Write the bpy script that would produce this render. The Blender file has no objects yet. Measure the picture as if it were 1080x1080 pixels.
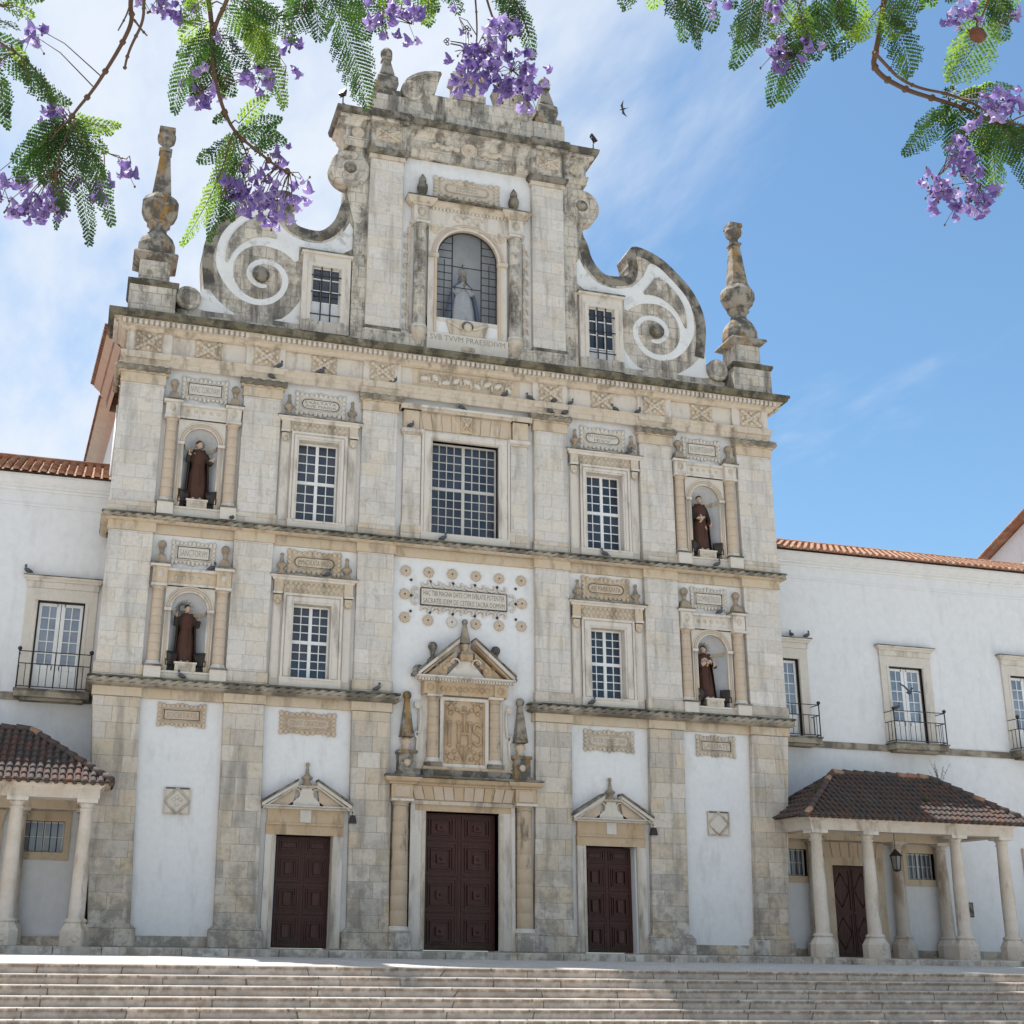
import bpy, bmesh, math, random
from mathutils import Vector, Matrix, noise
R_ = math.radians
rnd = random.Random(11)
scene = bpy.context.scene
COL = scene.collection

# ------------------------------------------------------------------ camera
cam_d = bpy.data.cameras.new('camera'); cam = bpy.data.objects.new('camera', cam_d); COL.objects.link(cam)
yaw, pitch, roll = 0.260081, 0.319472, 0.01752
fw = Vector((math.sin(yaw)*math.cos(pitch), math.cos(yaw)*math.cos(pitch), math.sin(pitch)))
rt = Vector((math.cos(yaw), -math.sin(yaw), 0)); up = rt.cross(fw)
r2 = rt*math.cos(roll) + up*math.sin(roll); u2 = -rt*math.sin(roll) + up*math.cos(roll)
M = Matrix((r2, u2, -fw)).transposed().to_4x4(); M.translation = Vector((-11.1623, -37.2689, 0.4026))
cam.matrix_world = M
cam_d.sensor_width = 36; cam_d.lens = 45.0; cam_d.shift_x = 88.0/1080
cam_d.clip_start = 0.1; cam_d.clip_end = 2000
scene.camera = cam

# ------------------------------------------------------------------ sky, sun, exposure
SUN = Vector((-0.26, 0.305, 1.0)).normalized()
sun_el = math.asin(SUN.z); sun_az = math.atan2(SUN.x, SUN.y)
sd = bpy.data.lights.new('sun', 'SUN'); sd.energy = 5.0; sd.angle = R_(0.53); sd.color = (1.0, 0.97, 0.925)
so = bpy.data.objects.new('sun', sd); COL.objects.link(so)
so.rotation_euler = (-SUN).to_track_quat('-Z', 'Y').to_euler(); so.location = (-30, 40, 80)
world = bpy.data.worlds.new('World'); scene.world = world; world.use_nodes = True
def sky_world():
    nt = world.node_tree; nt.nodes.clear()
    n = nt.nodes.new; l = nt.links.new
    out = n('ShaderNodeOutputWorld'); bg = n('ShaderNodeBackground'); bg.inputs['Strength'].default_value = 0.10
    sky = n('ShaderNodeTexSky'); sky.sky_type = 'NISHITA'; sky.sun_disc = False
    sky.sun_elevation = sun_el; sky.sun_rotation = sun_az; sky.air_density = 1.0; sky.dust_density = 0.9; sky.ozone_density = 1.0
    tc = n('ShaderNodeTexCoord'); sep = n('ShaderNodeSeparateXYZ'); l(tc.outputs['Generated'], sep.inputs[0])
    # project the view direction on a flat cloud layer
    zc = n('ShaderNodeMath'); zc.operation = 'MAXIMUM'; zc.inputs[1].default_value = 0.06; l(sep.outputs['Z'], zc.inputs[0])
    dx = n('ShaderNodeMath'); dx.operation = 'DIVIDE'; l(sep.outputs['X'], dx.inputs[0]); l(zc.outputs[0], dx.inputs[1])
    dy = n('ShaderNodeMath'); dy.operation = 'DIVIDE'; l(sep.outputs['Y'], dy.inputs[0]); l(zc.outputs[0], dy.inputs[1])
    cb = n('ShaderNodeCombineXYZ'); l(dx.outputs[0], cb.inputs['X']); l(dy.outputs[0], cb.inputs['Y'])
    mp = n('ShaderNodeMapping'); mp.inputs['Rotation'].default_value = (0, 0, R_(38)); mp.inputs['Scale'].default_value = (1.05, 0.42, 1)
    mp.inputs['Location'].default_value = (0.35, 0.1, 0)
    l(cb.outputs[0], mp.inputs[0])
    nz = n('ShaderNodeTexNoise'); nz.inputs['Scale'].default_value = 1.3; nz.inputs['Detail'].default_value = 7; nz.inputs['Roughness'].default_value = 0.55; nz.inputs['Distortion'].default_value = 0.5
    l(mp.outputs[0], nz.inputs[0])
    mp2 = n('ShaderNodeMapping'); mp2.inputs['Rotation'].default_value = (0, 0, R_(38)); mp2.inputs['Scale'].default_value = (3.2, 1.1, 1)
    l(cb.outputs[0], mp2.inputs[0])
    nz2 = n('ShaderNodeTexNoise'); nz2.inputs['Scale'].default_value = 2.2; nz2.inputs['Detail'].default_value = 8; nz2.inputs['Roughness'].default_value = 0.6
    l(mp2.outputs[0], nz2.inputs[0])
    ad = n('ShaderNodeMath'); ad.operation = 'MULTIPLY_ADD'; ad.inputs[1].default_value = 0.3; l(nz2.outputs['Fac'], ad.inputs[0]); l(nz.outputs['Fac'], ad.inputs[2])
    # the cloud bank lies towards the west (-x), open sky towards the east
    bank = n('ShaderNodeMath'); bank.operation = 'MULTIPLY_ADD'; bank.inputs[1].default_value = -0.25; bank.inputs[2].default_value = 0.135
    l(dx.outputs[0], bank.inputs[0])
    bc = n('ShaderNodeClamp'); bc.inputs['Min'].default_value = -0.42; bc.inputs['Max'].default_value = 0.075; l(bank.outputs[0], bc.inputs[0])
    s2 = n('ShaderNodeMath'); s2.operation = 'ADD'; l(ad.outputs[0], s2.inputs[0]); l(bc.outputs[0], s2.inputs[1])
    rp = n('ShaderNodeValToRGB'); rp.color_ramp.elements[0].position = 0.485; rp.color_ramp.elements[1].position = 0.80
    rp.color_ramp.interpolation = 'EASE'
    l(s2.outputs[0], rp.inputs[0])
    mx = n('ShaderNodeMix'); mx.data_type = 'RGBA'
    tint = n('ShaderNodeMix'); tint.data_type = 'RGBA'; tint.blend_type = 'MULTIPLY'; tint.inputs['Factor'].default_value = 1.0
    l(sky.outputs[0], tint.inputs[6]); tint.inputs[7].default_value = (0.77, 0.99, 1.05, 1)     # camera white balance of the blue
    l(rp.outputs[0], mx.inputs['Factor']); l(tint.outputs[2], mx.inputs[6]); mx.inputs[7].default_value = (4.7, 5.1, 5.7, 1)
    l(mx.outputs[2], bg.inputs['Color']); l(bg.outputs[0], out.inputs['Surface'])
sky_world()
scene.view_settings.view_transform = 'Standard'; scene.view_settings.look = 'None'
scene.view_settings.exposure = 0.80; scene.view_settings.gamma = 1.0
scene.render.engine = 'CYCLES'

# ------------------------------------------------------------------ materials
class NT:
    def __init__(s, name, rough=0.85, spec=0.3):
        s.m = bpy.data.materials.new(name); s.m.use_nodes = True; s.t = s.m.node_tree
        s.b = s.t.nodes['Principled BSDF']; s.b.inputs['Roughness'].default_value = rough
        s.b.inputs['Specular IOR Level'].default_value = spec
        s.tc = s.n('ShaderNodeTexCoord')
    def n(s, t): return s.t.nodes.new(t)
    def l(s, a, b): s.t.links.new(a, b)
    def mth(s, op, a, b=None, c=None):
        x = s.n('ShaderNodeMath'); x.operation = op
        for i, q in enumerate((a, b, c)):
            if q is None: continue
            if isinstance(q, (int, float)): x.inputs[i].default_value = q
            else: s.l(q, x.inputs[i])
        return x.outputs[0]
    def noise(s, scale, detail=4, rough=0.55, vec=None, dist=0.0):
        x = s.n('ShaderNodeTexNoise'); x.inputs['Scale'].default_value = scale; x.inputs['Detail'].default_value = detail
        x.inputs['Roughness'].default_value = rough; x.inputs['Distortion'].default_value = dist
        s.l(vec if vec is not None else s.tc.outputs['Object'], x.inputs['Vector']); return x.outputs['Fac']
    def scaled(s, sc, loc=(0, 0, 0)):
        x = s.n('ShaderNodeMapping'); x.inputs['Scale'].default_value = sc; x.inputs['Location'].default_value = loc
        s.l(s.tc.outputs['Object'], x.inputs[0]); return x.outputs[0]
    def ramp(s, fac, stops, interp='LINEAR'):
        x = s.n('ShaderNodeValToRGB'); e = x.color_ramp.elements; x.color_ramp.interpolation = interp
        while len(e) < len(stops): e.new(0.5)
        for i, (p, c) in enumerate(stops):
            e[i].position = p; e[i].color = (c[0], c[1], c[2], 1) if not isinstance(c, (int, float)) else (c, c, c, 1)
        s.l(fac, x.inputs[0]); return x.outputs[0]
    def mix(s, fac, a, b, mode='MIX'):
        x = s.n('ShaderNodeMix'); x.data_type = 'RGBA'; x.blend_type = mode
        for k, q in (('Factor', fac), (6, a), (7, b)):
            if isinstance(q, (int, float)): x.inputs[k].default_value = q
            elif isinstance(q, tuple): x.inputs[k].default_value = (q[0], q[1], q[2], 1)
            else: s.l(q, x.inputs[k])
        return x.outputs[2]
    def xyz(s):
        x = s.n('ShaderNodeSeparateXYZ'); s.l(s.tc.outputs['Object'], x.inputs[0]); return x.outputs
    def bump(s, h, strength=0.3, dist=0.02):
        x = s.n('ShaderNodeBump'); x.inputs['Strength'].default_value = strength; x.inputs['Distance'].default_value = dist
        s.l(h, x.inputs['Height']); s.l(x.outputs[0], s.b.inputs['Normal'])
    def col(s, c):
        if isinstance(c, tuple): s.b.inputs['Base Color'].default_value = (c[0], c[1], c[2], 1)
        else: s.l(c, s.b.inputs['Base Color'])
        return s.m

def ashlar(name, cols, bw, bh, mortar=0.008, mcol=(0.16, 0.14, 0.11), dirt=0.45, dcol=(0.11, 0.10, 0.085), grime=None, bump=0.35, axis='xz', pits=0.5, soot=0.0):
    """coursed blocks, a colour per block, thin joints, weathering stains; grime = (z_full, z_none) for the dirty foot of the wall"""
    k = NT(name, 0.9, 0.2); X, Y, Z = k.xyz()[0:3]
    wob = k.noise(3.0, 2)
    if axis == 'xz': u = k.mth('ADD', X, Y); v = Z
    else: u = X; v = Y
    v = k.mth('MULTIPLY_ADD', wob, 0.016, v); u = k.mth('MULTIPLY_ADD', wob, 0.014, u)
    row = k.mth('FLOOR', k.mth('DIVIDE', v, bh))
    w1 = k.n('ShaderNodeTexWhiteNoise'); w1.noise_dimensions = '1D'; k.l(row, w1.inputs['W'])
    half = k.mth('MULTIPLY', k.mth('FRACT', k.mth('MULTIPLY', row, 0.5)), bw)
    uo = k.mth('ADD', k.mth('MULTIPLY_ADD', w1.outputs['Value'], bw*0.45, u), half)
    cl = k.mth('FLOOR', k.mth('DIVIDE', uo, bw))
    cb = k.n('ShaderNodeCombineXYZ'); k.l(cl, cb.inputs[0]); k.l(row, cb.inputs[1])
    w2 = k.n('ShaderNodeTexWhiteNoise'); w2.noise_dimensions = '2D'; k.l(cb.outputs[0], w2.inputs['Vector'])
    fu = k.mth('FRACT', k.mth('DIVIDE', uo, bw)); fv = k.mth('FRACT', k.mth('DIVIDE', v, bh))
    du = k.mth('MULTIPLY', k.mth('MINIMUM', fu, k.mth('SUBTRACT', 1.0, fu)), bw)
    dv = k.mth('MULTIPLY', k.mth('MINIMUM', fv, k.mth('SUBTRACT', 1.0, fv)), bh)
    d = k.mth('MINIMUM', du, dv)
    joint = k.ramp(d, [(0.0, 1.0), (mortar*1.8, 0.0)])
    nst = len(cols); base = k.ramp(w2.outputs['Value'], [(i/(nst-1), c) for i, c in enumerate(cols)])
    n1 = k.noise(1.1, 6, 0.65); n2 = k.noise(9, 5, 0.7)
    base = k.mix(k.ramp(n1, [(0.35, 0.0), (0.75, 0.55)]), base, k.mix(1.0, base, (0.90, 0.84, 0.76), 'MULTIPLY'))
    base = k.mix(k.ramp(n2, [(0.45, 0.0), (0.7, 0.55)]), base, k.mix(1.0, base, (0.74, 0.72, 0.69), 'MULTIPLY'))
    n3 = k.noise(2.6, 8, 0.75); base = k.mix(k.ramp(n3, [(0.545, 0.0), (0.61, 0.45)]), base, k.mix(1.0, base, (0.66, 0.64, 0.61), 'MULTIPLY'))
    jm = k.mth('MULTIPLY', joint, k.ramp(k.noise(2.3, 3), [(0.3, 0.25), (0.62, 0.95)]))
    base = k.mix(jm, base, mcol)
    # rain streaks and soot patches
    st = k.noise(1.0, 5, 0.6, k.scaled((2.4, 2.4, 0.35)))
    base = k.mix(k.mth('MULTIPLY', k.ramp(st, [(0.51, 0.0), (0.66, 1.0)]), dirt), base, dcol)
    if soot:
        sn = k.ramp(k.noise(1.1, 9, 0.75, k.scaled((1.3, 1.3, 0.8))), [(0.485, 0.0), (0.575, 1.0)])
        base = k.mix(k.mth('MULTIPLY', sn, soot*0.85), base, k.mix(k.ramp(k.noise(7, 5, 0.7), [(0.4, 0.0), (0.65, 1.0)]), (0.052, 0.047, 0.04), (0.17, 0.15, 0.125)))
        li = k.ramp(k.noise(2.1, 6, 0.7, k.scaled((1, 1, 1), (7, 3, 1))), [(0.60, 0.0), (0.68, 1.0)])
        base = k.mix(k.mth('MULTIPLY', li, 0.5*soot), base, (0.26, 0.19, 0.075))
    if grime:
        gz = k.ramp(k.mth('MULTIPLY', k.mth('SUBTRACT', Z, grime[1]), 1.0/(grime[0]-grime[1])), [(0.0, 0.0), (1.0, 1.0)])
        gn = k.ramp(k.noise(1.7, 9, 0.75), [(0.46, 0.0), (0.56, 1.0)])
        base = k.mix(k.mth('MULTIPLY', k.mth('MULTIPLY', gz, gn), 0.72), base, k.mix(k.noise(5, 5), (0.13, 0.118, 0.10), (0.26, 0.235, 0.20)))
    k.bump(k.mth('SUBTRACT', k.mth('MULTIPLY', n2, pits), joint), bump, 0.02)
    return k.col(base)

def plain(name, c, c2=None, rough=0.85, nscale=3.0, amt=0.6, stain=None, st_amt=0.5, st_lo=0.55, st_hi=0.75, bump=0.2, spec=0.3, fine=14, streak=True, lo=0.35, hi=0.68):
    k = NT(name, rough, spec); base = k.n('ShaderNodeRGB'); base.outputs[0].default_value = (c[0], c[1], c[2], 1); base = base.outputs[0]
    if c2: base = k.mix(k.mth('MULTIPLY', k.ramp(k.noise(nscale, 6, 0.65), [(lo, 0.0), (hi, 1.0)]), amt), base, c2)
    f = k.noise(fine, 4, 0.7)
    base = k.mix(k.ramp(f, [(0.4, 0.0), (0.85, 0.35)]), base, k.mix(1.0, base, (0.7, 0.68, 0.66), 'MULTIPLY'))
    if stain:
        s = k.noise(1.3, 6, 0.65, k.scaled((1.8, 1.8, 0.5 if streak else 1.8)))
        base = k.mix(k.mth('MULTIPLY', k.ramp(s, [(st_lo, 0.0), (st_hi, 1.0)]), st_amt), base, stain)
    k.bump(f, bump, 0.02)
    return k.col(base)

PALE = [(0.60, 0.562, 0.515), (0.575, 0.548, 0.508), (0.62, 0.582, 0.535), (0.60, 0.55, 0.485), (0.53, 0.507, 0.478), (0.61, 0.55, 0.47), (0.65, 0.615, 0.57)]
MAT = {}
MAT['ashlar'] = ashlar('pale limestone blocks', PALE, 0.62, 0.43, 0.005, mcol=(0.26, 0.235, 0.19), dirt=0.42, dcol=(0.20, 0.178, 0.145))
MAT['ashlar_low'] = ashlar('grimy limestone blocks', [(0.57, 0.51, 0.435), (0.51, 0.465, 0.41), (0.60, 0.545, 0.475), (0.55, 0.465, 0.36), (0.45, 0.415, 0.37), (0.57, 0.475, 0.355), (0.62, 0.575, 0.515)], 0.70, 0.46, 0.006, dirt=0.5, dcol=(0.15, 0.135, 0.115), grime=(0.3, 4.6))
MAT['ashlar_top'] = ashlar('weathered limestone blocks', [(0.56, 0.515, 0.445), (0.50, 0.475, 0.425), (0.59, 0.54, 0.46), (0.53, 0.48, 0.405), (0.46, 0.435, 0.39)], 0.55, 0.40, 0.008, dirt=0.95, dcol=(0.085, 0.078, 0.065), soot=0.8)
MAT['volute'] = ashlar('lichen grey volute stone', [(0.56, 0.505, 0.43), (0.50, 0.46, 0.405), (0.60, 0.54, 0.455), (0.46, 0.43, 0.385), (0.57, 0.50, 0.41)], 0.46, 0.42, 0.010, dirt=0.8, dcol=(0.10, 0.093, 0.082), soot=0.62)
MAT['rim'] = plain('black lichened coping', (0.25, 0.225, 0.185), (0.06, 0.056, 0.05), stain=(0.25, 0.17, 0.06), st_amt=0.55, st_lo=0.56, nscale=1.6, amt=0.95, bump=0.5, streak=False, lo=0.44, hi=0.56)
MAT['stone'] = plain('cream limestone', (0.62, 0.57, 0.505), (0.56, 0.505, 0.435), stain=(0.22, 0.185, 0.14), st_amt=0.6, st_lo=0.515, st_hi=0.66, nscale=2)
MAT['rose'] = plain('rosy limestone', (0.54, 0.435, 0.33), (0.47, 0.355, 0.245), stain=(0.26, 0.21, 0.155), st_amt=0.4, nscale=2)
MAT['ochre'] = plain('ochre limestone', (0.53, 0.415, 0.285), (0.57, 0.495, 0.39), stain=(0.22, 0.17, 0.115), st_amt=0.6, st_lo=0.51, st_hi=0.64, nscale=1.6, amt=0.8)
MAT['tan'] = plain('tan sandstone', (0.47, 0.335, 0.205), (0.53, 0.43, 0.31), stain=(0.19, 0.135, 0.085), st_amt=0.6, st_lo=0.52, st_hi=0.65, nscale=1.8)
MAT['tan_deep'] = plain('deep tan carving', (0.42, 0.285, 0.165), (0.49, 0.37, 0.25), stain=(0.16, 0.11, 0.07), st_amt=0.6, st_lo=0.50, st_hi=0.64, nscale=4)
MAT['col'] = plain('sooty tan column drums', (0.50, 0.39, 0.275), (0.42, 0.32, 0.22), stain=(0.085, 0.075, 0.062), st_amt=0.75, st_lo=0.545, st_hi=0.64, nscale=2)
MAT['porch_stone'] = plain('stained porch stone', (0.57, 0.51, 0.44), (0.48, 0.40, 0.31), stain=(0.22, 0.15, 0.095), st_amt=0.6, st_lo=0.53, st_hi=0.64, nscale=1.6, lo=0.42, hi=0.6)
MAT['carved'] = plain('carved cream limestone', (0.57, 0.50, 0.41), (0.48, 0.385, 0.275), stain=(0.17, 0.135, 0.095), st_amt=0.65, st_lo=0.50, st_hi=0.64, nscale=5)
MAT['carved_pale'] = plain('pale carved stone', (0.60, 0.56, 0.50), (0.55, 0.48, 0.38), stain=(0.3, 0.27, 0.23), st_amt=0.35, nscale=5)
MAT['dark'] = plain('black crusted stone', (0.22, 0.20, 0.165), (0.06, 0.055, 0.046), stain=(0.22, 0.165, 0.075), st_amt=0.6, st_lo=0.5, nscale=2.4, amt=0.9, bump=0.5, lo=0.44, hi=0.56)
MAT['moss'] = plain('mossy cornice stone', (0.15, 0.132, 0.088), (0.045, 0.04, 0.029), stain=(0.40, 0.36, 0.28), st_amt=0.55, st_lo=0.52, nscale=1.8, amt=0.9, bump=0.6, lo=0.44, hi=0.56)
MAT['rope'] = plain('weathered rope moulding', (0.34, 0.295, 0.23), (0.12, 0.105, 0.082), stain=(0.48, 0.43, 0.345), st_amt=0.5, nscale=1.2, amt=0.85, bump=0.5, lo=0.44, hi=0.56)
MAT['finial'] = plain('lichened finial stone', (0.36, 0.28, 0.195), (0.22, 0.195, 0.16), stain=(0.30, 0.19, 0.08), st_amt=0.4, st_lo=0.52, nscale=4, amt=0.9, bump=0.5, lo=0.44, hi=0.56)
MAT['obelisk'] = plain('grey lichened stone', (0.29, 0.26, 0.215), (0.075, 0.069, 0.058), stain=(0.30, 0.165, 0.04), st_amt=0.75, st_lo=0.54, st_hi=0.62, nscale=2.4, amt=0.9, bump=0.5, lo=0.44, hi=0.56)
MAT['white'] = plain('white limewash', (0.70, 0.695, 0.685), (0.67, 0.662, 0.65), rough=0.95, nscale=0.8, stain=(0.42, 0.40, 0.365), st_amt=0.35, st_lo=0.54, st_hi=0.70, bump=0.12, spec=0.1, fine=6)
MAT['white_old'] = plain('weathered volute limewash', (0.70, 0.70, 0.69), (0.60, 0.59, 0.57), rough=0.95, nscale=1.6, amt=0.8, stain=(0.22, 0.21, 0.195), st_amt=0.5, st_lo=0.56, st_hi=0.68, streak=False)
MAT['soffit'] = plain('pinkish lime soffit', (0.46, 0.32, 0.24), (0.52, 0.40, 0.33), nscale=2)
MAT['white_wing'] = plain('white wing limewash', (0.69, 0.69, 0.69), (0.655, 0.655, 0.652), rough=0.95, nscale=0.35, stain=(0.44, 0.435, 0.43), st_amt=0.3, st_lo=0.53, st_hi=0.72, bump=0.1, spec=0.1, fine=4)
MAT['paint'] = plain('white window paint', (0.74, 0.74, 0.73), (0.62, 0.61, 0.58), rough=0.5, amt=0.5, bump=0.05)
MAT['greypaint'] = plain('grey window paint', (0.50, 0.485, 0.45), (0.42, 0.40, 0.37), rough=0.6, amt=0.5, bump=0.05)
MAT['iron'] = plain('black iron', (0.018, 0.017, 0.017), (0.05, 0.028, 0.018), rough=0.5, nscale=8, amt=0.5, bump=0.1, spec=0.4)
MAT['ink'] = plain('dark carved lettering', (0.17, 0.15, 0.13), (0.27, 0.24, 0.205), nscale=8)
MAT['ink_pale'] = plain('worn lettering', (0.27, 0.24, 0.205), (0.36, 0.32, 0.27), nscale=8)
MAT['groove'] = plain('dark groove', (0.09, 0.08, 0.07), (0.15, 0.13, 0.11), nscale=6)
MAT['brick'] = ashlar('red brick return', [(0.30, 0.15, 0.09), (0.36, 0.20, 0.13), (0.24, 0.12, 0.075), (0.33, 0.19, 0.14)], 0.30, 0.09, 0.008, dirt=0.3)
MAT['pipe'] = plain('white painted pipe', (0.6, 0.6, 0.58), (0.5, 0.5, 0.48), rough=0.5)

def glass_mat():
    k = NT('dark window glass', 0.06, 0.6)
    b = k.ramp(k.noise(0.9, 2), [(0.35, (0.018, 0.022, 0.032)), (0.7, (0.045, 0.055, 0.075))])
    k.bump(k.noise(1.6, 2), 0.05, 0.05); k.m.diffuse_color = (0.05, 0.06, 0.08, 1); return k.col(b)
MAT['glass'] = glass_mat()
def glass_blue():
    k = NT('pale blue window glass', 0.05, 0.9)
    b = k.ramp(k.noise(1.2, 2), [(0.35, (0.13, 0.16, 0.21)), (0.7, (0.24, 0.28, 0.33))])  # pale blue-grey base stands for the curtains behind the panes
    k.bump(k.noise(1.6, 2), 0.05, 0.05); return k.col(b)
MAT['glass_blue'] = glass_blue()
def clear_glass():
    m = bpy.data.materials.new('clear pane'); m.use_nodes = True; t = m.node_tree; t.nodes.clear()
    o = t.nodes.new('ShaderNodeOutputMaterial'); mx = t.nodes.new('ShaderNodeMixShader'); tr = t.nodes.new('ShaderNodeBsdfTransparent'); gl = t.nodes.new('ShaderNodeBsdfGlossy')
    fr = t.nodes.new('ShaderNodeFresnel'); fr.inputs['IOR'].default_value = 1.5; tr.inputs['Color'].default_value = (0.95, 0.96, 0.97, 1); gl.inputs['Roughness'].default_value = 0.03
    t.links.new(fr.outputs[0], mx.inputs[0]); t.links.new(tr.outputs[0], mx.inputs[1]); t.links.new(gl.outputs[0], mx.inputs[2]); t.links.new(mx.outputs[0], o.inputs[0]); return m
MAT['pane'] = clear_glass()
def door_mat():
    k = NT('oxblood painted wood', 0.42, 0.3)
    g = k.noise(2.0, 5, 0.6, k.scaled((9, 9, 0.8)))
    b = k.ramp(g, [(0.3, (0.038, 0.011, 0.0075)), (0.55, (0.060, 0.018, 0.012)), (0.8, (0.10, 0.036, 0.024))])
    Z = k.xyz()[2]
    w = k.mth('MULTIPLY', k.ramp(Z, [(0.0, 1.0), (0.9, 0.0)]), k.ramp(k.noise(3, 5), [(0.4, 0.0), (0.7, 0.55)]))
    b = k.mix(w, b, (0.085, 0.065, 0.055))
    k.bump(g, 0.25, 0.01); return k.col(b)
MAT['door'] = door_mat()
def roof_tile(name, cols, dirt, dcol):
    k = NT(name, 0.85, 0.2)
    vo = k.n('ShaderNodeTexVoronoi'); vo.inputs['Scale'].default_value = 3.2; k.l(k.scaled((1.4, 0.9, 0.9)), vo.inputs['Vector'])
    w = k.n('ShaderNodeTexWhiteNoise'); k.l(vo.outputs['Color'], w.inputs['Vector'])
    b = k.ramp(w.outputs['Value'], [(i/(len(cols)-1), c) for i, c in enumerate(cols)])
    b = k.mix(k.mth('MULTIPLY', k.ramp(k.noise(2.2, 7, 0.7), [(0.36, 0.0), (0.56, 1.0)]), dirt), b, dcol)
    k.bump(k.noise(18, 4), 0.4, 0.02); return k.col(b)
MAT['tile'] = roof_tile('terracotta roof tile', [(0.34, 0.15, 0.085), (0.43, 0.235, 0.15), (0.28, 0.12, 0.07), (0.42, 0.29, 0.20)], 0.55, (0.17, 0.115, 0.085))
MAT['oldtile'] = roof_tile('old dark roof tile', [(0.115, 0.065, 0.05), (0.145, 0.07, 0.05), (0.10, 0.07, 0.06), (0.11, 0.085, 0.075)], 0.9, (0.07, 0.062, 0.058))  # old grey-brown tile, with shade put into the colour to mute sunlit patches
def step_mat():
    k = NT('worn step stone', 0.85, 0.25); X, Y, Z = k.xyz()[0:3]
    row = k.mth('FLOOR', k.mth('ADD', k.mth('DIVIDE', Y, 0.3916), 0.62)); bw = 1.75
    w1 = k.n('ShaderNodeTexWhiteNoise'); w1.noise_dimensions = '1D'; k.l(row, w1.inputs['W'])
    uo = k.mth('MULTIPLY_ADD', w1.outputs['Value'], 9.0, k.mth('MULTIPLY_ADD', k.noise(0.35, 1), 1.6, X))
    cl = k.mth('FLOOR', k.mth('DIVIDE', uo, bw)); cb = k.n('ShaderNodeCombineXYZ'); k.l(cl, cb.inputs[0]); k.l(row, cb.inputs[1])
    w2 = k.n('ShaderNodeTexWhiteNoise'); w2.noise_dimensions = '2D'; k.l(cb.outputs[0], w2.inputs['Vector'])
    fu = k.mth('FRACT', k.mth('DIVIDE', uo, bw)); d = k.mth('MULTIPLY', k.mth('MINIMUM', fu, k.mth('SUBTRACT', 1.0, fu)), bw)
    joint = k.ramp(d, [(0.0, 1.0), (0.022, 0.0)])
    b = k.ramp(w2.outputs['Value'], [(0, (0.47, 0.405, 0.345)), (0.3, (0.52, 0.45, 0.38)), (0.6, (0.42, 0.37, 0.325)), (0.8, (0.50, 0.415, 0.34)), (1, (0.48, 0.43, 0.375))])
    b = k.mix(k.ramp(k.noise(3, 8, 0.75), [(0.44, 0.0), (0.60, 0.6)]), b, (0.25, 0.215, 0.18))
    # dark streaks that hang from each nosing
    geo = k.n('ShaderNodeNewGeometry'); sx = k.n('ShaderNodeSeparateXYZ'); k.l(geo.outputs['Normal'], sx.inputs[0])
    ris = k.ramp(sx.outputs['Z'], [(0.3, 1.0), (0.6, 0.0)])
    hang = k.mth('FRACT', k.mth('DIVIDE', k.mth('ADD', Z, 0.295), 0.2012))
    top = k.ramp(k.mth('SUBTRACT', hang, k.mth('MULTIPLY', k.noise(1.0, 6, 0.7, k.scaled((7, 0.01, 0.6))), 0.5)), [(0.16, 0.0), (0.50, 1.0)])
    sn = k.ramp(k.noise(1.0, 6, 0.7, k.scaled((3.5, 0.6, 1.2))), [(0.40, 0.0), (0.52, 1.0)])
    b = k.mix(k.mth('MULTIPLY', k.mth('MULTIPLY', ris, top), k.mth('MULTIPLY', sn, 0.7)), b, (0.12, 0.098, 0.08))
    rust = k.ramp(k.noise(1.0, 4, 0.7, k.scaled((2.0, 0.8, 6))), [(0.55, 0.0), (0.7, 0.55)])
    b = k.mix(k.mth('MULTIPLY', ris, rust), b, (0.33, 0.20, 0.13))
    b = k.mix(k.mth('MULTIPLY', joint, 0.95), b, (0.06, 0.05, 0.044))
    k.bump(k.mth('SUBTRACT', k.noise(14, 5, 0.7), joint), 0.35, 0.02); return k.col(b)
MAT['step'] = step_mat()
def cobble(name, c1, c2, sc, dark):
    k = NT(name, 0.85, 0.25)
    vo = k.n('ShaderNodeTexVoronoi'); vo.inputs['Scale'].default_value = sc; vo.feature = 'DISTANCE_TO_EDGE'; k.l(k.tc.outputs['Object'], vo.inputs['Vector'])
    vc = k.n('ShaderNodeTexVoronoi'); vc.inputs['Scale'].default_value = sc; k.l(k.tc.outputs['Object'], vc.inputs['Vector'])
    b = k.mix(vc.outputs['Color'], c1, c2)
    b = k.mix(k.ramp(k.noise(0.7, 6, 0.7), [(0.4, 0.0), (0.7, 0.5)]), b, dark)
    j = k.ramp(vo.outputs['Distance'], [(0.0, 1.0), (0.12, 0.0)])
    b = k.mix(k.mth('MULTIPLY', j, 0.6), b, dark)
    k.bump(k.mth('SUBTRACT', 1.0, j), 0.4, 0.02); return k.col(b)
MAT['cobble'] = cobble('limestone cobbles', (0.56, 0.535, 0.50), (0.48, 0.46, 0.435), 11, (0.30, 0.28, 0.255))
MAT['plaza'] = cobble('pale plaza cobbles', (0.56, 0.53, 0.48), (0.50, 0.475, 0.435), 9, (0.36, 0.335, 0.30))
MAT['bark'] = plain('jacaranda bark', (0.11, 0.07, 0.048), (0.17, 0.12, 0.09), nscale=10, amt=0.8, bump=0.6, rough=0.9)
MAT['twig'] = plain('green brown twig', (0.085, 0.05, 0.03), (0.13, 0.08, 0.05), nscale=14, rough=0.8)
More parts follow.
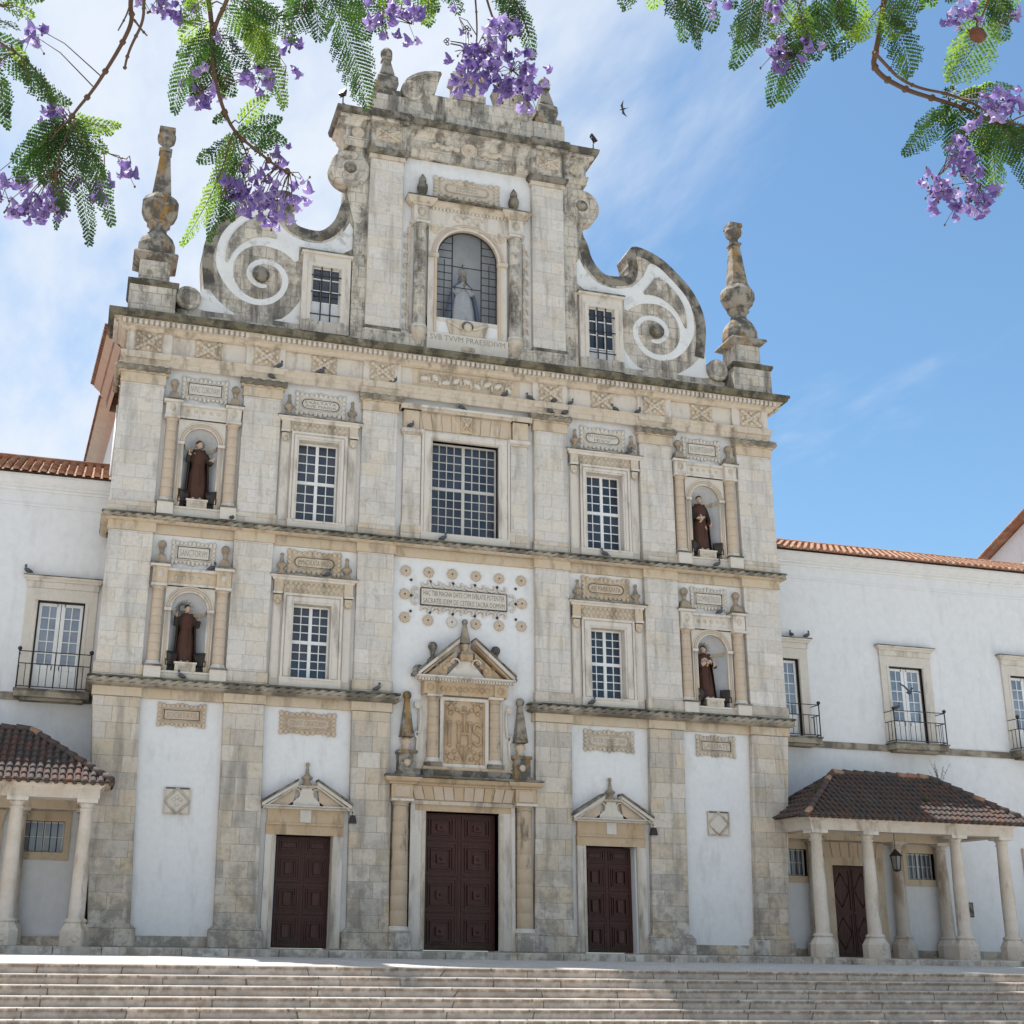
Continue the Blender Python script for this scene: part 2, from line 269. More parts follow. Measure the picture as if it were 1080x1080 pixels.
def leafy(name, cols, trans, tmix, rough=0.45):
    m = bpy.data.materials.new(name); m.use_nodes = True; t = m.node_tree; b = t.nodes['Principled BSDF']; o = t.nodes['Material Output']
    tc = t.nodes.new('ShaderNodeTexCoord'); nz = t.nodes.new('ShaderNodeTexNoise'); nz.inputs['Scale'].default_value = 5.5; nz.inputs['Detail'].default_value = 3; t.links.new(tc.outputs['Object'], nz.inputs[0])
    rp = t.nodes.new('ShaderNodeValToRGB'); e = rp.color_ramp.elements; e[0].position = 0.35; e[1].position = 0.68; e[0].color = (*cols[0], 1); e[1].color = (*cols[1], 1); t.links.new(nz.outputs['Fac'], rp.inputs[0])
    t.links.new(rp.outputs[0], b.inputs['Base Color']); b.inputs['Roughness'].default_value = rough; b.inputs['Specular IOR Level'].default_value = 0.35
    tr = t.nodes.new('ShaderNodeBsdfTranslucent'); mt = t.nodes.new('ShaderNodeMix'); mt.data_type = 'RGBA'; mt.blend_type = 'MULTIPLY'; mt.inputs['Factor'].default_value = 1
    t.links.new(rp.outputs[0], mt.inputs[6]); mt.inputs[7].default_value = (*trans, 1); t.links.new(mt.outputs[2], tr.inputs['Color'])
    mx = t.nodes.new('ShaderNodeMixShader'); mx.inputs[0].default_value = tmix; t.links.new(b.outputs[0], mx.inputs[1]); t.links.new(tr.outputs[0], mx.inputs[2]); t.links.new(mx.outputs[0], o.inputs[0])
    return m
MAT['leaf'] = leafy('jacaranda leaf', [(0.016, 0.042, 0.010), (0.05, 0.098, 0.021)], (2.1, 2.5, 0.9), 0.36)
MAT['leaf_young'] = leafy('young jacaranda leaf', [(0.085, 0.15, 0.025), (0.16, 0.225, 0.042)], (2.2, 2.3, 1.1), 0.55)
MAT['petal'] = leafy('violet petal', [(0.17, 0.12, 0.33), (0.29, 0.215, 0.45)], (1.15, 1.1, 1.2), 0.35, 0.55)
MAT['petal_pale'] = leafy('pale violet petal', [(0.30, 0.23, 0.46), (0.42, 0.35, 0.55)], (1.15, 1.1, 1.2), 0.35, 0.55)
MAT['petal_deep'] = leafy('deep violet petal', [(0.13, 0.085, 0.27), (0.24, 0.17, 0.40)], (1.15, 1.1, 1.2), 0.3, 0.55)
MAT['weed'] = leafy('dry weed leaf', [(0.07, 0.085, 0.035), (0.14, 0.12, 0.06)], (1.5, 1.5, 1.0), 0.3)
MAT['robe'] = plain('brown habit', (0.075, 0.03, 0.018), (0.042, 0.02, 0.014), rough=0.7, nscale=3, stain=(0.13, 0.095, 0.07), st_amt=0.3, bump=0.2)
MAT['cloak'] = plain('black brown cloak', (0.026, 0.02, 0.017), (0.045, 0.03, 0.022), rough=0.75, nscale=3, stain=(0.16, 0.13, 0.10), st_amt=0.25)
MAT['skin'] = plain('painted plaster skin', (0.50, 0.36, 0.27), (0.42, 0.29, 0.21), rough=0.6, nscale=9)
MAT['hair'] = plain('painted dark hair', (0.04, 0.03, 0.025), rough=0.6)
MAT['virgin'] = plain('white blue gown', (0.74, 0.74, 0.73), (0.50, 0.54, 0.60), rough=0.7, nscale=5, amt=0.6, stain=(0.36, 0.34, 0.30), st_amt=0.4)
MAT['mantle'] = plain('faded blue mantle', (0.16, 0.22, 0.34), (0.25, 0.31, 0.40), rough=0.7, nscale=4)
MAT['niche'] = plain('blue grey niche plaster', (0.60, 0.61, 0.62), (0.50, 0.51, 0.53), rough=0.9, nscale=3, stain=(0.30, 0.29, 0.27), st_amt=0.4)
MAT['pigeon'] = plain('slate pigeon feather', (0.055, 0.06, 0.075), (0.12, 0.125, 0.14), rough=0.6, nscale=14)
MAT['pigeon_pale'] = plain('pale pigeon feather', (0.30, 0.31, 0.33), (0.16, 0.165, 0.18), rough=0.6, nscale=14)
MAT['lampglass'] = plain('dusty lantern glass', (0.22, 0.22, 0.20), (0.14, 0.14, 0.13), rough=0.3)
MAT['pod'] = plain('brown seed pod', (0.10, 0.035, 0.015), (0.16, 0.06, 0.025), rough=0.4, nscale=20)

# ------------------------------------------------------------------ mesh helpers
class MB:
    """collects shapes and links them as ONE mesh object"""
    def __init__(s): s.v = []; s.f = []; s.mi = []; s.mats = []; s.sm = []
    def slot(s, m):
        if m not in s.mats: s.mats.append(m)
        return s.mats.index(m)
    def add(s, vs, fs, m, smooth=False):
        o = len(s.v); s.v += [tuple(p) for p in vs]; k = s.slot(m)
        for f in fs: s.f.append([i+o for i in f]); s.mi.append(k); s.sm.append(smooth)
        return s
    def box(s, x0, x1, y0, y1, z0, z1, m):
        if x0 > x1: x0, x1 = x1, x0
        v = [(x0,y0,z0),(x1,y0,z0),(x1,y1,z0),(x0,y1,z0),(x0,y0,z1),(x1,y0,z1),(x1,y1,z1),(x0,y1,z1)]
        return s.add(v, [(0,1,5,4),(1,2,6,5),(2,3,7,6),(3,0,4,7),(4,5,6,7),(3,2,1,0)], m)
    def taper(s, c, w0, w1, d0, d1, z0, z1, m):
        x, y = c
        v = [(x-w0,y-d0,z0),(x+w0,y-d0,z0),(x+w0,y+d0,z0),(x-w0,y+d0,z0),(x-w1,y-d1,z1),(x+w1,y-d1,z1),(x+w1,y+d1,z1),(x-w1,y+d1,z1)]
        return s.add(v, [(0,1,5,4),(1,2,6,5),(2,3,7,6),(3,0,4,7),(4,5,6,7),(3,2,1,0)], m)
    def prism(s, poly, y0, y1, m, caps=True):
        """polygon in xz pushed through from y0 (front) to y1"""
        a = sum(poly[i][0]*poly[(i+1)%len(poly)][1]-poly[(i+1)%len(poly)][0]*poly[i][1] for i in range(len(poly)))
        if a < 0: poly = poly[::-1]
        n = len(poly); v = [(p[0],y0,p[1]) for p in poly]+[(p[0],y1,p[1]) for p in poly]
        f = [(i,(i+1)%n+0,(i+1)%n+n,i+n)[::-1] for i in range(n)]
        if caps: f += [tuple(range(n)), tuple(range(2*n-1, n-1, -1))]
        return s.add(v, f, m)
    def sweep(s, path, prof, m, caps=True):
        """profile of (out, z) along a plan path; out is to the right of the walking direction"""
        n = len(path); k = len(prof); vs = []
        for i, (x, y) in enumerate(path):
            def nrm(a, b):
                d = Vector((b[0]-a[0], b[1]-a[1])).normalized(); return Vector((d.y, -d.x))
            if i == 0: nn = nrm(path[0], path[1])
            elif i == n-1: nn = nrm(path[-2], path[-1])
            else:
                a = nrm(path[i-1], path[i]); b = nrm(path[i], path[i+1]); nn = (a+b)/(1+a.dot(b))
            for o, z in prof: vs.append((x+nn.x*o, y+nn.y*o, z))
        fs = []
        for i in range(n-1):
            for j in range(k-1): fs.append((i*k+j, i*k+j+1, (i+1)*k+j+1, (i+1)*k+j)[::-1])
        if caps: fs += [tuple(range(k)), tuple(range(n*k-1, n*k-k-1, -1))]
        return s.add(vs, fs, m)
    def lathe(s, c, prof, m, seg=16, sq=None, rot=0.0, smooth=True, sy=1.0):
        x, y = c; vs = []; k = len(prof)
        for r, z in prof:
            for i in range(seg):
                a = 2*math.pi*i/seg+rot; vs.append((x+r*math.cos(a), y+r*math.sin(a)*sy, z))
        fs = [(j*seg+i, j*seg+(i+1)%seg, (j+1)*seg+(i+1)%seg, (j+1)*seg+i) for j in range(k-1) for i in range(seg)]
        fs += [tuple(range(seg-1, -1, -1)), tuple((k-1)*seg+i for i in range(seg))]
        return s.add(vs, fs, m, smooth)
    def disc(s, cx, cz, prof, m, seg=24, y=0.0, smooth=False):
        """round boss facing the front: prof of (r, y) outside to inside"""
        vs = []; k = len(prof)
        for r, yy in prof:
            for i in range(seg):
                a = 2*math.pi*i/seg; vs.append((cx+r*math.cos(a), y+yy, cz+r*math.sin(a)))
        fs = [(j*seg+i, j*seg+(i+1)%seg, (j+1)*seg+(i+1)%seg, (j+1)*seg+i) for j in range(k-1) for i in range(seg)]
        fs.append(tuple((k-1)*seg+i for i in range(seg)))
        return s.add(vs, fs, m, smooth)
    def ball(s, c, r, m, seg=10, ring=6, rot=None):
        if isinstance(r, (int, float)): r = (r, r, r)
        vs = [(0,0,-1)]; 
        for j in range(1, ring):
            t = math.pi*j/ring-math.pi/2
            for i in range(seg):
                a = 2*math.pi*i/seg; vs.append((math.cos(t)*math.cos(a), math.cos(t)*math.sin(a), math.sin(t)))
        vs.append((0,0,1)); P = []
        for p in vs:
            q = Vector((p[0]*r[0], p[1]*r[1], p[2]*r[2]))
            if rot is not None: q = rot @ q
            P.append((q.x+c[0], q.y+c[1], q.z+c[2]))
        L = len(vs)-1; fs = [(0, 1+(i+1)%seg, 1+i) for i in range(seg)]
        for j in range(ring-2):
            for i in range(seg): a = 1+j*seg+i; b = 1+j*seg+(i+1)%seg; fs.append((a, b, b+seg, a+seg))
        a0 = 1+(ring-2)*seg; fs += [(a0+i, a0+(i+1)%seg, L) for i in range(seg)]
        return s.add(P, fs, m, True)
    def tube(s, pts, r, m, seg=6, r1=None, smooth=True, flat=None):
        pts = [Vector(p) for p in pts]; n = len(pts); r1 = r if r1 is None else r1; vs = []
        ref = None
        for i, p in enumerate(pts):
            d = (pts[min(i+1, n-1)]-pts[max(i-1, 0)]).normalized()
            if ref is None:
                ref = Vector((0, 0, 1)) if abs(d.z) < 0.9 else Vector((1, 0, 0))
            a = d.cross(ref)
            if a.length < 1e-4: a = d.cross(Vector((0.3, 1, 0.2)))
            a.normalize(); b = a.cross(d).normalized(); ref = b
            rr = r+(r1-r)*i/max(1, n-1)
            for k in range(seg):
                t = 2*math.pi*k/seg; q = p+a*(rr*math.cos(t))+b*(rr*math.sin(t)*(flat or 1)); vs.append(tuple(q))
        fs = [(j*seg+i, j*seg+(i+1)%seg, (j+1)*seg+(i+1)%seg, (j+1)*seg+i) for j in range(n-1) for i in range(seg)]
        fs += [tuple(range(seg-1, -1, -1)), tuple((n-1)*seg+i for i in range(seg))]
        return s.add(vs, fs, m, smooth)
    def mirror_from(s, other):
        """append the x-mirrored shapes of another MB"""
        o = len(s.v); s.v += [(-x, y, z) for x, y, z in other.v]
        for f, k, sm in zip(other.f, other.mi, other.sm): s.f.append([i+o for i in f][::-1]); s.mi.append(s.slot(other.mats[k])); s.sm.append(sm)
        return s
    def text(s, body, cx, cz, w, h, y, m, depth=0.012):
        cu = bpy.data.curves.new('lettering', 'FONT'); cu.body = body; cu.size = 1; cu.extrude = 0.0; cu.resolution_u = 2
        ob = bpy.data.objects.new('lettering', cu); COL.objects.link(ob); dg = bpy.context.evaluated_depsgraph_get(); dg.update()
        me = bpy.data.meshes.new_from_object(ob.evaluated_get(dg)); xs = [v.co.x for v in me.vertices]; ys = [v.co.y for v in me.vertices]
        x0, x1, y0, y1 = min(xs), max(xs), min(ys), max(ys)
        vs = [(cx+((v.co.x-x0)/(x1-x0)-0.5)*w, y, cz+((v.co.y-y0)/(y1-y0)-0.5)*h) for v in me.vertices]
        s.add(vs, [tuple(p.vertices) for p in me.polygons], m)
        bpy.data.objects.remove(ob); bpy.data.curves.remove(cu); bpy.data.meshes.remove(me); return s
    def mesh(s, name, off=(0, 0, 0)):
        me = bpy.data.meshes.new(name); me.from_pydata([(x-off[0], y-off[1], z-off[2]) for x, y, z in s.v], [], s.f)
        for k in s.mats: me.materials.append(MAT[k])
        me.polygons.foreach_set('material_index', s.mi); me.polygons.foreach_set('use_smooth', s.sm)
        bm = bmesh.new(); bm.from_mesh(me)
        big = [f for f in bm.faces if len(f.verts) > 4]
        if big: bmesh.ops.triangulate(bm, faces=big)
        bm.to_mesh(me); bm.free(); me.update(); return me
    def build(s, name, parent=None, label=None, bevel=0.0):
        off = (0, 0, 0)
        if parent is not None:
            p = parent; o = Vector((0, 0, 0))
            while p is not None: o += Vector(p.location); p = p.parent
            off = tuple(o)
        ob = bpy.data.objects.new(name, s.mesh(name, off)); COL.objects.link(ob)
        if parent is not None: ob.parent = parent
        if label: ob['label'] = label
        if bevel:
            md = ob.modifiers.new('bevel', 'BEVEL'); md.width = bevel; md.segments = 1; md.limit_method = 'ANGLE'; md.angle_limit = R_(40)
        return ob

def thing(name, label, cat, loc=(0, 0, 0), group=None):
    o = bpy.data.objects.new(name, None); o.empty_display_size = 0.3; COL.objects.link(o); o.location = loc
    o['label'] = label; o['category'] = cat
    if group: o['group'] = group
    return o
def tag(o, label=None, cat=None, group=None, kind=None):
    for k, q in (('label', label), ('category', cat), ('group', group), ('kind', kind)):
        if q: o[k] = q
    return o
def arc(cx, cz, r, a0, a1, n, rz=None):
    rz = r if rz is None else rz
    return [(cx+r*math.cos(R_(a0+(a1-a0)*i/n)), cz+rz*math.sin(R_(a0+(a1-a0)*i/n))) for i in range(n+1)]
# ------------------------------------------------------------------ ground, paving, steps
mb = MB(); mb.add([(-160,-200,-1.5),(160,-200,-1.5),(160,-9.0,-1.5),(-160,-9.0,-1.5)], [(0,1,2,3)], 'plaza'); tag(mb.build('plaza'), kind='structure')
TY, TZ = 0.3916, 0.2012          # tread and riser
mb = MB(); ys = [-7.293-TY*i for i in range(6)]; zs = [-0.295-TZ*i for i in range(6)]
prof = [(-6.98, -1.9), (-6.98, zs[0]+0.004), (ys[0]+0.0, zs[0])]
for i in range(6):
    y, z = ys[i], zs[i]; zn = zs[i+1] if i < 5 else -1.496
    prof += [(y-0.012, z-0.02), (y-0.006, z-0.055), (y+0.018, z-0.062), (y+0.018, zn)]
    prof += [(ys[i+1], zn)] if i < 5 else [(y+0.018, -1.9)]
n = len(prof); vs = [(-45, p[0], p[1]) for p in prof]+[(60, p[0], p[1]) for p in prof]
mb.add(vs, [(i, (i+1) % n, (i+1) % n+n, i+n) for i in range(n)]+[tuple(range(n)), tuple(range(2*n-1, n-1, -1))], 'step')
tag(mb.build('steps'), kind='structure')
mb = MB(); gx = [-45+105*i/60 for i in range(61)]; gy = [-6.978, -6.6, -6.25, -5.87, -5.2, -4.2, -3.2, -2.4, -1.87]
vs = []; 
for y in gy:
    for x in gx:
        t = (y+6.978)/5.1; vs.append((x, y, -0.288+0.085*min(1.0, t*4.6)+0.006*math.sin(x*0.55)*math.sin(t*3.1)))
W_ = len(gx); mb.add(vs, [(j*W_+i, j*W_+i+1, (j+1)*W_+i+1, (j+1)*W_+i) for j in range(len(gy)-1) for i in range(W_-1)], 'cobble', True)
tag(mb.build('paving'), kind='structure')
mb = MB(); x = -45.0
while x < 11.4:
    w = rnd.uniform(1.1, 2.3); x1 = min(x+w, 11.45); dz = rnd.uniform(-0.012, 0.006); dy = rnd.uniform(-0.02, 0.02)
    mb.box(x+0.006, x1-0.006, -1.9+dy, 0.1, -0.4, 0.0+dz-0.006, 'ashlar_low'); x = x1
mb.box(11.46, 60, -2.1, 2.1, -0.4, -0.035, 'ashlar_low')
o = mb.build('pavement', bevel=0.02); tag(o, kind='structure')

# ------------------------------------------------------------------ the church
CH = thing('church', 'pale limestone church front with statues, scrolled gable and obelisks', 'church')
def wall_holes(mb, x0, x1, z0, z1, y0, y1, holes, m):
    xs = sorted(set([x0, x1]+[q for h in holes for q in h[:2]])); zs = sorted(set([z0, z1]+[q for h in holes for q in h[2:]]))
    def solid(i, j):
        cx, cz = (xs[i]+xs[i+1])/2, (zs[j]+zs[j+1])/2
        return not any(h[0] < cx < h[1] and h[2] < cz < h[3] for h in holes)
    vid = {}; vs = []; fs = []
    def vtx(i, j, k):
        if (i, j, k) not in vid: vid[(i, j, k)] = len(vs); vs.append((xs[i], (y0, y1)[k], zs[j]))
        return vid[(i, j, k)]
    nx, nz = len(xs)-1, len(zs)-1
    for i in range(nx):
        for j in range(nz):
            if not solid(i, j): continue
            fs.append((vtx(i,j,0), vtx(i+1,j,0), vtx(i+1,j+1,0), vtx(i,j+1,0))); fs.append((vtx(i,j,1), vtx(i,j+1,1), vtx(i+1,j+1,1), vtx(i+1,j,1)))
            for (a, b, e) in (((i,j),(i,j+1),(-1,0)), ((i+1,j+1),(i+1,j),(1,0)), ((i+1,j),(i,j),(0,-1)), ((i,j+1),(i+1,j+1),(0,1))):
                ni, nj = i+e[0], j+e[1]
                if 0 <= ni < nx and 0 <= nj < nz and solid(ni, nj): continue
                fs.append((vtx(a[0],a[1],0), vtx(b[0],b[1],0), vtx(b[0],b[1],1), vtx(a[0],a[1],1)))
    mb.add(vs, fs, m)
mb = MB()
H = [(-1.14, 1.14, -0.2, 3.9)]+[(s*4.70-0.83, s*4.70+0.83, -0.2, 3.07) for s in (-1, 1)]
wall_holes(mb, -10.45, 10.45, -0.3, 6.95, 0.2, 1.2, H, 'white')
H = [(-1.13, 1.13, 12.55, 15.68)]
for s in (-1, 1):
    H += [(s*4.80-0.60, s*4.80+0.60, 7.58, 9.88), (s*4.835-0.66, s*4.835+0.66, 12.5, 15.17), (s*8.47-0.53, s*8.47+0.53, 7.56, 9.95), (s*8.5-0.53, s*8.5+0.53, 12.55, 15.17)]
wall_holes(mb, -10.85, 10.85, 6.95, 18.5, 0.2, 1.2, H, 'white')
wall_holes(mb, -4.0, 4.0, 18.5, 26.3, 0.2, 1.2, [(-1.08, 1.08, 20.1, 23.5)], 'white')
mb.build('wall', CH)
mb = MB(); mb.box(-10.8, 10.8, 1.9, 2.0, 0, 18.3, 'cloak'); mb.box(-3.9, 3.9, 1.9, 2.0, 18.3, 26, 'cloak'); mb.build('dark_backing', CH)  # added dark sheets standing in for the unlit interior behind the openings

# pilasters ---------------------------------------------------------------
def trap(mb, x0b, x1b, x0t, x1t, z0, z1, y0, y1, m):
    mb.prism([(x0b, z0), (x1b, z0), (x1t, z1), (x0t, z1)], y0, y1, m)
LOW = [((2.20, 3.42), (2.31, 3.48)), ((5.96, 7.16), (6.10, 7.28)), ((9.40, 10.50), (9.66, 10.98))]
UPX = [(2.33, 3.48), (6.11, 7.30), (9.75, 11.02)]
for s in (-1, 1):
    for k in range(3):
        back = 2.15 if k == 2 else 0.3
        (a, b), (c, d) = LOW[k]; mb = MB()
        trap(mb, s*a, s*b, s*c, s*d, 0.5, 6.72, 0.0, back, 'ashlar_low')
        ex = 0.0 if k < 2 else 0
        e0, e1 = a-0.14, b+0.14
        mb.box(s*e0, s*e1, -0.16, back+0.002, -0.02, 0.44, 'ashlar_low'); mb.prism([(s*(a-0.15), 0.44), (s*(b+0.15), 0.44), (s*(b+0.02), 0.56), (s*(a-0.02), 0.56)], -0.10, back+0.003, 'ashlar_low')
        mb.build('pilaster', CH, bevel=0.012)
        a, b = UPX[k]; mb = MB()
        if k == 2: a, b = 9.70, 11.0
        mb.box(s*a, s*b, 0.0, back, 7.66, 11.66, 'ashlar'); mb.box(s*(a-0.05), s*(b+0.05), -0.06, back+0.003, 7.28, 7.66, 'ashlar_low')
        mb.build('pilaster', CH, bevel=0.012)
        a, b = UPX[k]; mb = MB()
        if k == 2: b = 11.06
        mb.box(s*a, s*b, 0.0, back, 12.56, 16.40, 'ashlar'); mb.box(s*(a-0.04), s*(b+0.04), -0.05, back+0.003, 12.2, 12.56, 'ashlar_low')
        mb.box(s*(a-0.03), s*(b+0.03), -0.04, back+0.002, 16.40, 16.72, 'ochre')
        mb.build('pilaster', CH, bevel=0.012)

# rope mouldings ------------------------------------------------------------
def rope(mb, p0, p1, r=0.1, m='rope', pitch=0.30, seg=15):
    p0 = Vector(p0); p1 = Vector(p1); d = p1-p0; L = d.length; d.normalize()
    a = d.cross(Vector((0, 0, 1))).normalized(); b = a.cross(d); n = max(4, int(L/0.055)); vs = []
    for i in range(n+1):
        t = L*i/n; q = p0+d*t
        for k in range(seg):
            an = 2*math.pi*k/seg; rr = r*(0.88+0.30*math.cos(3*an-2*math.pi*t/pitch))
            vs.append(tuple(q+a*(rr*math.cos(an))+b*(rr*math.sin(an))))
    fs = [(j*seg+i, j*seg+(i+1) % seg, (j+1)*seg+(i+1) % seg, (j+1)*seg+i) for j in range(n) for i in range(seg)]
    fs += [tuple(range(seg-1, -1, -1)), tuple(n*seg+i for i in range(seg))]
    mb.add(vs, fs, m, True)
def ressaut(mb, x0, x1, pils, z0, z1, yb, yp, yback, m):
    """a band that steps forward over each pilaster"""
    x = x0
    for a, b in pils:
        a2, b2 = max(a, x0), min(b, x1)
        if a2 > x: mb.box(x, a2, yb, yback, z0, z1, m)
        mb.box(a2, b2, yp, yback, z0, z1, m); x = b2
    if x < x1: mb.box(x, x1, yb, yback, z0, z1, m)
PX = sorted([(s*a, s*b) if s > 0 else (-b, -a) for s in (-1, 1) for a, b in [(2.28, 3.52), (6.08, 7.31), (9.64, 11.04)]])
for s in (-1, 1):                                   # lower course stops at the centre bay
    mb = MB(); x0, x1 = (-11.02, -2.22) if s < 0 else (2.22, 11.02); pl = [p for p in PX if (p[0] < 0) == (s < 0)]
    ressaut(mb, x0, x1, pl, 6.73, 7.02, 0.10, -0.03, 0.4, 'ochre')
    path = [(-11.02, 2.0), (-11.02, -0.03), (-2.22, -0.03), (-2.22, 0.3)] if s < 0 else [(2.22, 0.3), (2.22, -0.03), (11.02, -0.03), (11.02, 2.0)]
    mb.sweep(path, [(0.0, 6.99), (0.10, 7.02), (0.17, 7.06), (0.17, 7.08), (0.0, 7.08)], 'rope')
    mb.sweep(path, [(0.0, 7.24), (0.18, 7.24), (0.16, 7.29), (0.0, 7.31)], 'moss')
    xa, xb = (-11.14, -2.10) if s < 0 else (2.10, 11.14)
    rope(mb, (xa, -0.115, 7.16), (xb, -0.115, 7.16)); xo = -11.10 if s < 0 else 11.10
    rope(mb, (xo, -0.1, 7.16), (xo, 1.98, 7.16))
    mb.build('string_course', CH)
mb = MB(); ressaut(mb, -11.05, 11.05, PX, 11.66, 11.96, 0.10, -0.03, 0.4, 'ochre')
path = [(-11.05, 2.0), (-11.05, -0.03), (11.05, -0.03), (11.05, 2.0)]
mb.sweep(path, [(0.0, 11.93), (0.11, 11.95), (0.19, 11.99), (0.0, 11.99)], 'ochre'); mb.sweep(path, [(0.0, 12.14), (0.20, 12.14), (0.18, 12.19), (0.0, 12.21)], 'moss')
rope(mb, (-11.2, -0.13, 12.07), (11.2, -0.13, 12.07)); rope(mb, (-11.15, -0.1, 12.07), (-11.15, 1.98, 12.07)); rope(mb, (11.15, -0.1, 12.07), (11.15, 1.98, 12.07))
mb.build('string_course', CH)
for s in (-1, 1):
    for k, (a, b) in enumerate(UPX):
        mb = MB(); b2 = b+0.06 if k == 2 else b
        rope(mb, (s*(a-0.14), -0.10, 16.86), (s*(b2+0.14), -0.10, 16.86), 0.105)
        mb.box(s*(a-0.1), s*(b2+0.1), -0.08, 0.35, 16.72, 16.78, 'ochre'); mb.box(s*(a-0.12), s*(b2+0.12), -0.12, 0.36, 16.95, 17.02, 'ochre')
        if k == 2: xo = s*(b2+0.1); rope(mb, (xo, -0.1, 16.86), (xo, 1.95, 16.86), 0.105)
        mb.build('capital', CH)

# entablature --------------------------------------------------------------
def carve(mb, xc, zc, w, h, y, m, seed=0):
    """a carved cross of acanthus leaves with a boss and scroll ends"""
    rg = random.Random(seed)
    for sx in (-1, 1):
        for sz in (-1, 1):
            for t in (0.28, 0.55, 0.8):
                a = math.atan2(sz*h, sx*w); rot = Matrix.Rotation(-a+rg.uniform(-0.3, 0.3), 3, 'Y')
                mb.ball((xc+sx*w*0.5*t, y, zc+sz*h*0.5*t), (w*0.125, 0.075, h*0.125), m, 8, 5, rot)
            mb.tube([(xc+sx*w*(0.46+0.05*math.cos(q)), y-0.005, zc+sz*h*(0.40+0.09*math.sin(q))) for q in [i*0.9 for i in range(7)]], 0.02, m, 5)
        for t in (0.2, 0.42): mb.ball((xc+sx*w*t, y, zc+rg.uniform(-0.04, 0.04)*h), (w*0.075, 0.06, h*0.15), m, 7, 5)
    for sz in (-1, 1): mb.ball((xc, y, zc+sz*h*0.34), (w*0.10, 0.06, h*0.13), m, 7, 5)
    mb.ball((xc, y, zc), (0.09, 0.06, 0.09), m, 8, 6)
mb = MB()
mb.sweep([(-11.04, 2.0), (-11.04, 0.0), (11.04, 0.0), (11.04, 2.0)], [(0.0, 17.0), (0.03, 17.02), (0.03, 17.16), (0.06, 17.18), (0.06, 17.30), (0.13, 17.36), (0.13, 17.41), (-0.3, 17.41), (-0.3, 17.0)], 'carved')
ressaut(mb, -11.02, 11.02, PX, 17.41, 18.12, 0.04, -0.06, 0.5, 'stone')
for a, b in PX:                                              # plain blocks flank the carved ones
    mb.box(a-0.0, b+0.0, -0.12, 0.3, 17.20, 17.40, 'carved')
mb.build('frieze', CH)
cx = [s*q for s in (-1, 1) for q in (2.9, 4.8, 6.68, 8.5, 10.35)]
for i, x in enumerate(cx):
    mb = MB(); pil = abs(abs(x)-2.9) < .01 or abs(abs(x)-6.68) < .01 or abs(abs(x)-10.35) < .01
    y = -0.06 if pil else 0.04
    mb.box(x-0.42, x+0.42, y-0.012, y+0.02, 17.47, 18.07, 'ochre'); carve(mb, x, 17.77, 0.80, 0.58, y-0.035, 'carved', i); mb.build('carved_panel', CH)
mb = MB(); mb.box(-1.85, 1.85, 0.025, 0.06, 17.47, 18.07, 'ochre')
for k in range(9):
    x = -1.45+0.36*k; mb.ball((x, 0.02, 17.77+0.08*math.sin(k*2.2)), (0.17, 0.10, 0.10), 'carved_pale', 8, 6, Matrix.Rotation(0.9*math.sin(k*1.7), 3, 'Y')); mb.ball((x+0.15, 0.02, 17.77-0.12*math.sin(k*2.2)), (0.06, 0.08, 0.15), 'carved', 8, 6)
    mb.tube([(x+0.16*math.cos(q)*(1-q/9), 0.0, 17.77+(0.22*math.sin(q))*(1-q/11)) for q in [j*0.7 for j in range(9)]], 0.025, 'carved', 5)
    mb.tube([(x-0.18, 0.01, 17.62), (x, -0.01, 17.78), (x+0.2, 0.01, 17.95)], 0.03, 'carved', 5)
mb.build('carved_panel', CH)
mb = MB()
path = [(-11.04, 1.35), (-11.04, -0.02), (11.04, -0.02), (11.04, 1.35)]
mb.sweep(path, [(-0.3, 18.08), (0.05, 18.08), (0.13, 18.12), (0.16, 18.17), (0.16, 18.19), (0.30, 18.25), (0.30, 18.34), (0.40, 18.36), (0.42, 18.37), (-0.3, 18.37)], 'carved')
mb.sweep(path, [(-0.3, 18.372), (0.46, 18.372), (0.53, 18.38), (0.55, 18.46), (0.60, 18.50), (0.60, 18.585), (0.50, 18.62), (-0.3, 18.66)], 'moss')
mb.build('cornice', CH, bevel=0.01)
mb = MB(); x = -11.2; mb.sweep([(-11.38, 1.3), (-11.38, -0.36), (11.38, -0.36), (11.38, 1.3)], [(0, 18.25), (0, 18.345)], 'carved', False)
while x < 11.2:
    if rnd.random() > 0.06: mb.box(x, x+0.095, -0.43, -0.30, 18.20+rnd.uniform(0, 0.012), 18.352, 'stone')
    x += 0.165
for s in (-1, 1):
    y = -0.2
    while y < 1.2: mb.box(s*11.33, s*11.46, y, y+0.095, 18.21, 18.35, 'stone'); y += 0.165
mb.build('dentil_band', CH)
# brick return and tiled eave on the west flank
mb = MB(); mb.box(-11.0, -10.7, 2.16, 6.0, 7, 17.6, 'white'); mb.box(-11.02, 11.0, 2.16, 5.2, 18.0, 18.3, 'white'); mb.box(10.7, 11.0, 2.16, 5.2, 7, 18, 'white'); mb.box(-10.9, 10.9, 5.95, 6.05, 12, 18.3, 'white')
def splay(q, x, z): return (x-0.0708*(q-1.2), q, z)
for (xa, za), (xb, zb), m_ in (((-11.02, 17.75), (-11.12, 17.85), 'soffit'), ((-11.12, 17.85), (-11.16, 18.1), 'brick'), ((-11.16, 18.1), (-11.36, 18.28), 'soffit'), ((-11.36, 18.28), (-11.40, 18.42), 'brick'), ((-11.40, 18.42), (-11.63, 18.62), 'soffit')):
    mb.add([splay(1.35, xa, za), splay(6.0, xa, za), splay(6.0, xb, zb), splay(1.35, xb, zb)], [(0, 1, 2, 3)], m_)
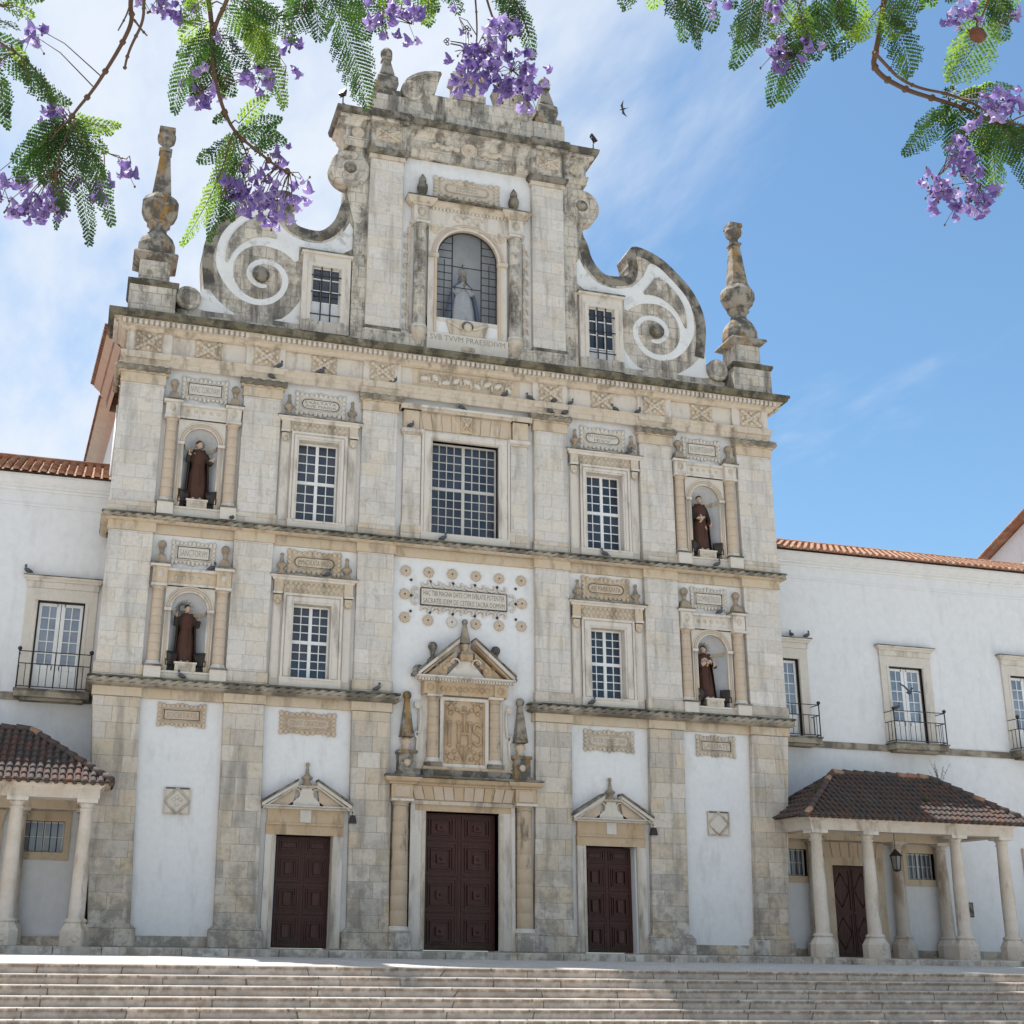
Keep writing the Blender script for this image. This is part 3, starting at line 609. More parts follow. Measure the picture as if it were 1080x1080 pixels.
mb.add([splay(6.0, x, z) for x, z in ((-10.7, 17.7), (-11.02, 17.75), (-11.12, 17.85), (-11.16, 18.1), (-11.36, 18.28), (-11.40, 18.42), (-11.63, 18.62), (-10.7, 18.7))], [tuple(range(8))], 'brick')
mb.build('flank_wall', CH)
def tile_roof(mb, e0, e1, t0, t1, m, pitch=0.24, r=0.085, rows=5, under=True):
    """rows of half-round tiles laid up the slope from eave e0-e1 to top t0-t1; hips where the top is shorter"""
    e0, e1, t0, t1 = map(Vector, (e0, e1, t0, t1)); L = (e1-e0).length; n = max(1, int(L/pitch)); ax = (e1-e0).normalized()
    nrm = (e1-e0).cross(t0-e0).normalized(); nrm = -nrm if nrm.z < 0 else nrm
    mb.add([tuple(e0), tuple(e1), tuple(t1), tuple(t0)], [(0, 1, 2, 3)], m)
    # slope line through each tile column, trimmed by the hips
    top_c = (t0+t1)/2; base = e0.copy(); up_ = (t0-e0)-ax*((t0-e0).dot(ax)); H_ = up_.length; up_.normalize()
    s0 = (t0-e0).dot(ax); s1 = (t1-e0).dot(ax)
    for i in range(n):
        u = (i+0.5)*L/n; lim = H_
        if s0 > 0.05 and u < s0: lim = H_*u/s0
        if s1 < L-0.05 and u > s1: lim = H_*(L-u)/(L-s1)
        if s1 > L+0.05: pass
        k = max(1, int(round(rows*lim/H_))); seg = lim/k
        for j in range(k):
            a = e0+ax*u+up_*(seg*j-0.05)+nrm*(0.012); b = e0+ax*u+up_*(seg*(j+1)+0.01)+nrm*(0.0)
            jx = ax*rnd.uniform(-0.008, 0.008); vs = []
            for p, rr, lift in ((a, r*1.05, 0.030), (b, r*0.85, 0.0)):
                for q in range(6):
                    an = math.pi*q/5; vs.append(tuple(p+jx+ax*(rr*math.cos(an))+nrm*(rr*math.sin(an)*0.85+lift)))
            fs = [(q, q+1, 7+q, 6+q) for q in range(5)]+[(0, 1, 2, 3, 4, 5)]
            mb.add(vs, fs, m, False)
mb = MB(); tile_roof(mb, (-11.66, 1.0, 18.66), (-12.02, 6.02, 18.66), (-10.4, 1.0, 19.0), (-10.4, 6.02, 19.0), 'tile', 0.22, 0.09, 3); mb.add([(-10.4, 1.0, 19.0), (-10.4, 6.02, 19.0), (0, 6.02, 19.2), (0, 1.0, 19.2)], [(0,1,2,3)], 'tile'); mb.build('roof', CH)
# nave behind the front: slightly splayed from it
mb = MB(); N0, N1 = 6.0, 26.0; nx = lambda y, x: x-0.0605*(y-6.0)
mb.add([(nx(N0,-11.06),N0,6),(nx(N1,-11.06),N1,6),(nx(N1,-11.06),N1,17.95),(nx(N0,-11.06),N0,17.95)], [(0,1,2,3)], 'white')
for (xa, za), (xb, zb), m_ in (((-11.06, 17.9), (-11.28, 17.98), 'soffit'), ((-11.28, 17.98), (-11.30, 18.08), 'soffit'), ((-11.30, 18.08), (-11.68, 18.22), 'rose')):
    mb.add([(nx(N0,xa),N0,za),(nx(N1,xa),N1,za),(nx(N1,xb),N1,zb),(nx(N0,xb),N0,zb)], [(0,1,2,3)], m_)
mb.build('nave_wall', CH)
mb = MB(); mb.add([(11,N0,6),(11,N1,6),(11,N1,17),(11,N0,17)], [(3,2,1,0)], 'white'); mb.build('nave_wall', CH)
mb = MB(); tile_roof(mb, (-11.70, N0, 18.24), (nx(N1,-11.70), N1, 18.24), (-6, N0, 19.0), (-6, N1, 19.0), 'tile', 0.22, 0.09, 4)
mb.add([(-6,N0,19.0),(-6,N1,19.0),(0,N1,19.6),(0,N0,19.6)], [(0,1,2,3)], 'tile'); mb.add([(0,N0,19.6),(0,N1,19.6),(11.6,N1,17.4),(11.6,N0,17.4)], [(0,1,2,3)], 'tile'); mb.build('nave_roof', CH)
mb = MB(); mb.tube([(-11.1, 2.1, 6.9), (-11.1, 2.05, 13), (-11.08, 2.05, 16.4)], 0.05, 'pipe', 8); mb.build('downpipe', CH)

# ------------------------------------------------------------------ details: finials, cartouches, niches, windows
def ball_finial(mb, x, y, z, h, m='finial', r=0.135):
    mb.box(x-0.19, x+0.19, y-0.15, y+0.15, z, z+0.07*h, m); mb.taper((x, y), 0.17, 0.13, 0.14, 0.11, z+0.07*h, z+0.33*h, m)
    zc = z+h-r; mb.lathe((x, y), [(0.10, z+0.33*h), (0.12, z+0.36*h), (0.065, z+0.40*h), (0.06, z+0.50*h), (0.09, zc-r*0.8)], m, 12)
    mb.ball((x, y, zc), r, m, 14, 9)
def vase_finial(mb, x, y, z, h, m='finial', w=0.16):
    mb.box(x-w*1.15, x+w*1.15, y-w*0.9, y+w*0.9, z, z+0.05*h, m)
    mb.lathe((x, y), [(w*0.95, z+0.05*h), (w*0.75, z+0.16*h), (w*0.42, z+0.24*h), (w*0.45, z+0.29*h), (w*0.95, z+0.38*h), (w*1.05, z+0.45*h), (w*0.9, z+0.51*h), (w*0.52, z+0.54*h), (w*0.40, z+0.70*h), (w*0.26, z+0.83*h), (w*0.34, z+0.86*h), (w*0.42, z+0.92*h), (w*0.28, z+0.98*h), (0.01, z+h)], m, 10)
def needle(mb, x, y, z, h, w, m='obelisk', ball=True):
    """square pedestal, bulb and tapering four-sided needle with a ball"""
    mb.box(x-w, x+w, y-w*0.8, y+w*0.8, z, z+0.04*h, m); mb.box(x-w*0.85, x+w*0.85, y-w*0.7, y+w*0.7, z+0.04*h, z+0.25*h, m); mb.box(x-w*1.0, x+w*1.0, y-w*0.8, y+w*0.8, z+0.25*h, z+0.285*h, m)
    mb.ball((x, y-w*0.7, z+0.14*h), (w*0.35, 0.05, w*0.35), 'rose', 8, 6)
    mb.lathe((x, y), [(w*0.6, z+0.285*h), (w*0.30, z+0.33*h), (w*0.55, z+0.38*h), (w*0.5, z+0.41*h), (w*0.32, z+0.44*h)], 'rose', 12)
    mb.taper((x, y), w*0.66, w*0.22, w*0.6, w*0.2, z+0.45*h, z+0.90*h, m)
    if ball: mb.ball((x, y, z+0.945*h), 0.055*h, m, 10, 7)
def cartouche(mb, xc, zc, w, h, y, body, kind='oval', fh=0.46, fw=0.70, m='carved_pale', ink='ink_pale', rows=1, seed=0):
    rg = random.Random(seed+31); yb = y+0.05
    # scalloped slab
    pts = []; nx, nz = 11, 5; rr = h*0.05
    for i in range(nx): pts.append((xc-w/2+w*i/nx+w/nx/2, zc+h/2))
    mb.prism([(xc-w*0.45, zc-h*0.38), (xc+w*0.45, zc-h*0.38), (xc+w*0.45, zc+h*0.38), (xc-w*0.45, zc+h*0.38)], y, yb+0.1, m)
    for i in range(nx):
        x = xc-w*0.46+w*0.92*i/(nx-1)
        for sz in (-1, 1):
            k = 1.0+0.35*math.cos(i*1.3); mb.ball((x, y+0.01, zc+sz*h*(0.385+0.02*k)), (w*0.043, 0.045, h*0.10*k), m, 9, 6)
            if i % 2: mb.tube([(x+w*0.04*math.cos(q), y-0.012, zc+sz*(h*0.34+h*0.06*math.sin(q))) for q in [j*0.8 for j in range(7)]], 0.018, m, 5)
    for j in range(nz):
        z = zc-h*0.38+h*0.76*j/(nz-1)
        for sx in (-1, 1):
            mb.ball((xc+sx*w*0.455, y+0.01, z), (w*0.045, 0.045, h*0.095), m, 9, 6)
            mb.tube([(xc+sx*(w*0.42+w*0.025*math.cos(q)), y-0.012, z+h*0.07*math.sin(q)) for q in [p*0.8 for p in range(6)]], 0.014, m, 5)
    a, b = w*fw/2, h*fh/2
    if kind == 'oval':
        r = b; loop = [(xc+a-r+r*math.cos(t), zc+r*math.sin(t)) for t in [-math.pi/2+math.pi*i/8 for i in range(9)]]+[(xc-a+r-r*math.cos(t), zc-r*math.sin(t)) for t in [-math.pi/2+math.pi*i/8 for i in range(9)]]
    else: loop = [(xc+a, zc-b), (xc+a, zc+b), (xc-a, zc+b), (xc-a, zc-b)]
    mb.prism(loop, y-0.012, y+0.02, m)
    for i in range(len(loop)):
        p, q = loop[i], loop[(i+1) % len(loop)]; mb.tube([(p[0], y-0.02, p[1]), (q[0], y-0.02, q[1])], 0.016, 'groove' if kind == 'rect' or ink == 'ink' else m, 4)
        mb.tube([(xc+(p[0]-xc)*1.05, y-0.022, zc+(p[1]-zc)*1.12), (xc+(q[0]-xc)*1.05, y-0.022, zc+(q[1]-zc)*1.12)], 0.018, m, 4)
    if body:
        lines = body.split('\n'); hh = (2*b)*0.78/len(lines)
        for i, t in enumerate(lines): mb.text(t, xc, zc+b*0.78-hh*(i+0.5), 2*a*(0.84 if kind == 'oval' else 0.86)*(1 if len(t) > 6 else 0.6), hh*0.72, y-0.016, ink)

def column(mb, x, y, z0, z1, r, m='rose', drums=7, cap='stone', banded=True):
    mb.lathe((x, y), [(r*1.28, z0), (r*1.28, z0+0.05), (r*1.12, z0+0.07), (r*1.18, z0+0.11), (r*1.0, z0+0.14)], cap, 18)
    n = drums; prof = []
    zz0, zz1 = z0+0.14, z1-0.20
    for i in range(n):
        a = zz0+(zz1-zz0)*i/n; b = zz0+(zz1-zz0)*(i+1)/n; f = 1-0.12*(i/n); g = 1-0.12*((i+1)/n)
        prof += [(r*f*0.955, a), (r*f, a+0.02), (r*g, b-0.02), (r*g*0.955, b)]
    mb.lathe((x, y), prof, m, 18)
    mb.lathe((x, y), [(r*0.88, zz1), (r*1.0, zz1+0.02), (r*0.90, zz1+0.04), (r*0.92, zz1+0.08), (r*1.2, zz1+0.13)], m, 18)
    mb.box(x-r*1.25, x+r*1.25, y-r*1.25, y+r*1.25, zz1+0.13, z1, cap)

def niche(xc, zb, zs, r, q, body, pk, seed):
    """q: dict of column foot, column head, block top, slab top, finial height"""
    mb = MB(); sdn = 12; f = 0.10
    # recess: half cylinder and quarter dome
    vs = []; an = [math.pi*i/sdn for i in range(sdn+1)]
    for z in (zb, zs): vs += [(xc+r*math.cos(a), 0.2+r*math.sin(a), z) for a in an]
    mb.add(vs, [(i, i+1, sdn+2+i, sdn+1+i)[::-1] for i in range(sdn)], 'niche', True)
    vs = []; rings = 6
    for j in range(rings+1):
        t = math.pi/2*j/rings
        vs += [(xc+r*math.cos(a)*math.cos(t), 0.2+r*math.sin(a)*math.cos(t), zs+r*math.sin(t)) for a in an]
    mb.add(vs, [(j*(sdn+1)+i, j*(sdn+1)+i+1, (j+1)*(sdn+1)+i+1, (j+1)*(sdn+1)+i)[::-1] for j in range(rings) for i in range(sdn)], 'niche', True)
    mb.add([(xc+r*math.cos(a), 0.2+r*math.sin(a), zb+0.001) for a in an], [tuple(range(sdn+1))], 'niche')
    # ochre impost band inside the recess
    for i in range(sdn):
        a, b = an[i], an[i+1]; rr = r-0.03
        mb.add([(xc+rr*math.cos(a), 0.2+rr*math.sin(a), zs-0.10), (xc+rr*math.cos(b), 0.2+rr*math.sin(b), zs-0.10), (xc+rr*math.cos(b), 0.2+rr*math.sin(b), zs+0.02), (xc+rr*math.cos(a), 0.2+rr*math.sin(a), zs+0.02)], [(3,2,1,0)], 'ochre')
        mb.add([(xc+rr*math.cos(a), 0.2+rr*math.sin(a), zs+0.02), (xc+rr*math.cos(b), 0.2+rr*math.sin(b), zs+0.02), (xc+r*math.cos(b), 0.2+r*math.sin(b), zs+0.02), (xc+r*math.cos(a), 0.2+r*math.sin(a), zs+0.02)], [(3,2,1,0)], 'ochre')
    # front slab with the arched hole
    xi = 0.72; zt = q['head']-0.02
    for s in (-1, 1): mb.box(xc+s*r, xc+s*xi, f, 0.3, zb, zs, 'carved_pale')
    ap = arc(xc, zs, r, 180, 0, 16)
    for a, b in zip(ap[:-1], ap[1:]):
        mb.add([(a[0], f, a[1]), (b[0], f, b[1]), (b[0], f, zt), (a[0], f, zt)], [(0,1,2,3)], 'carved_pale')
        mb.add([(a[0], f, a[1]), (b[0], f, b[1]), (b[0], 0.22, b[1]), (a[0], 0.22, a[1])], [(3,2,1,0)], 'rose')
    for s in (-1, 1): mb.box(xc+s*r, xc+s*xi, f, 0.3, zs, zt, 'carved_pale')
    for rr, tr, m in ((r+0.02, 0.028, 'stone'), (r+0.10, 0.035, 'rose'), (r+0.17, 0.026, 'stone')):
        mb.tube([(p[0], f-0.005, p[1]) for p in arc(xc, zs, rr, 180, 0, 18)], tr, m, 6)
        for s in (-1, 1): mb.tube([(xc+s*rr, f-0.005, zb), (xc+s*rr, f-0.005, zs)], tr*0.9, m if rr < r+0.15 else 'stone', 6)
    for k in range(15):                                      # beading on the archivolt
        t = R_(8+164*k/14); mb.ball((xc+(r+0.06)*math.cos(t), f-0.01, zs+(r+0.06)*math.sin(t)), 0.022, 'carved', 6, 4)
    for s in (-1, 1): mb.box(xc+s*(r-0.01), xc+s*(r+0.2), f-0.07, f+0.02, zs-0.06, zs+0.03, 'stone')
    mb.box(xc-0.72, xc+0.72, 0.02, 0.4, zb-0.30, zb-0.002, 'carved_pale'); mb.box(xc-0.74, xc+0.74, -0.02, 0.3, zb-0.07, zb-0.02, 'stone')
    # entablature between the columns
    mb.box(xc-0.72, xc+0.72, 0.06, 0.3, q['head'], q['block'], q['m'])
    for k in range(5): mb.ball((xc-0.46+0.23*k, 0.06, (q['head']+q['block'])/2+0.03), (0.06, 0.03, 0.06), 'carved', 8, 5)
    mb.box(xc-0.75, xc+0.75, 0.03, 0.3, q['head'], q['head']+0.07, 'stone'); mb.box(xc-0.76, xc+0.76, -0.02, 0.3, q['block']-0.03, q['block']+0.05, 'stone')
    mb.box(xc-0.3, xc+0.3, 0.05, 0.62, zb, zb+0.27, 'carved'); mb.box(xc-0.33, xc+0.33, 0.03, 0.64, zb+0.225, zb+0.275, 'stone')
    mb.text('SANCT', xc, zb+0.12, 0.42, 0.09, 0.046, 'ink_pale')
    nb = mb.build('niche', CH)
    for s in (-1, 1):
        x = xc+s*0.94; mb = MB(); column(mb, x, 0.10, q['foot'], q['head'], 0.185, q['cm'], 8, 'stone')
        mb.box(x-0.24, x+0.24, -0.15, 0.25, zb-0.33, q['foot']-0.05, 'carved_pale'); mb.box(x-0.26, x+0.26, -0.17, 0.26, q['foot']-0.05, q['foot'], 'dark')
        mb.build('column', nb)
        mb = MB(); mb.box(x-0.215, x+0.215, -0.09, 0.26, q['head'], q['slab']-0.12, q['m']); mb.ball((x, -0.095, (q['head']+q['slab'])/2-0.02), (0.10, 0.03, 0.13), 'carved', 8, 5)
        mb.box(x-0.29, x+0.29, -0.16, 0.26, q['slab']-0.12, q['slab']-0.04, 'stone'); mb.box(x-0.30, x+0.30, -0.17, 0.26, q['slab']-0.04, q['slab'], 'dark'); mb.build('entablature_block', nb, bevel=0.01)
        mb = MB(); ball_finial(mb, x, 0.05, q['slab'], q['fin']); mb.build('finial', nb)
    mb = MB(); pz, ph, pw = pk; cartouche(mb, xc, pz, pw, ph, 0.15, body, 'rect', 0.50, 0.70, 'carved_pale', 'ink_pale', seed=seed); mb.build('plaque', nb)
    return nb
for s in (-1, 1):
    niche(s*8.5, 12.56, 14.63, 0.52, dict(foot=12.66, head=15.42, block=15.84, slab=15.98, fin=0.70, m='stone', cm='rose'), 'NVNC CORONAM' if s < 0 else 'IN SEMPITERNVM', (16.46, 0.78, 1.46), int(s+5))
    niche(s*8.47, 7.56, 9.40, 0.53, dict(foot=7.68, head=10.10, block=10.56, slab=10.73, fin=0.72, m='ochre' if s < 0 else 'stone', cm='rose'), 'SANCTORVM' if s < 0 else 'DOMINE DILEXI', (11.15, 0.74, 1.34), int(s+9))

def window(xc, gx, gz0, gz1, fx, fz1, px, pz0, cz, kind, body, pk, fin, seed, frame_m='stone'):
    """gx half width of glass; fx half width of the moulded frame; px half width over the strips"""
    mb = MB()
    for s in (-1, 1):
        mb.box(xc+s*gx, xc+s*fx, 0.06, 0.45, gz0-0.02, gz1, frame_m); mb.box(xc+s*(gx+0.06), xc+s*(fx-0.10), 0.03, 0.1, gz0, gz1+0.06, frame_m); mb.box(xc+s*(fx-0.07), xc+s*fx, 0.015, 0.1, gz0-0.02, fz1, frame_m)
        mb.box(xc+s*fx, xc+s*px, 0.12, 0.3, pz0, cz-0.14, 'carved_pale'); mb.box(xc+s*(fx+0.05), xc+s*(px-0.03), 0.10, 0.2, pz0+0.25, fz1-0.35, frame_m)
        mb.box(xc+s*(px-0.27), xc+s*(px+0.0), 0.0, 0.3, fz1-0.05, cz-0.14, kind); mb.box(xc+s*(px-0.25), xc+s*(px+0.02), -0.03, 0.3, fz1-0.05, fz1+0.02, 'stone')
        mb.box(xc+s*(px-0.24), xc+s*(px-0.02), 0.03, 0.3, fz1-0.28, fz1-0.07, kind); mb.ball((xc+s*(px-0.13), 0.04, fz1-0.26), (0.09, 0.05, 0.09), kind, 8, 6)
    mb.box(xc-fx, xc+fx, 0.06, 0.45, gz1, fz1, frame_m); mb.box(xc-fx+0.10, xc+fx-0.10, 0.03, 0.1, gz1+0.06, fz1-0.10, frame_m); mb.box(xc-fx, xc+fx, 0.013, 0.1, fz1-0.07, fz1+0.002, frame_m)
    mb.box(xc-fx-0.02, xc+fx+0.02, -0.01, 0.6, gz0-0.32, gz0-0.021, 'carved_pale'); mb.box(xc-gx-0.1, xc+gx+0.1, -0.03, 0.5, gz0-0.09, gz0-0.03, 'stone')
    mb.box(xc-px+0.27, xc+px-0.27, 0.07, 0.3, fz1+0.002, cz-0.14, kind)
    n = 12; w = (px-0.27)*2/n; zc = (fz1+cz-0.14)/2; hh = (cz-0.14-fz1)*0.36
    for k in range(n):
        x = xc-(px-0.27)+w*(k+0.5); mb.tube([(x-w/2, 0.06, zc-hh), (x+w/2, 0.06, zc+hh)], 0.016, 'carved', 4); mb.tube([(x-w/2, 0.06, zc+hh), (x+w/2, 0.06, zc-hh)], 0.016, 'carved', 4)
        mb.ball((x, 0.06, zc), (0.03, 0.03, 0.03), kind, 6, 4)
    mb.sweep([(xc-px, 0.3), (xc-px, 0.05), (xc+px, 0.05), (xc+px, 0.3)], [(0, cz-0.15), (0.04, cz-0.14), (0.06, cz-0.09), (0.13, cz-0.055), (0.14, cz-0.02), (0, cz-0.02)], 'stone')
    mb.box(xc-px-0.15, xc+px+0.15, -0.10, 0.3, cz-0.02, cz+0.012, 'dark')
    wb = mb.build('window', CH)
    sash(xc, gx, gz0, gz1, wb, 2, 4, 0.42)
    for s in (-1, 1): mb = MB(); vase_finial(mb, xc+s*(px-0.20), 0.08, cz+0.012, fin); mb.build('finial', wb)
    mb = MB(); pz, ph, pw = pk; cartouche(mb, xc, pz, pw, ph, 0.15, body, 'oval', 0.40, 0.72, 'ochre' if seed in (3, 4) else 'carved_pale', 'ink', seed=seed); mb.build('plaque', wb)
def sash(xc, gx, z0, z1, parent, cols, rows, y, m='paint', split=True, glass='glass', outer=0.05):
    """two leaves, a transom, cols x rows panes in each quarter"""
    mb = MB(); t = 0.028; zm = (z0+z1)/2
    for s in (-1, 1): mb.box(xc+s*gx, xc+s*(gx-outer), y-0.03, y+0.04, z0, z1, m)
    mb.box(xc-gx+outer, xc+gx-outer, y-0.03, y+0.04, z1-outer, z1, m); mb.box(xc-gx+outer, xc+gx-outer, y-0.03, y+0.04, z0, z0+outer, m)
    mb.box(xc-gx+outer, xc+gx-outer, y-0.045, y+0.04, zm-0.05, zm+0.05, m)
    for za, zb in ((z0+outer, zm-0.05), (zm+0.05, z1-outer)):
        mb.box(xc-0.05, xc+0.05, y-0.04, y+0.04, za, zb, m)
        for sa, sb in ((xc-gx+outer, xc-0.05), (xc+0.05, xc+gx-outer)):
            for c in range(1, cols): x = sa+(sb-sa)*c/cols; mb.box(x-t/2, x+t/2, y-0.02, y+0.03, za, zb, m)
            for r in range(1, rows): z = za+(zb-za)*r/rows; mb.box(sa, sb, y-0.018, y+0.028, z-t/2, z+t/2, m)
    mb.build('sash', parent)
    mb = MB()
    for za, zb in ((z0+outer, zm-0.05), (zm+0.05, z1-outer)):
        for sa, sb in ((xc-gx+outer, xc-0.05), (xc+0.05, xc+gx-outer)):
            for c in range(cols):
                for r in range(rows):
                    x0 = sa+(sb-sa)*c/cols; x1 = sa+(sb-sa)*(c+1)/cols; a = za+(zb-za)*r/rows; b = za+(zb-za)*(r+1)/rows
                    ty = rnd.uniform(-0.004, 0.004); tz = rnd.uniform(-0.004, 0.004)
                    mb.add([(x0, y+0.012+ty, a), (x1, y+0.012-ty, a), (x1, y+0.012-ty+tz, b), (x0, y+0.012+ty+tz, b)], [(0,1,2,3)], glass)
    mb.build('glass', parent)
for s in (-1, 1):
    window(s*4.80, 0.58, 7.62, 9.86, 0.91, 10.16, 1.21, 7.3, 10.70, 'ochre', 'IMMACVLATA VIRGO' if s < 0 else 'AVE MARIA GRATIA', (11.18, 0.76, 1.70), 0.70, 3 if s < 0 else 4)
    window(s*4.83, 0.645, 12.52, 15.15, 0.89, 15.40, 1.22, 12.22, 15.88, 'carved', 'EXALTATA\nAVE MARIA' if s < 0 else 'IN HONOREM\nIESV', (16.42, 0.80, 1.66), 0.76, 5 if s < 0 else 6)
# centre window
mb = MB()
for s in (-1, 1):
    mb.box(s*1.13, s*1.50, 0.06, 0.5, 12.45, 15.95, 'stone'); mb.box(s*1.20, s*1.40, 0.03, 0.1, 12.5, 15.718, 'stone'); mb.box(s*1.42, s*1.49, 0.01, 0.1, 12.45, 15.95, 'stone')
    mb.box(s*1.52, s*2.10, 0.05, 0.3, 12.72, 15.75, 'ashlar'); mb.box(s*1.49, s*2.14, 0.0, 0.3, 12.22, 12.68, 'ashlar_low'); mb.box(s*1.50, s*2.12, 0.02, 0.3, 12.68, 12.74, 'stone')
    mb.box(s*1.49, s*2.15, 0.0, 0.3, 15.75, 15.82, 'carved'); mb.box(s*1.46, s*2.19, -0.05, 0.3, 15.82, 15.94, 'stone'); mb.box(s*1.60, s*2.12, 0.0, 0.3, 15.96, 16.58, 'ochre'); mb.box(s*1.55, s*2.24, -0.10, 0.3, 16.60, 16.78, 'carved')
mb.box(-1.13, 1.13, 0.06, 0.5, 15.68, 15.95, 'stone'); mb.box(-1.40, 1.40, 0.03, 0.1, 15.72, 15.90, 'stone'); mb.box(-1.56, 1.56, 0.10, 0.3, 15.96, 16.60, 'ochre')
for k in range(9):                                             # flat arch voussoirs
    x = -1.45+2.9*(k+0.5)/9; d = 0.05*(k-4)/4
    if k != 4: mb.prism([(x-0.15, 16.0), (x+0.15, 16.0), (x+0.15+d*1.6, 16.56), (x-0.15+d*1.6, 16.56)], 0.075, 0.2, 'ochre' if k % 2 else 'rose')
mb.box(-0.19, 0.19, 0.02, 0.2, 16.0, 16.56, 'ochre'); carve(mb, 0, 16.28, 0.32, 0.42, 0.01, 'ochre', 3)
mb.box(-2.2, 2.2, -0.04, 0.3, 16.60, 16.70, 'carved'); mb.box(-2.24, 2.24, -0.09, 0.3, 16.70, 16.78, 'stone'); mb.box(-1.5, 1.5, 0.0, 0.6, 12.22, 12.5, 'carved_pale')
wb = mb.build('window', CH)
sash(0, 1.13, 12.55, 15.68, wb, 4, 5, 0.42, 'greypaint', outer=0.06)

# grated windows in the attic
for s in (-1, 1):
    xc = s*4.86; mb = MB()
    for q in (-1, 1): mb.box(xc+q*0.47, xc+q*0.80, 0.0, 0.4, 19.3, 21.28, 'stone'); mb.box(xc+q*0.50, xc+q*0.62, -0.03, 0.1, 19.34, 21.3, 'carved_pale')
    mb.box(xc-0.80, xc+0.80, 0.0, 0.4, 21.28, 21.72, 'stone'); mb.box(xc-0.62, xc+0.62, -0.03, 0.1, 21.3, 21.42, 'carved_pale'); mb.box(xc-0.86, xc+0.86, -0.10, 0.3, 21.72, 21.80, 'stone'); mb.box(xc-0.88, xc+0.88, -0.12, 0.3, 21.80, 21.85, 'dark')
    mb.box(xc-0.80, xc+0.80, -0.04, 0.4, 18.9, 19.3, 'volute'); mb.box(xc-0.47, xc+0.47, 0.11, 0.15, 19.3, 20.0 if s < 0 else 19.7, 'niche')
    wb = mb.build('window', CH)
    zb = 20.0 if s < 0 else 19.72; mb = MB()
    for q in (-1, 1): mb.box(xc+q*0.47, xc+q*0.43, 0.08, 0.14, zb, 21.28, 'greypaint'); mb.box(xc+q*0.155-0.015, xc+q*0.155+0.015, 0.09, 0.135, zb, 21.28, 'paint')
    for z in (zb+0.02, zb+(21.28-zb)*0.35, zb+(21.28-zb)*0.68, 21.26): mb.box(xc-0.43, xc+0.43, 0.092, 0.133, z-0.017, z+0.017, 'paint')
    mb.build('sash', wb); mb = MB(); mb.box(xc-0.44, xc+0.44, 0.142, 0.152, zb, 21.28, 'glass'); mb.build('glass', wb)
    mb = MB()
    for q in (-0.16, 0.16): mb.tube([(xc+q, 0.0, 19.32), (xc+q, 0.0, 21.28)], 0.024, 'iron', 5)
    for z in (19.55, 20.35, 20.95): mb.tube([(xc-0.5, -0.015, z), (xc+0.5, -0.015, z)], 0.022, 'iron', 5)
    mb.build('window_grate', wb)
# ------------------------------------------------------------------ doors and portals
def door(x0, x1, z0, z1, y, rows, stud):
    xm = (x0+x1)/2; D = MB(); D.box(x0-0.02, x1+0.02, y+0.06, y+0.10, z0, z1, 'door'); db = D.build('door', CH)
    for a, b in ((x0, xm-0.006), (xm+0.006, x1)):
        mb = MB(); mb.box(a, b, y, y+0.055, z0+0.01, z1, 'door'); z = z0+0.02; H = z1-z0-0.04
        for k, fr in enumerate(rows):
            h = H*fr; za, zb = z+0.05, z+h-0.05; w = b-a; xa, xb = a+0.07, b-0.07; cz = (za+zb)/2; cxm = (xa+xb)/2
            for t, (i0, dp) in enumerate(((0.0, 0.035), (0.13, 0.055), (0.22, 0.08))):
                fx = (xb-xa)/2*(1-i0*2*0.85)-0.0; fz = (zb-za)/2*(1-i0*2*0.85) if fr > 0.15 else (zb-za)/2*(1-i0*1.6)
                f = 0.028
                for (p, q, u, v) in ((cxm-fx, cxm+fx, cz+fz-f, cz+fz), (cxm-fx, cxm+fx, cz-fz, cz-fz+f), (cxm-fx, cxm-fx+f, cz-fz+f, cz+fz-f), (cxm+fx-f, cxm+fx, cz-fz+f, cz+fz-f)):
                    mb.box(p, q, y-dp, y+0.01, u, v, 'door')
            px, pz = (xb-xa)*0.13, (zb-za)*(0.13 if stud == 'square' else 0.22)
            if fr < 0.16: px, pz = (xb-xa)*0.26, (zb-za)*0.20
            mb.taper((cxm, y-0.045), px, px, 0.045, 0.045, cz-pz, cz+pz, 'door')
            if stud == 'square' and fr > 0.16: mb.ball((cxm, y-0.09, cz), (0.05, 0.05, 0.05), 'door', 8, 6)
            n = int((xb-xa)/0.06)
            for i in range(n+1): mb.ball((xa+(xb-xa)*i/n, y-0.006, z+h), (0.018, 0.02, 0.018), 'door', 6, 4)
            z += h
        mb.build('leaf', db)
    mb = MB(); n = int((z1-z0)/0.08)
    for i in range(n): mb.ball((xm-0.0, y-0.012, z0+0.06+(z1-z0-0.1)*i/n), (0.02, 0.02, 0.02), 'door', 6, 4)
    mb.box(xm-0.035, xm+0.035, y-0.018, y+0.0, z0+0.01, z1, 'door'); mb.build('astragal', db)
door(-1.13, 1.13, 0.0, 3.88, 0.50, (0.265, 0.265, 0.265, 0.205), 'square')
for s in (-1, 1): door(s*4.70-0.82, s*4.70+0.82, 0.0, 3.05, 0.50, (0.29, 0.29, 0.27, 0.15), 'tall')
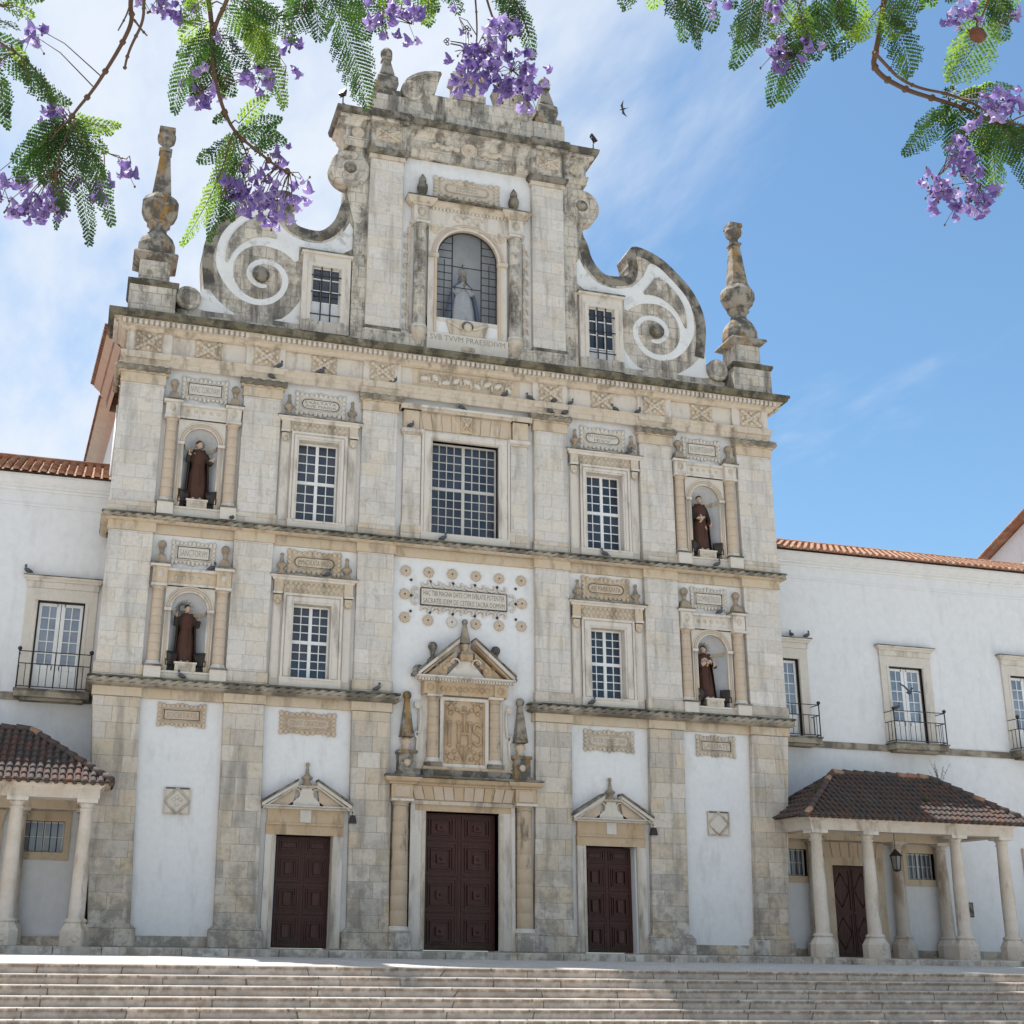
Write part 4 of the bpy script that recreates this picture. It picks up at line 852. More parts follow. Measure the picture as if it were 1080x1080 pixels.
def scroll(mb, x, z, s, h, w, y, m, r=0.05):
    """C scroll bracket beside a frame, s=-1 left / 1 right"""
    pts = []
    for i in range(16): t = i/15*2.0*math.pi*1.15; rr = 0.24*w*(0.35+0.65*i/15); pts.append((x+s*(0.62*w-rr*math.cos(t)), y, z+0.26*w+rr*math.sin(t)-0.02))
    mb.tube(pts, r*0.7, m, 6)
    pts = [(x+s*w*0.95, y, z+0.25*w), (x+s*w*0.9, y, z+0.5*w), (x+s*w*0.45, y, z+0.95*w), (x+s*w*0.38, y, z+h*0.45), (x+s*w*0.62, y, z+h*0.50), (x+s*w*0.5, y, z+h*0.56), (x+s*w*0.28, y, z+h*0.52), (x+s*w*0.18, y, z+h*0.7), (x+s*w*0.2, y, z+h*0.92)]
    mb.tube(pts, r, m, 6); mb.disc(x+s*w*0.42, z+h*0.95, [(w*0.26, 0.02), (w*0.26, -0.03), (w*0.18, -0.05), (w*0.14, -0.03), (w*0.08, -0.05)], m, 14, y)
# main portal
mb = MB()
for s in (-1, 1):
    mb.box(s*1.14, s*1.62, 0.08, 0.7, 0.0, 3.9, 'stone'); mb.box(s*1.16, s*1.26, 0.05, 0.2, 0.02, 3.9, 'carved'); mb.box(s*1.50, s*1.62, 0.04, 0.2, 0.0, 4.16, 'stone')
    mb.box(s*1.63, s*2.19, 0.14, 0.4, 0.0, 4.18, 'dark'); mb.box(s*2.1, s*2.3, 0.16, 0.4, 0.3, 4.75, 'white')
    mb.box(s*1.60, s*2.24, -0.12, 0.3, 4.20, 4.62, 'tan'); mb.box(s*1.70, s*2.14, -0.135, 0, 4.26, 4.56, 'rose')
mb.box(-1.62, 1.62, 0.08, 0.7, 3.9, 4.20, 'tan'); mb.box(-1.62, 1.62, 0.02, 0.2, 4.08, 4.19, 'carved'); mb.box(-1.60, 1.60, 0.04, 0.3, 4.20, 4.63, 'tan')
for k in range(10):
    x = -1.5+3.0*(k+0.5)/10; d = 0.11*(k-4.5)/4.5; mb.prism([(x-0.142, 4.22), (x+0.142, 4.22), (x+0.142+d, 4.61), (x-0.142+d, 4.61)], 0.0, 0.1, ('rose', 'tan', 'rose')[k % 3])
mb.sweep([(-2.26, 0.35), (-2.26, -0.06), (-1.55, -0.06), (-1.55, 0.06), (1.55, 0.06), (1.55, -0.06), (2.26, -0.06), (2.26, 0.35)], [(-0.06, 4.63), (0.04, 4.63), (0.07, 4.68), (0.16, 4.72), (0.19, 4.78), (0.2, 4.83), (-0.06, 4.84)], 'tan')
mb.box(-2.46, 2.46, -0.26, 0.4, 4.842, 4.90, 'dark')
pb = mb.build('portal', CH)
for s in (-1, 1):
    x = s*1.92; mb = MB(); mb.box(x-0.32, x+0.32, -0.22, 0.4, 0.0, 0.50, 'ashlar_low'); column(mb, x, 0.10, 0.50, 4.20, 0.265, 'col', 8, 'stone'); mb.build('column', pb)
# aedicule with the monogram over the portal
mb = MB()
mb.box(-1.30, 1.30, -0.10, 0.4, 4.902, 5.10, 'dark'); mb.box(-1.28, 1.28, -0.05, 0.4, 5.10, 5.20, 'col')
mb.box(-0.74, 0.74, 0.06, 0.4, 5.20, 7.30, 'tan'); mb.box(-1.30, 1.30, 0.12, 0.4, 5.20, 7.35, 'stone')
for s in (-1, 1): mb.box(s*0.66, s*0.77, 0.0, 0.3, 5.20, 7.30, 'stone'); mb.box(s*0.60, s*0.65, 0.02, 0.3, 5.28, 7.22, 'tan_deep')
mb.box(-0.66, 0.66, 0.0, 0.3, 7.20, 7.30, 'stone'); mb.box(-0.66, 0.66, 0.0, 0.3, 5.20, 5.30, 'stone')
mb.box(-1.34, 1.34, -0.06, 0.4, 7.35, 7.74, 'tan')
for k in range(9): mb.ball((-0.72+0.18*k, -0.06, 7.54), (0.085, 0.03, 0.10), 'tan_deep', 8, 5)
for s in (-1, 1): mb.box(s*0.92, s*1.32, -0.14, 0.1, 7.36, 7.74, 'tan'); mb.ball((s*1.12, -0.14, 7.55), (0.12, 0.03, 0.12), 'tan_deep', 8, 5)
mb.sweep([(-1.36, 0.4), (-1.36, -0.10), (1.36, -0.10), (1.36, 0.4)], [(-0.05, 7.74), (0.05, 7.75), (0.07, 7.80), (0.20, 7.86), (0.20, 7.90), (-0.05, 7.90)], 'stone')
x = -1.5
while x < 1.5: mb.box(x, x+0.05, -0.24, -0.1, 7.755, 7.815, 'stone'); x += 0.09
for s in (-1, 1):                                             # broken pediment: raking mouldings and tympanum wedges
    def rk(z0, z1, y0, y1, m, e=0.0):
        mb.prism([(s*(1.52+e), 7.90+z0), (s*(1.52+e), 7.90+z1), (s*0.25, 8.98+z1), (s*0.25, 8.98+z0)], y0, y1, m)
    rk(0.10, 0.16, -0.34, 0.3, 'dark', 0.03); rk(-0.02, 0.10, -0.30, 0.3, 'stone'); rk(-0.10, -0.02, -0.22, 0.3, 'tan_deep', -0.05)
    mb.prism([(s*1.25, 7.92), (s*0.30, 8.72), (s*0.30, 8.45), (s*0.55, 8.3), (s*0.6, 7.92)], -0.06, 0.3, 'tan')
    for k in range(3): mb.ball((s*(0.42+0.12*k), -0.06, 8.42-0.12*k), (0.10, 0.05, 0.10), 'tan', 8, 5)
mb.prism([(-0.62, 7.92), (0.62, 7.92), (0.34, 8.22), (0.16, 8.42), (-0.16, 8.42), (-0.34, 8.22)], -0.10, 0.3, 'carved_pale'); mb.box(-0.2, 0.2, -0.2, 0.25, 8.42, 8.62, 'tan_deep')
for s in (-1, 1): mb.tube([(s*(0.34+0.14*math.cos(t)), -0.12, 8.34+0.14*math.sin(t)) for t in [j*0.5 for j in range(10)]], 0.03, 'carved_pale', 6)
ab = mb.build('aedicule', CH)
for s in (-1, 1): mb = MB(); scroll(mb, s*1.28, 5.12, s, 2.0, 0.42, 0.08, 'carved_pale', 0.05); mb.prism([(s*1.26, 5.12), (s*1.66, 5.12), (s*1.62, 5.4), (s*1.44, 5.7), (s*1.42, 7.1), (s*1.26, 7.2)], 0.10, 0.3, 'carved_pale'); mb.build('side_scroll', ab)
for s in (-1, 1):
    x = s*0.975; mb = MB(); mb.box(x-0.26, x+0.26, -0.14, 0.3, 5.20, 5.32, 'dark'); column(mb, x, 0.06, 5.32, 7.35, 0.185, 'col', 7, 'stone'); mb.build('column', ab)
# carved panel: I H S with a cross over the H, three nails below, leaves in the corners
mb = MB(); y = 0.02
def bar(x0, z0, x1, z1, r=0.045, m='tan_deep'): mb.tube([(x0, y, z0), (x1, y, z1)], r, m, 6)
for x in (-0.47, -0.17, 0.17):
    bar(x, 5.88, x, 6.52, 0.05)
    for z in (5.86, 6.54): mb.ball((x, y, z), (0.085, 0.05, 0.05), 'tan_deep', 8, 5)
    mb.ball((x, y, 6.2), (0.07, 0.05, 0.06), 'tan_deep', 8, 5)
bar(-0.17, 6.22, 0.17, 6.22, 0.045); bar(0.0, 6.22, 0.0, 6.98, 0.04); bar(-0.17, 6.86, 0.17, 6.86, 0.035); mb.ball((0, y, 7.0), (0.07, 0.04, 0.06), 'tan_deep', 8, 5)
mb.tube([(0.42+0.12*math.cos(R_(a)), y, 6.38+0.145*math.sin(R_(a))) for a in range(20, 271, 25)]+[(0.42+0.12*math.cos(R_(a)), y, 6.05+0.17*math.sin(R_(a))) for a in range(90, -161, -25)], 0.045, 'tan_deep', 6)
for a in (-28, 0, 28): t = R_(a); bar(0.42*math.sin(t), 5.42+0.42*math.cos(t), 0, 5.40, 0.022); mb.ball((0.42*math.sin(t), y, 5.42+0.42*math.cos(t)), (0.05, 0.03, 0.04), 'tan_deep', 6, 4)
for sx in (-1, 1):
    for zc in (5.52, 7.0):
        for k in range(9): t = k*0.7; mb.ball((sx*(0.40+0.13*math.cos(t)*(k % 2+0.4)), y+0.015, zc+0.13*math.sin(t)*(k % 2+0.4)), (0.075, 0.035, 0.06), 'tan_deep', 7, 5)
    mb.tube([(sx*(0.42+0.16*math.cos(q)*(1-q/12)), y, 7.0+0.14*math.sin(q)) for q in [j*0.6 for j in range(11)]], 0.022, 'tan_deep', 5)
mb.build('monogram_panel', ab)
for s in (-1, 1):
    for x, z, h in ((1.02, 8.20, 0.80), (1.46, 7.90, 0.32)):
        mb = MB()
        if h > 0.5: ball_finial(mb, s*x, 0.08, z, h, 'obelisk', 0.145)
        else: mb.box(s*x-0.2, s*x+0.2, -0.12, 0.2, z, z+0.08, 'obelisk'); mb.ball((s*x, 0.02, z+0.2), (0.19, 0.14, 0.15), 'obelisk', 10, 6); mb.ball((s*(x+0.12), -0.04, z+0.16), (0.10, 0.1, 0.1), 'obelisk', 8, 5)
        mb.build('finial', ab)
mb = MB(); mb.box(-0.15, 0.15, -0.1, 0.2, 8.62, 8.72, 'finial'); mb.lathe((0, 0.05), [(0.14, 8.72), (0.07, 8.79), (0.15, 8.9), (0.13, 8.97), (0.09, 9.0)], 'col', 12); mb.taper((0, 0.05), 0.16, 0.05, 0.14, 0.05, 9.0, 9.60, 'finial'); mb.ball((0, 0.05, 9.68), 0.10, 'obelisk', 10, 7); mb.build('finial', ab)
for s in (-1, 1): mb = MB(); needle(mb, s*1.80, 0.05, 4.90, 2.52, 0.30); mb.build('finial', CH)
# side portals
for s in (-1, 1):
    xc = s*4.73; mb = MB()
    for q in (-1, 1):
        mb.box(xc+q*0.835, xc+q*1.12, 0.08, 0.7, 0.0, 3.07, 'stone'); mb.box(xc+q*0.86, xc+q*0.93, 0.05, 0.2, 0.0, 3.07, 'carved')
        def rk(z0, z1, y0, y1, m, e=0.0): mb.prism([(xc+q*(1.30+e), 3.86+z0), (xc+q*(1.30+e), 3.86+z1), (xc+q*0.28, 4.50+z1), (xc+q*0.28, 4.50+z0)], y0, y1, m)
        rk(0.07, 0.14, -0.22, 0.25, 'dark', 0.03); rk(-0.03, 0.07, -0.18, 0.25, 'carved_pale'); rk(-0.09, -0.03, -0.10, 0.25, 'stone', -0.05)
        mb.prism([(xc+q*1.1, 3.87), (xc+q*0.33, 4.36), (xc+q*0.4, 3.87)], 0.02, 0.25, 'rose')
        mb.tube([(xc+q*(0.30+0.13*math.cos(t)), 0.06, 4.22+0.15*math.sin(t)) for t in [j*0.6 for j in range(9)]], 0.028, 'carved_pale', 6)
    mb.box(xc-1.12, xc+1.12, 0.06, 0.7, 3.07, 3.34, 'tan'); mb.box(xc-1.12, xc+1.12, 0.02, 0.3, 3.34, 3.40, 'tan'); mb.box(xc-1.10, xc+1.10, 0.07, 0.3, 3.40, 3.78, 'tan'); mb.box(xc-0.16, xc+0.16, 0.04, 0.1, 3.42, 3.77, 'carved_pale')
    mb.sweep([(xc-1.14, 0.25), (xc-1.14, 0.02), (xc+1.14, 0.02), (xc+1.14, 0.25)], [(-0.05, 3.78), (0.03, 3.78), (0.06, 3.82), (0.16, 3.85), (0.16, 3.88), (-0.05, 3.88)], 'stone')
    mb.prism([(xc-0.55, 3.88), (xc+0.55, 3.88), (xc+0.22, 4.12), (xc+0.14, 4.40), (xc-0.14, 4.40), (xc-0.22, 4.12)], 0.02, 0.25, 'carved_pale')
    mb.sweep([(xc-0.22, 0.25), (xc-0.22, 0.02), (xc+0.22, 0.02), (xc+0.22, 0.25)], [(-0.1, 4.38), (0.0, 4.38), (0.06, 4.42), (0.06, 4.46), (-0.1, 4.46)], 'carved')
    sb = mb.build('portal', CH); mb = MB()
    mb.lathe((xc, 0.1), [(0.16, 4.46), (0.13, 4.52), (0.07, 4.57), (0.08, 4.60), (0.16, 4.66), (0.17, 4.70), (0.10, 4.75), (0.06, 4.80), (0.035, 5.02), (0.05, 5.04)], 'finial', 12); mb.ball((xc, 0.1, 5.07), 0.065, 'finial', 8, 6); mb.build('finial', sb)
    mb = MB(); xx = xc+1.36; mb.box(xx-0.02, xx+0.02, 0.0, 0.2, 3.72, 3.78, 'iron'); mb.taper((xx, -0.02), 0.11, 0.07, 0.09, 0.06, 3.44, 3.66, 'iron'); mb.tube([(xx, 0.0, 3.66), (xx, 0.06, 3.76)], 0.02, 'iron'); mb.build('lamp', sb)
    mb = MB(); cartouche(mb, s*4.775, 6.27, 1.72, 0.66, 0.15, 'GENVIT CREATOREM' if s < 0 else 'INTER OMNES VNA', 'oval', 0.42, 0.74, 'rose' if s < 0 else 'carved', 'ink_pale', seed=12+s); mb.build('plaque', CH)
    mb = MB(); cartouche(mb, s*8.45, 6.30, 1.40, 0.66, 0.15, 'SOCIETATIS' if s < 0 else 'LAVDATE', 'rect', 0.42, 0.72, 'rose' if s < 0 else 'carved', 'ink_pale', seed=15+s); mb.build('plaque', CH)
    xd, zd = s*8.40, 3.89; mb = MB(); mb.box(xd-0.37, xd+0.37, 0.16, 0.3, zd-0.37, zd+0.37, 'carved_pale')
    for a in range(4):
        p = [(0, 0.36), (0.36, 0), (0, -0.36), (-0.36, 0)]; u, v = p[a], p[(a+1) % 4]; mb.tube([(xd+u[0], 0.15, zd+u[1]), (xd+v[0], 0.15, zd+v[1])], 0.035, 'carved', 5)
        mb.box(xd+(-0.37, 0.33, -0.33, -0.33)[a], xd+(-0.33, 0.37, 0.33, 0.33)[a], 0.135, 0.17, zd+(-0.37, -0.37, 0.33, -0.37)[a], zd+(0.37, 0.37, 0.37, -0.33)[a], 'groove' if a == 2 else 'carved')
    if s < 0:
        for dx, dz in ((-0.09, 0.03), (0.09, 0.03), (0, -0.1), (0, 0.1)): mb.ball((xd+dx, 0.15, zd+dz), (0.06, 0.03, 0.05), 'carved_pale', 8, 5)
    mb.build('diamond_plaque', CH)
for s in (-1, 1): mb = MB(); mb.box(s*7.3, s*9.3, 0.14, 0.3, -0.02, 0.27, 'ashlar_low'); mb.build('wall_plinth', CH)
# inscription field with its chain of scrolls and the fourteen medallions
mb = MB(); yb = 0.17
mb.box(-1.40, 1.40, 0.14, 0.25, 10.18, 10.69, 'carved_pale')
for x0, x1, z0, z1 in ((-1.42, 1.42, 10.69, 10.715), (-1.42, 1.42, 10.155, 10.18), (-1.42, -1.395, 10.18, 10.69), (1.395, 1.42, 10.18, 10.69)): mb.box(x0, x1, 0.12, 0.25, z0, z1, 'groove')
mb.text('HAC TIBI MAGNA DATE CVM SVBLATE POTENTER', 0, 10.555, 2.66, 0.165, 0.136, 'ink'); mb.text('SACRATIS IDEM DE CETERIS SACRA DOMVM', 0, 10.31, 2.66, 0.165, 0.136, 'ink')
for k in range(8):
    x = -1.26+2.52*k/7
    for s in (-1, 1):
        zc = 10.435+s*0.42; mb.tube([(x+0.13*math.cos(t), yb-0.01, zc+s*0.10*math.sin(t)) for t in [R_(-200+260*j/10) for j in range(11)]], 0.034, 'carved_pale', 6); mb.tube([(x+0.07*math.cos(t)+0.02, yb-0.02, zc-s*0.02+s*0.05*math.sin(t)) for t in [R_(180+200*j/7) for j in range(8)]], 0.022, 'rose', 5)
for s in (-1, 1):
    for dz in (-0.14, 0.14): mb.tube([(s*(1.58+0.10*math.cos(t)), yb-0.01, 10.435+dz+0.12*math.sin(t)) for t in [R_(-120+260*j/9) for j in range(10)]], 0.034, 'carved_pale', 6)
for x in (-1.72, -1.10, -0.36, 0.36, 1.10, 1.72):
    for s in (-1, 1): mb.disc(x, 10.435+s*0.50, [(0.045, 0.03), (0.04, 0.0)], 'iron', 10, yb-0.02)
for s in (-1, 1): mb.disc(s*1.72, 10.435, [(0.045, 0.03), (0.04, 0.0)], 'iron', 10, yb-0.02)
mb.build('inscription', CH)
for x, z in [(-1.90, 11.21), (-1.16, 11.22), (-0.39, 11.23), (0.39, 11.23), (1.16, 11.22), (1.90, 11.21), (-1.92, 10.46), (1.92, 10.46), (-1.90, 9.72), (-1.16, 9.68), (-0.39, 9.68), (0.39, 9.68), (1.16, 9.68), (1.90, 9.72)]:
    mb = MB(); mm = 'carved_pale' if (x, z) == (-0.39, 9.68) else 'rose'; mb.disc(x, z, [(0.13, 0.05), (0.12, 0.0)], mm, 16, 0.14)
    for k in range(8): t = 2*math.pi*k/8; mb.ball((x+0.115*math.cos(t), 0.155, z+0.115*math.sin(t)), (0.062, 0.03, 0.062), mm, 8, 5)
    mb.ball((x, 0.135, z), (0.03, 0.02, 0.03), 'groove', 8, 5); mb.build('medallion', CH)

# ------------------------------------------------------------------ attic storey
BASEZ = 18.64
mb = MB()
for s in (-1, 1): mb.box(s*3.55, s*9.7, 0.06, 0.9, BASEZ, 18.98, 'volute')
mb.box(-3.6, 3.6, -0.02, 0.4, BASEZ, 19.30, 'ashlar_top'); mb.build('attic_base', CH, bevel=0.015)
for s in (-1, 1):
    mb = MB(); a, b = 2.34, 3.52
    mb.box(s*a, s*b, 0.0, 1.3, 19.42, 25.78, 'ashlar'); mb.box(s*(a-0.04), s*(b+0.04), -0.05, 1.3, 19.30, 19.42, 'dark'); mb.box(s*(a-0.03), s*(b+0.03), -0.06, 1.31, BASEZ, 19.30, 'ashlar_top')
    mb.box(s*(a-0.05), s*(b+0.05), -0.06, 1.3, 25.78, 25.94, 'carved'); mb.sweep([(s*(a if s > 0 else b), 0.4), (s*(a if s > 0 else b), -0.04), (s*(b if s > 0 else a), -0.04), (s*(b if s > 0 else a), 0.4)], [(-0.1, 25.94), (0.06, 25.94), (0.14, 26.02), (0.16, 26.10), (0.16, 26.14), (-0.1, 26.14)], 'dark')
    mb.build('pilaster', CH, bevel=0.015)
    # outer strip beside the pilaster, with a boss on top
    mb = MB(); mb.prism([(s*3.52, BASEZ), (s*4.0, BASEZ), (s*4.0, 23.2), (s*4.26, 24.2), (s*4.26, 26.14), (s*3.52, 26.14)], 0.10, 1.29, 'ashlar_top'); mb.prism([(s*3.9, BASEZ), (s*4.0, BASEZ), (s*4.0, 22.9), (s*3.9, 22.9)], 0.08, 0.2, 'volute'); mb.build('strip', CH)
    mb = MB(); mb.disc(s*4.22, 25.24, [(0.69, 0.5), (0.69, 0.0), (0.66, -0.06), (0.52, -0.08), (0.48, -0.03), (0.34, -0.02), (0.30, -0.08), (0.24, -0.09), (0.20, -0.05)], 'volute', 28, 0.06); mb.ball((s*4.22, 0.0, 25.24), (0.20, 0.18, 0.20), 'obelisk', 12, 8); mb.build('boss', CH)
# great side scrolls
VOL_OUT = [(6.16, 24.02), (6.48, 24.03), (6.85, 23.92), (7.33, 23.7), (7.73, 23.38), (8.13, 22.98), (8.44, 22.64), (8.7, 22.18), (8.88, 21.7), (8.94, 21.12), (8.88, 20.54), (8.79, 19.95), (8.88, 19.47), (9.11, 19.26), (9.56, 19.14)]
VOL_NECK = [(4.27, 24.59), (4.28, 24.17), (4.49, 23.78), (4.56, 23.41), (4.68, 23.14), (4.87, 22.88), (5.1, 22.7), (5.34, 22.68), (5.58, 22.7), (5.83, 22.75), (5.99, 22.86), (6.03, 23.27), (5.92, 23.64)]
W1 = [(4.05, 23.32), (4.34, 22.7), (4.8, 22.28), (5.28, 22.19), (5.68, 22.2), (6.12, 22.35), (6.4, 22.58), (6.65, 22.91), (6.84, 23.42), (7.02, 23.39), (7.37, 23.21), (7.82, 22.89), (8.21, 22.34), (8.41, 21.79), (8.47, 21.17), (8.39, 20.74), (8.1, 20.24), (7.78, 19.92), (7.47, 19.75), (7.07, 19.68), (6.67, 19.76), (6.36, 20.0), (6.17, 20.33), (6.11, 20.67), (6.22, 20.99), (6.43, 21.22), (6.78, 21.33), (7.14, 21.28), (7.38, 21.07), (7.46, 20.77), (7.36, 20.52), (7.1, 20.33), (6.82, 20.34), (6.8, 20.42), (7.02, 20.4), (7.26, 20.57), (7.35, 20.75), (7.28, 21.02), (7.08, 21.17), (6.78, 21.22), (6.5, 21.14), (6.33, 20.93), (6.25, 20.67), (6.29, 20.34), (6.48, 20.06), (6.77, 19.88), (7.07, 19.82), (7.38, 19.89), (7.69, 20.11), (7.89, 20.44), (7.95, 20.79), (7.92, 21.15), (7.76, 21.48), (7.51, 21.73), (7.16, 21.87), (6.81, 21.87), (6.45, 21.81), (6.14, 21.66), (5.83, 21.37), (5.83, 21.86), (5.82, 22.1), (4.02, 21.86)]
CRES = [(7.08, 22.95), (7.41, 22.79), (7.7, 22.52), (7.99, 22.15), (8.17, 21.65), (8.18, 21.03), (8.09, 21.07), (7.96, 21.46), (7.67, 21.84), (7.27, 22.11), (6.87, 22.19), (6.49, 22.15), (6.78, 22.54)]
W2 = [(5.63, 20.11), (5.8, 19.81), (6.0, 19.51), (6.24, 19.29), (6.49, 19.2), (5.6, 19.17)]
W3 = [(7.68, 19.2), (8.01, 19.39), (8.35, 19.66), (8.63, 19.99), (8.83, 20.31), (8.85, 20.06), (8.85, 19.72), (8.93, 19.44), (9.1, 19.28), (8.73, 19.2)]
def smooth_poly(P, it=1):
    for _ in range(it):
        Q = []
        for i in range(len(P)):
            a, b = Vector(P[i]), Vector(P[(i+1) % len(P)]); Q += [tuple(a*0.75+b*0.25), tuple(a*0.25+b*0.75)]
        P = Q
    return P
def chaikin(P, it=2):
    for _ in range(it):
        Q = [P[0]]
        for a, b in zip(P[:-1], P[1:]): a, b = Vector(a), Vector(b); Q += [tuple(a*0.75+b*0.25), tuple(a*0.25+b*0.75)]
        P = Q+[P[-1]]
    return P
for s in (-1, 1):
    m = lambda P: [(s*x, z) for x, z in P]
    mb = MB(); mb.prism(m([(3.98, BASEZ), (3.98, 23.5), (4.20, 24.6)]+chaikin(VOL_NECK)+chaikin(VOL_OUT)+[(9.56, BASEZ)]), 0.16, 0.95, 'volute')
    # raised rim that follows the crest
    edge = chaikin(VOL_NECK+VOL_OUT[:12], 2)
    vb = mb.build('volute', CH)
    inn = []
    for i, p in enumerate(edge):
        d = Vector(edge[min(i+1, len(edge)-1)])-Vector(edge[max(i-1, 0)]); d.normalize(); inn.append((p[0]+d.y*0.36, p[1]-d.x*0.36))
    mb = MB(); n_ = len(edge)
    for i in range(n_-1):
        a, b, c, d = edge[i], edge[i+1], inn[i+1], inn[i]
        mb.add([(s*a[0], 0.135, a[1]), (s*b[0], 0.135, b[1]), (s*c[0], 0.135, c[1]), (s*d[0], 0.135, d[1])], [(0, 1, 2, 3)], 'rim'); mb.add([(s*a[0], 0.135, a[1]+0.004), (s*b[0], 0.135, b[1]+0.004), (s*b[0], 0.96, b[1]+0.004), (s*a[0], 0.96, a[1]+0.004)], [(0, 1, 2, 3)], 'rim'); mb.add([(s*d[0], 0.135, d[1]), (s*c[0], 0.135, c[1]), (s*c[0], 0.2, c[1]), (s*d[0], 0.2, d[1])], [(0, 1, 2, 3)], 'rim')
    mb.build('rim', vb)
    SP = smooth_poly(W1); GR = []
    for i in range(len(SP)):                                # swell the band a little so the tips stay broad
        d = Vector(SP[(i+1) % len(SP)])-Vector(SP[i-1]); d = d.normalized() if d.length > 1e-6 else Vector((1, 0)); GR.append((SP[i][0]-d.y*0.035, SP[i][1]+d.x*0.035))
    ar = sum(SP[i-1][0]*SP[i][1]-SP[i][0]*SP[i-1][1] for i in range(len(SP)))
    if ar > 0: GR = [(2*a[0]-b[0], 2*a[1]-b[1]) for a, b in zip(SP, GR)]
    mb = MB(); mb.prism(m(GR), 0.148, 0.3, 'white_old'); mb.build('limewash_band', vb)
    for W_k in (W2, W3): mb = MB(); mb.prism(m(W_k), 0.15, 0.3, 'white_old'); mb.build('limewash_band', vb)
    mb = MB(); mb.prism(m(smooth_poly(CRES)), 0.10, 0.3, 'ashlar_top'); mb.build('crescent', vb); mb = MB(); mb.disc(s*6.99, 20.74, [(0.25, 0.15), (0.25, 0.03), (0.22, 0.0)], 'dark', 16, 0.12); mb.ball((s*6.99, 0.08, 20.74), (0.27, 0.18, 0.27), 'dark', 14, 9); mb.build('spiral_boss', vb)
    mb = MB(); mb.disc(s*9.26, 19.54, [(0.41, 0.7), (0.41, 0.0), (0.36, -0.05), (0.28, -0.05), (0.26, 0.0), (0.20, -0.02), (0.14, -0.06)], 'volute', 22, 0.05); mb.build('small_scroll', CH)
    # corner obelisk
    x, y = s*10.38, 0.35; mb = MB()
    mb.box(x-0.72, x+0.72, y-0.72, y+0.72, BASEZ, 19.56, 'volute'); mb.sweep([(x-0.72, y+0.72), (x-0.72, y-0.72), (x+0.72, y-0.72), (x+0.72, y+0.72)], [(-0.1, 19.56), (0.02, 19.56), (0.07, 19.66), (0.07, 19.74), (-0.1, 19.74)], 'moss')
    mb.box(x-0.7, x+0.7, y-0.7, y+0.7, 19.56, 19.74, 'moss'); mb.box(x-0.48, x+0.48, y-0.48, y+0.48, 19.74, 20.58, 'ashlar_top'); mb.box(x-0.52, x+0.52, y-0.52, y+0.52, 19.74, 19.9, 'obelisk')
    mb.taper((x, y), 0.48, 0.70, 0.48, 0.70, 20.58, 20.74, 'obelisk'); mb.taper((x, y), 0.70, 0.66, 0.70, 0.66, 20.74, 20.82, 'obelisk')
    L = lambda P: [(r*1.30, z) for r, z in P]
    mb.lathe((x, y), L([(0.46, 20.82), (0.49, 21.0), (0.48, 21.3), (0.40, 21.55), (0.24, 21.78), (0.215, 21.92), (0.25, 22.04), (0.31, 22.10), (0.31, 22.16), (0.26, 22.18), (0.40, 22.36), (0.48, 22.62), (0.48, 22.86), (0.40, 23.05), (0.30, 23.08), (0.30, 23.16)]), 'obelisk', 8, rot=R_(22.5), smooth=False)
    mb.taper((x, y), 0.30, 0.155, 0.30, 0.155, 23.16, 24.82, 'obelisk'); mb.box(x-0.21, x+0.21, y-0.21, y+0.21, 24.82, 24.92, 'obelisk'); mb.taper((x, y), 0.12, 0.12, 0.12, 0.12, 24.92, 25.10, 'obelisk')
    mb.lathe((x, y), L([(0.10, 25.1), (0.22, 25.25), (0.25, 25.42), (0.22, 25.56)]), 'obelisk', 8, rot=R_(22.5), smooth=False); mb.taper((x, y), 0.27, 0.25, 0.27, 0.25, 25.56, 25.72, 'obelisk'); mb.build('obelisk', CH, bevel=0.012)
# attic entablature
mb = MB(); P = [(-4.42, 1.4), (-4.42, 0.02), (4.42, 0.02), (4.42, 1.4)]
mb.sweep(P, [(-0.4, 26.14), (0.02, 26.14), (0.02, 26.30), (0.06, 26.32), (0.06, 26.40), (0.10, 26.44), (0.0, 26.44), (0.0, 26.90), (0.05, 26.92), (0.10, 27.0), (0.10, 27.08), (0.24, 27.14), (0.26, 27.24), (-0.4, 27.24)], 'ashlar_top')
mb.sweep(P, [(-0.4, 27.242), (0.30, 27.242), (0.36, 27.27), (0.40, 27.40), (0.40, 27.46), (0.30, 27.50), (-0.4, 27.52)], 'dark')
for s in (-1, 1): mb.box(s*2.30, s*3.56, -0.11, 0.4, 26.142, 27.10, 'ashlar_top'); mb.box(s*2.26, s*3.60, -0.34, 0.4, 27.10, 27.235, 'ashlar_top'); mb.box(s*2.2, s*3.66, -0.44, 0.4, 27.245, 27.50, 'dark')
mb.box(-4.3, 4.3, 0.3, 1.39, 26.2, 27.4, 'ashlar_top')
eb = mb.build('attic_cornice', CH, bevel=0.012)
for i, (x, y) in enumerate([(-2.93, -0.13), (2.93, -0.13)]): mb = MB(); mb.box(x-0.45, x+0.45, y-0.01, y+0.05, 26.46, 26.90, 'carved'); carve(mb, x, 26.68, 0.8, 0.42, y-0.02, 'carved', 40+i); mb.build('carved_panel', eb)
for s in (-1, 1): mb = MB(); mb.disc(s*4.0, 26.68, [(0.22, 0.05), (0.22, -0.02), (0.17, -0.04), (0.15, 0.0), (0.08, 0.0), (0.06, -0.03)], 'carved', 16, 0.01); mb.build('roundel', eb)
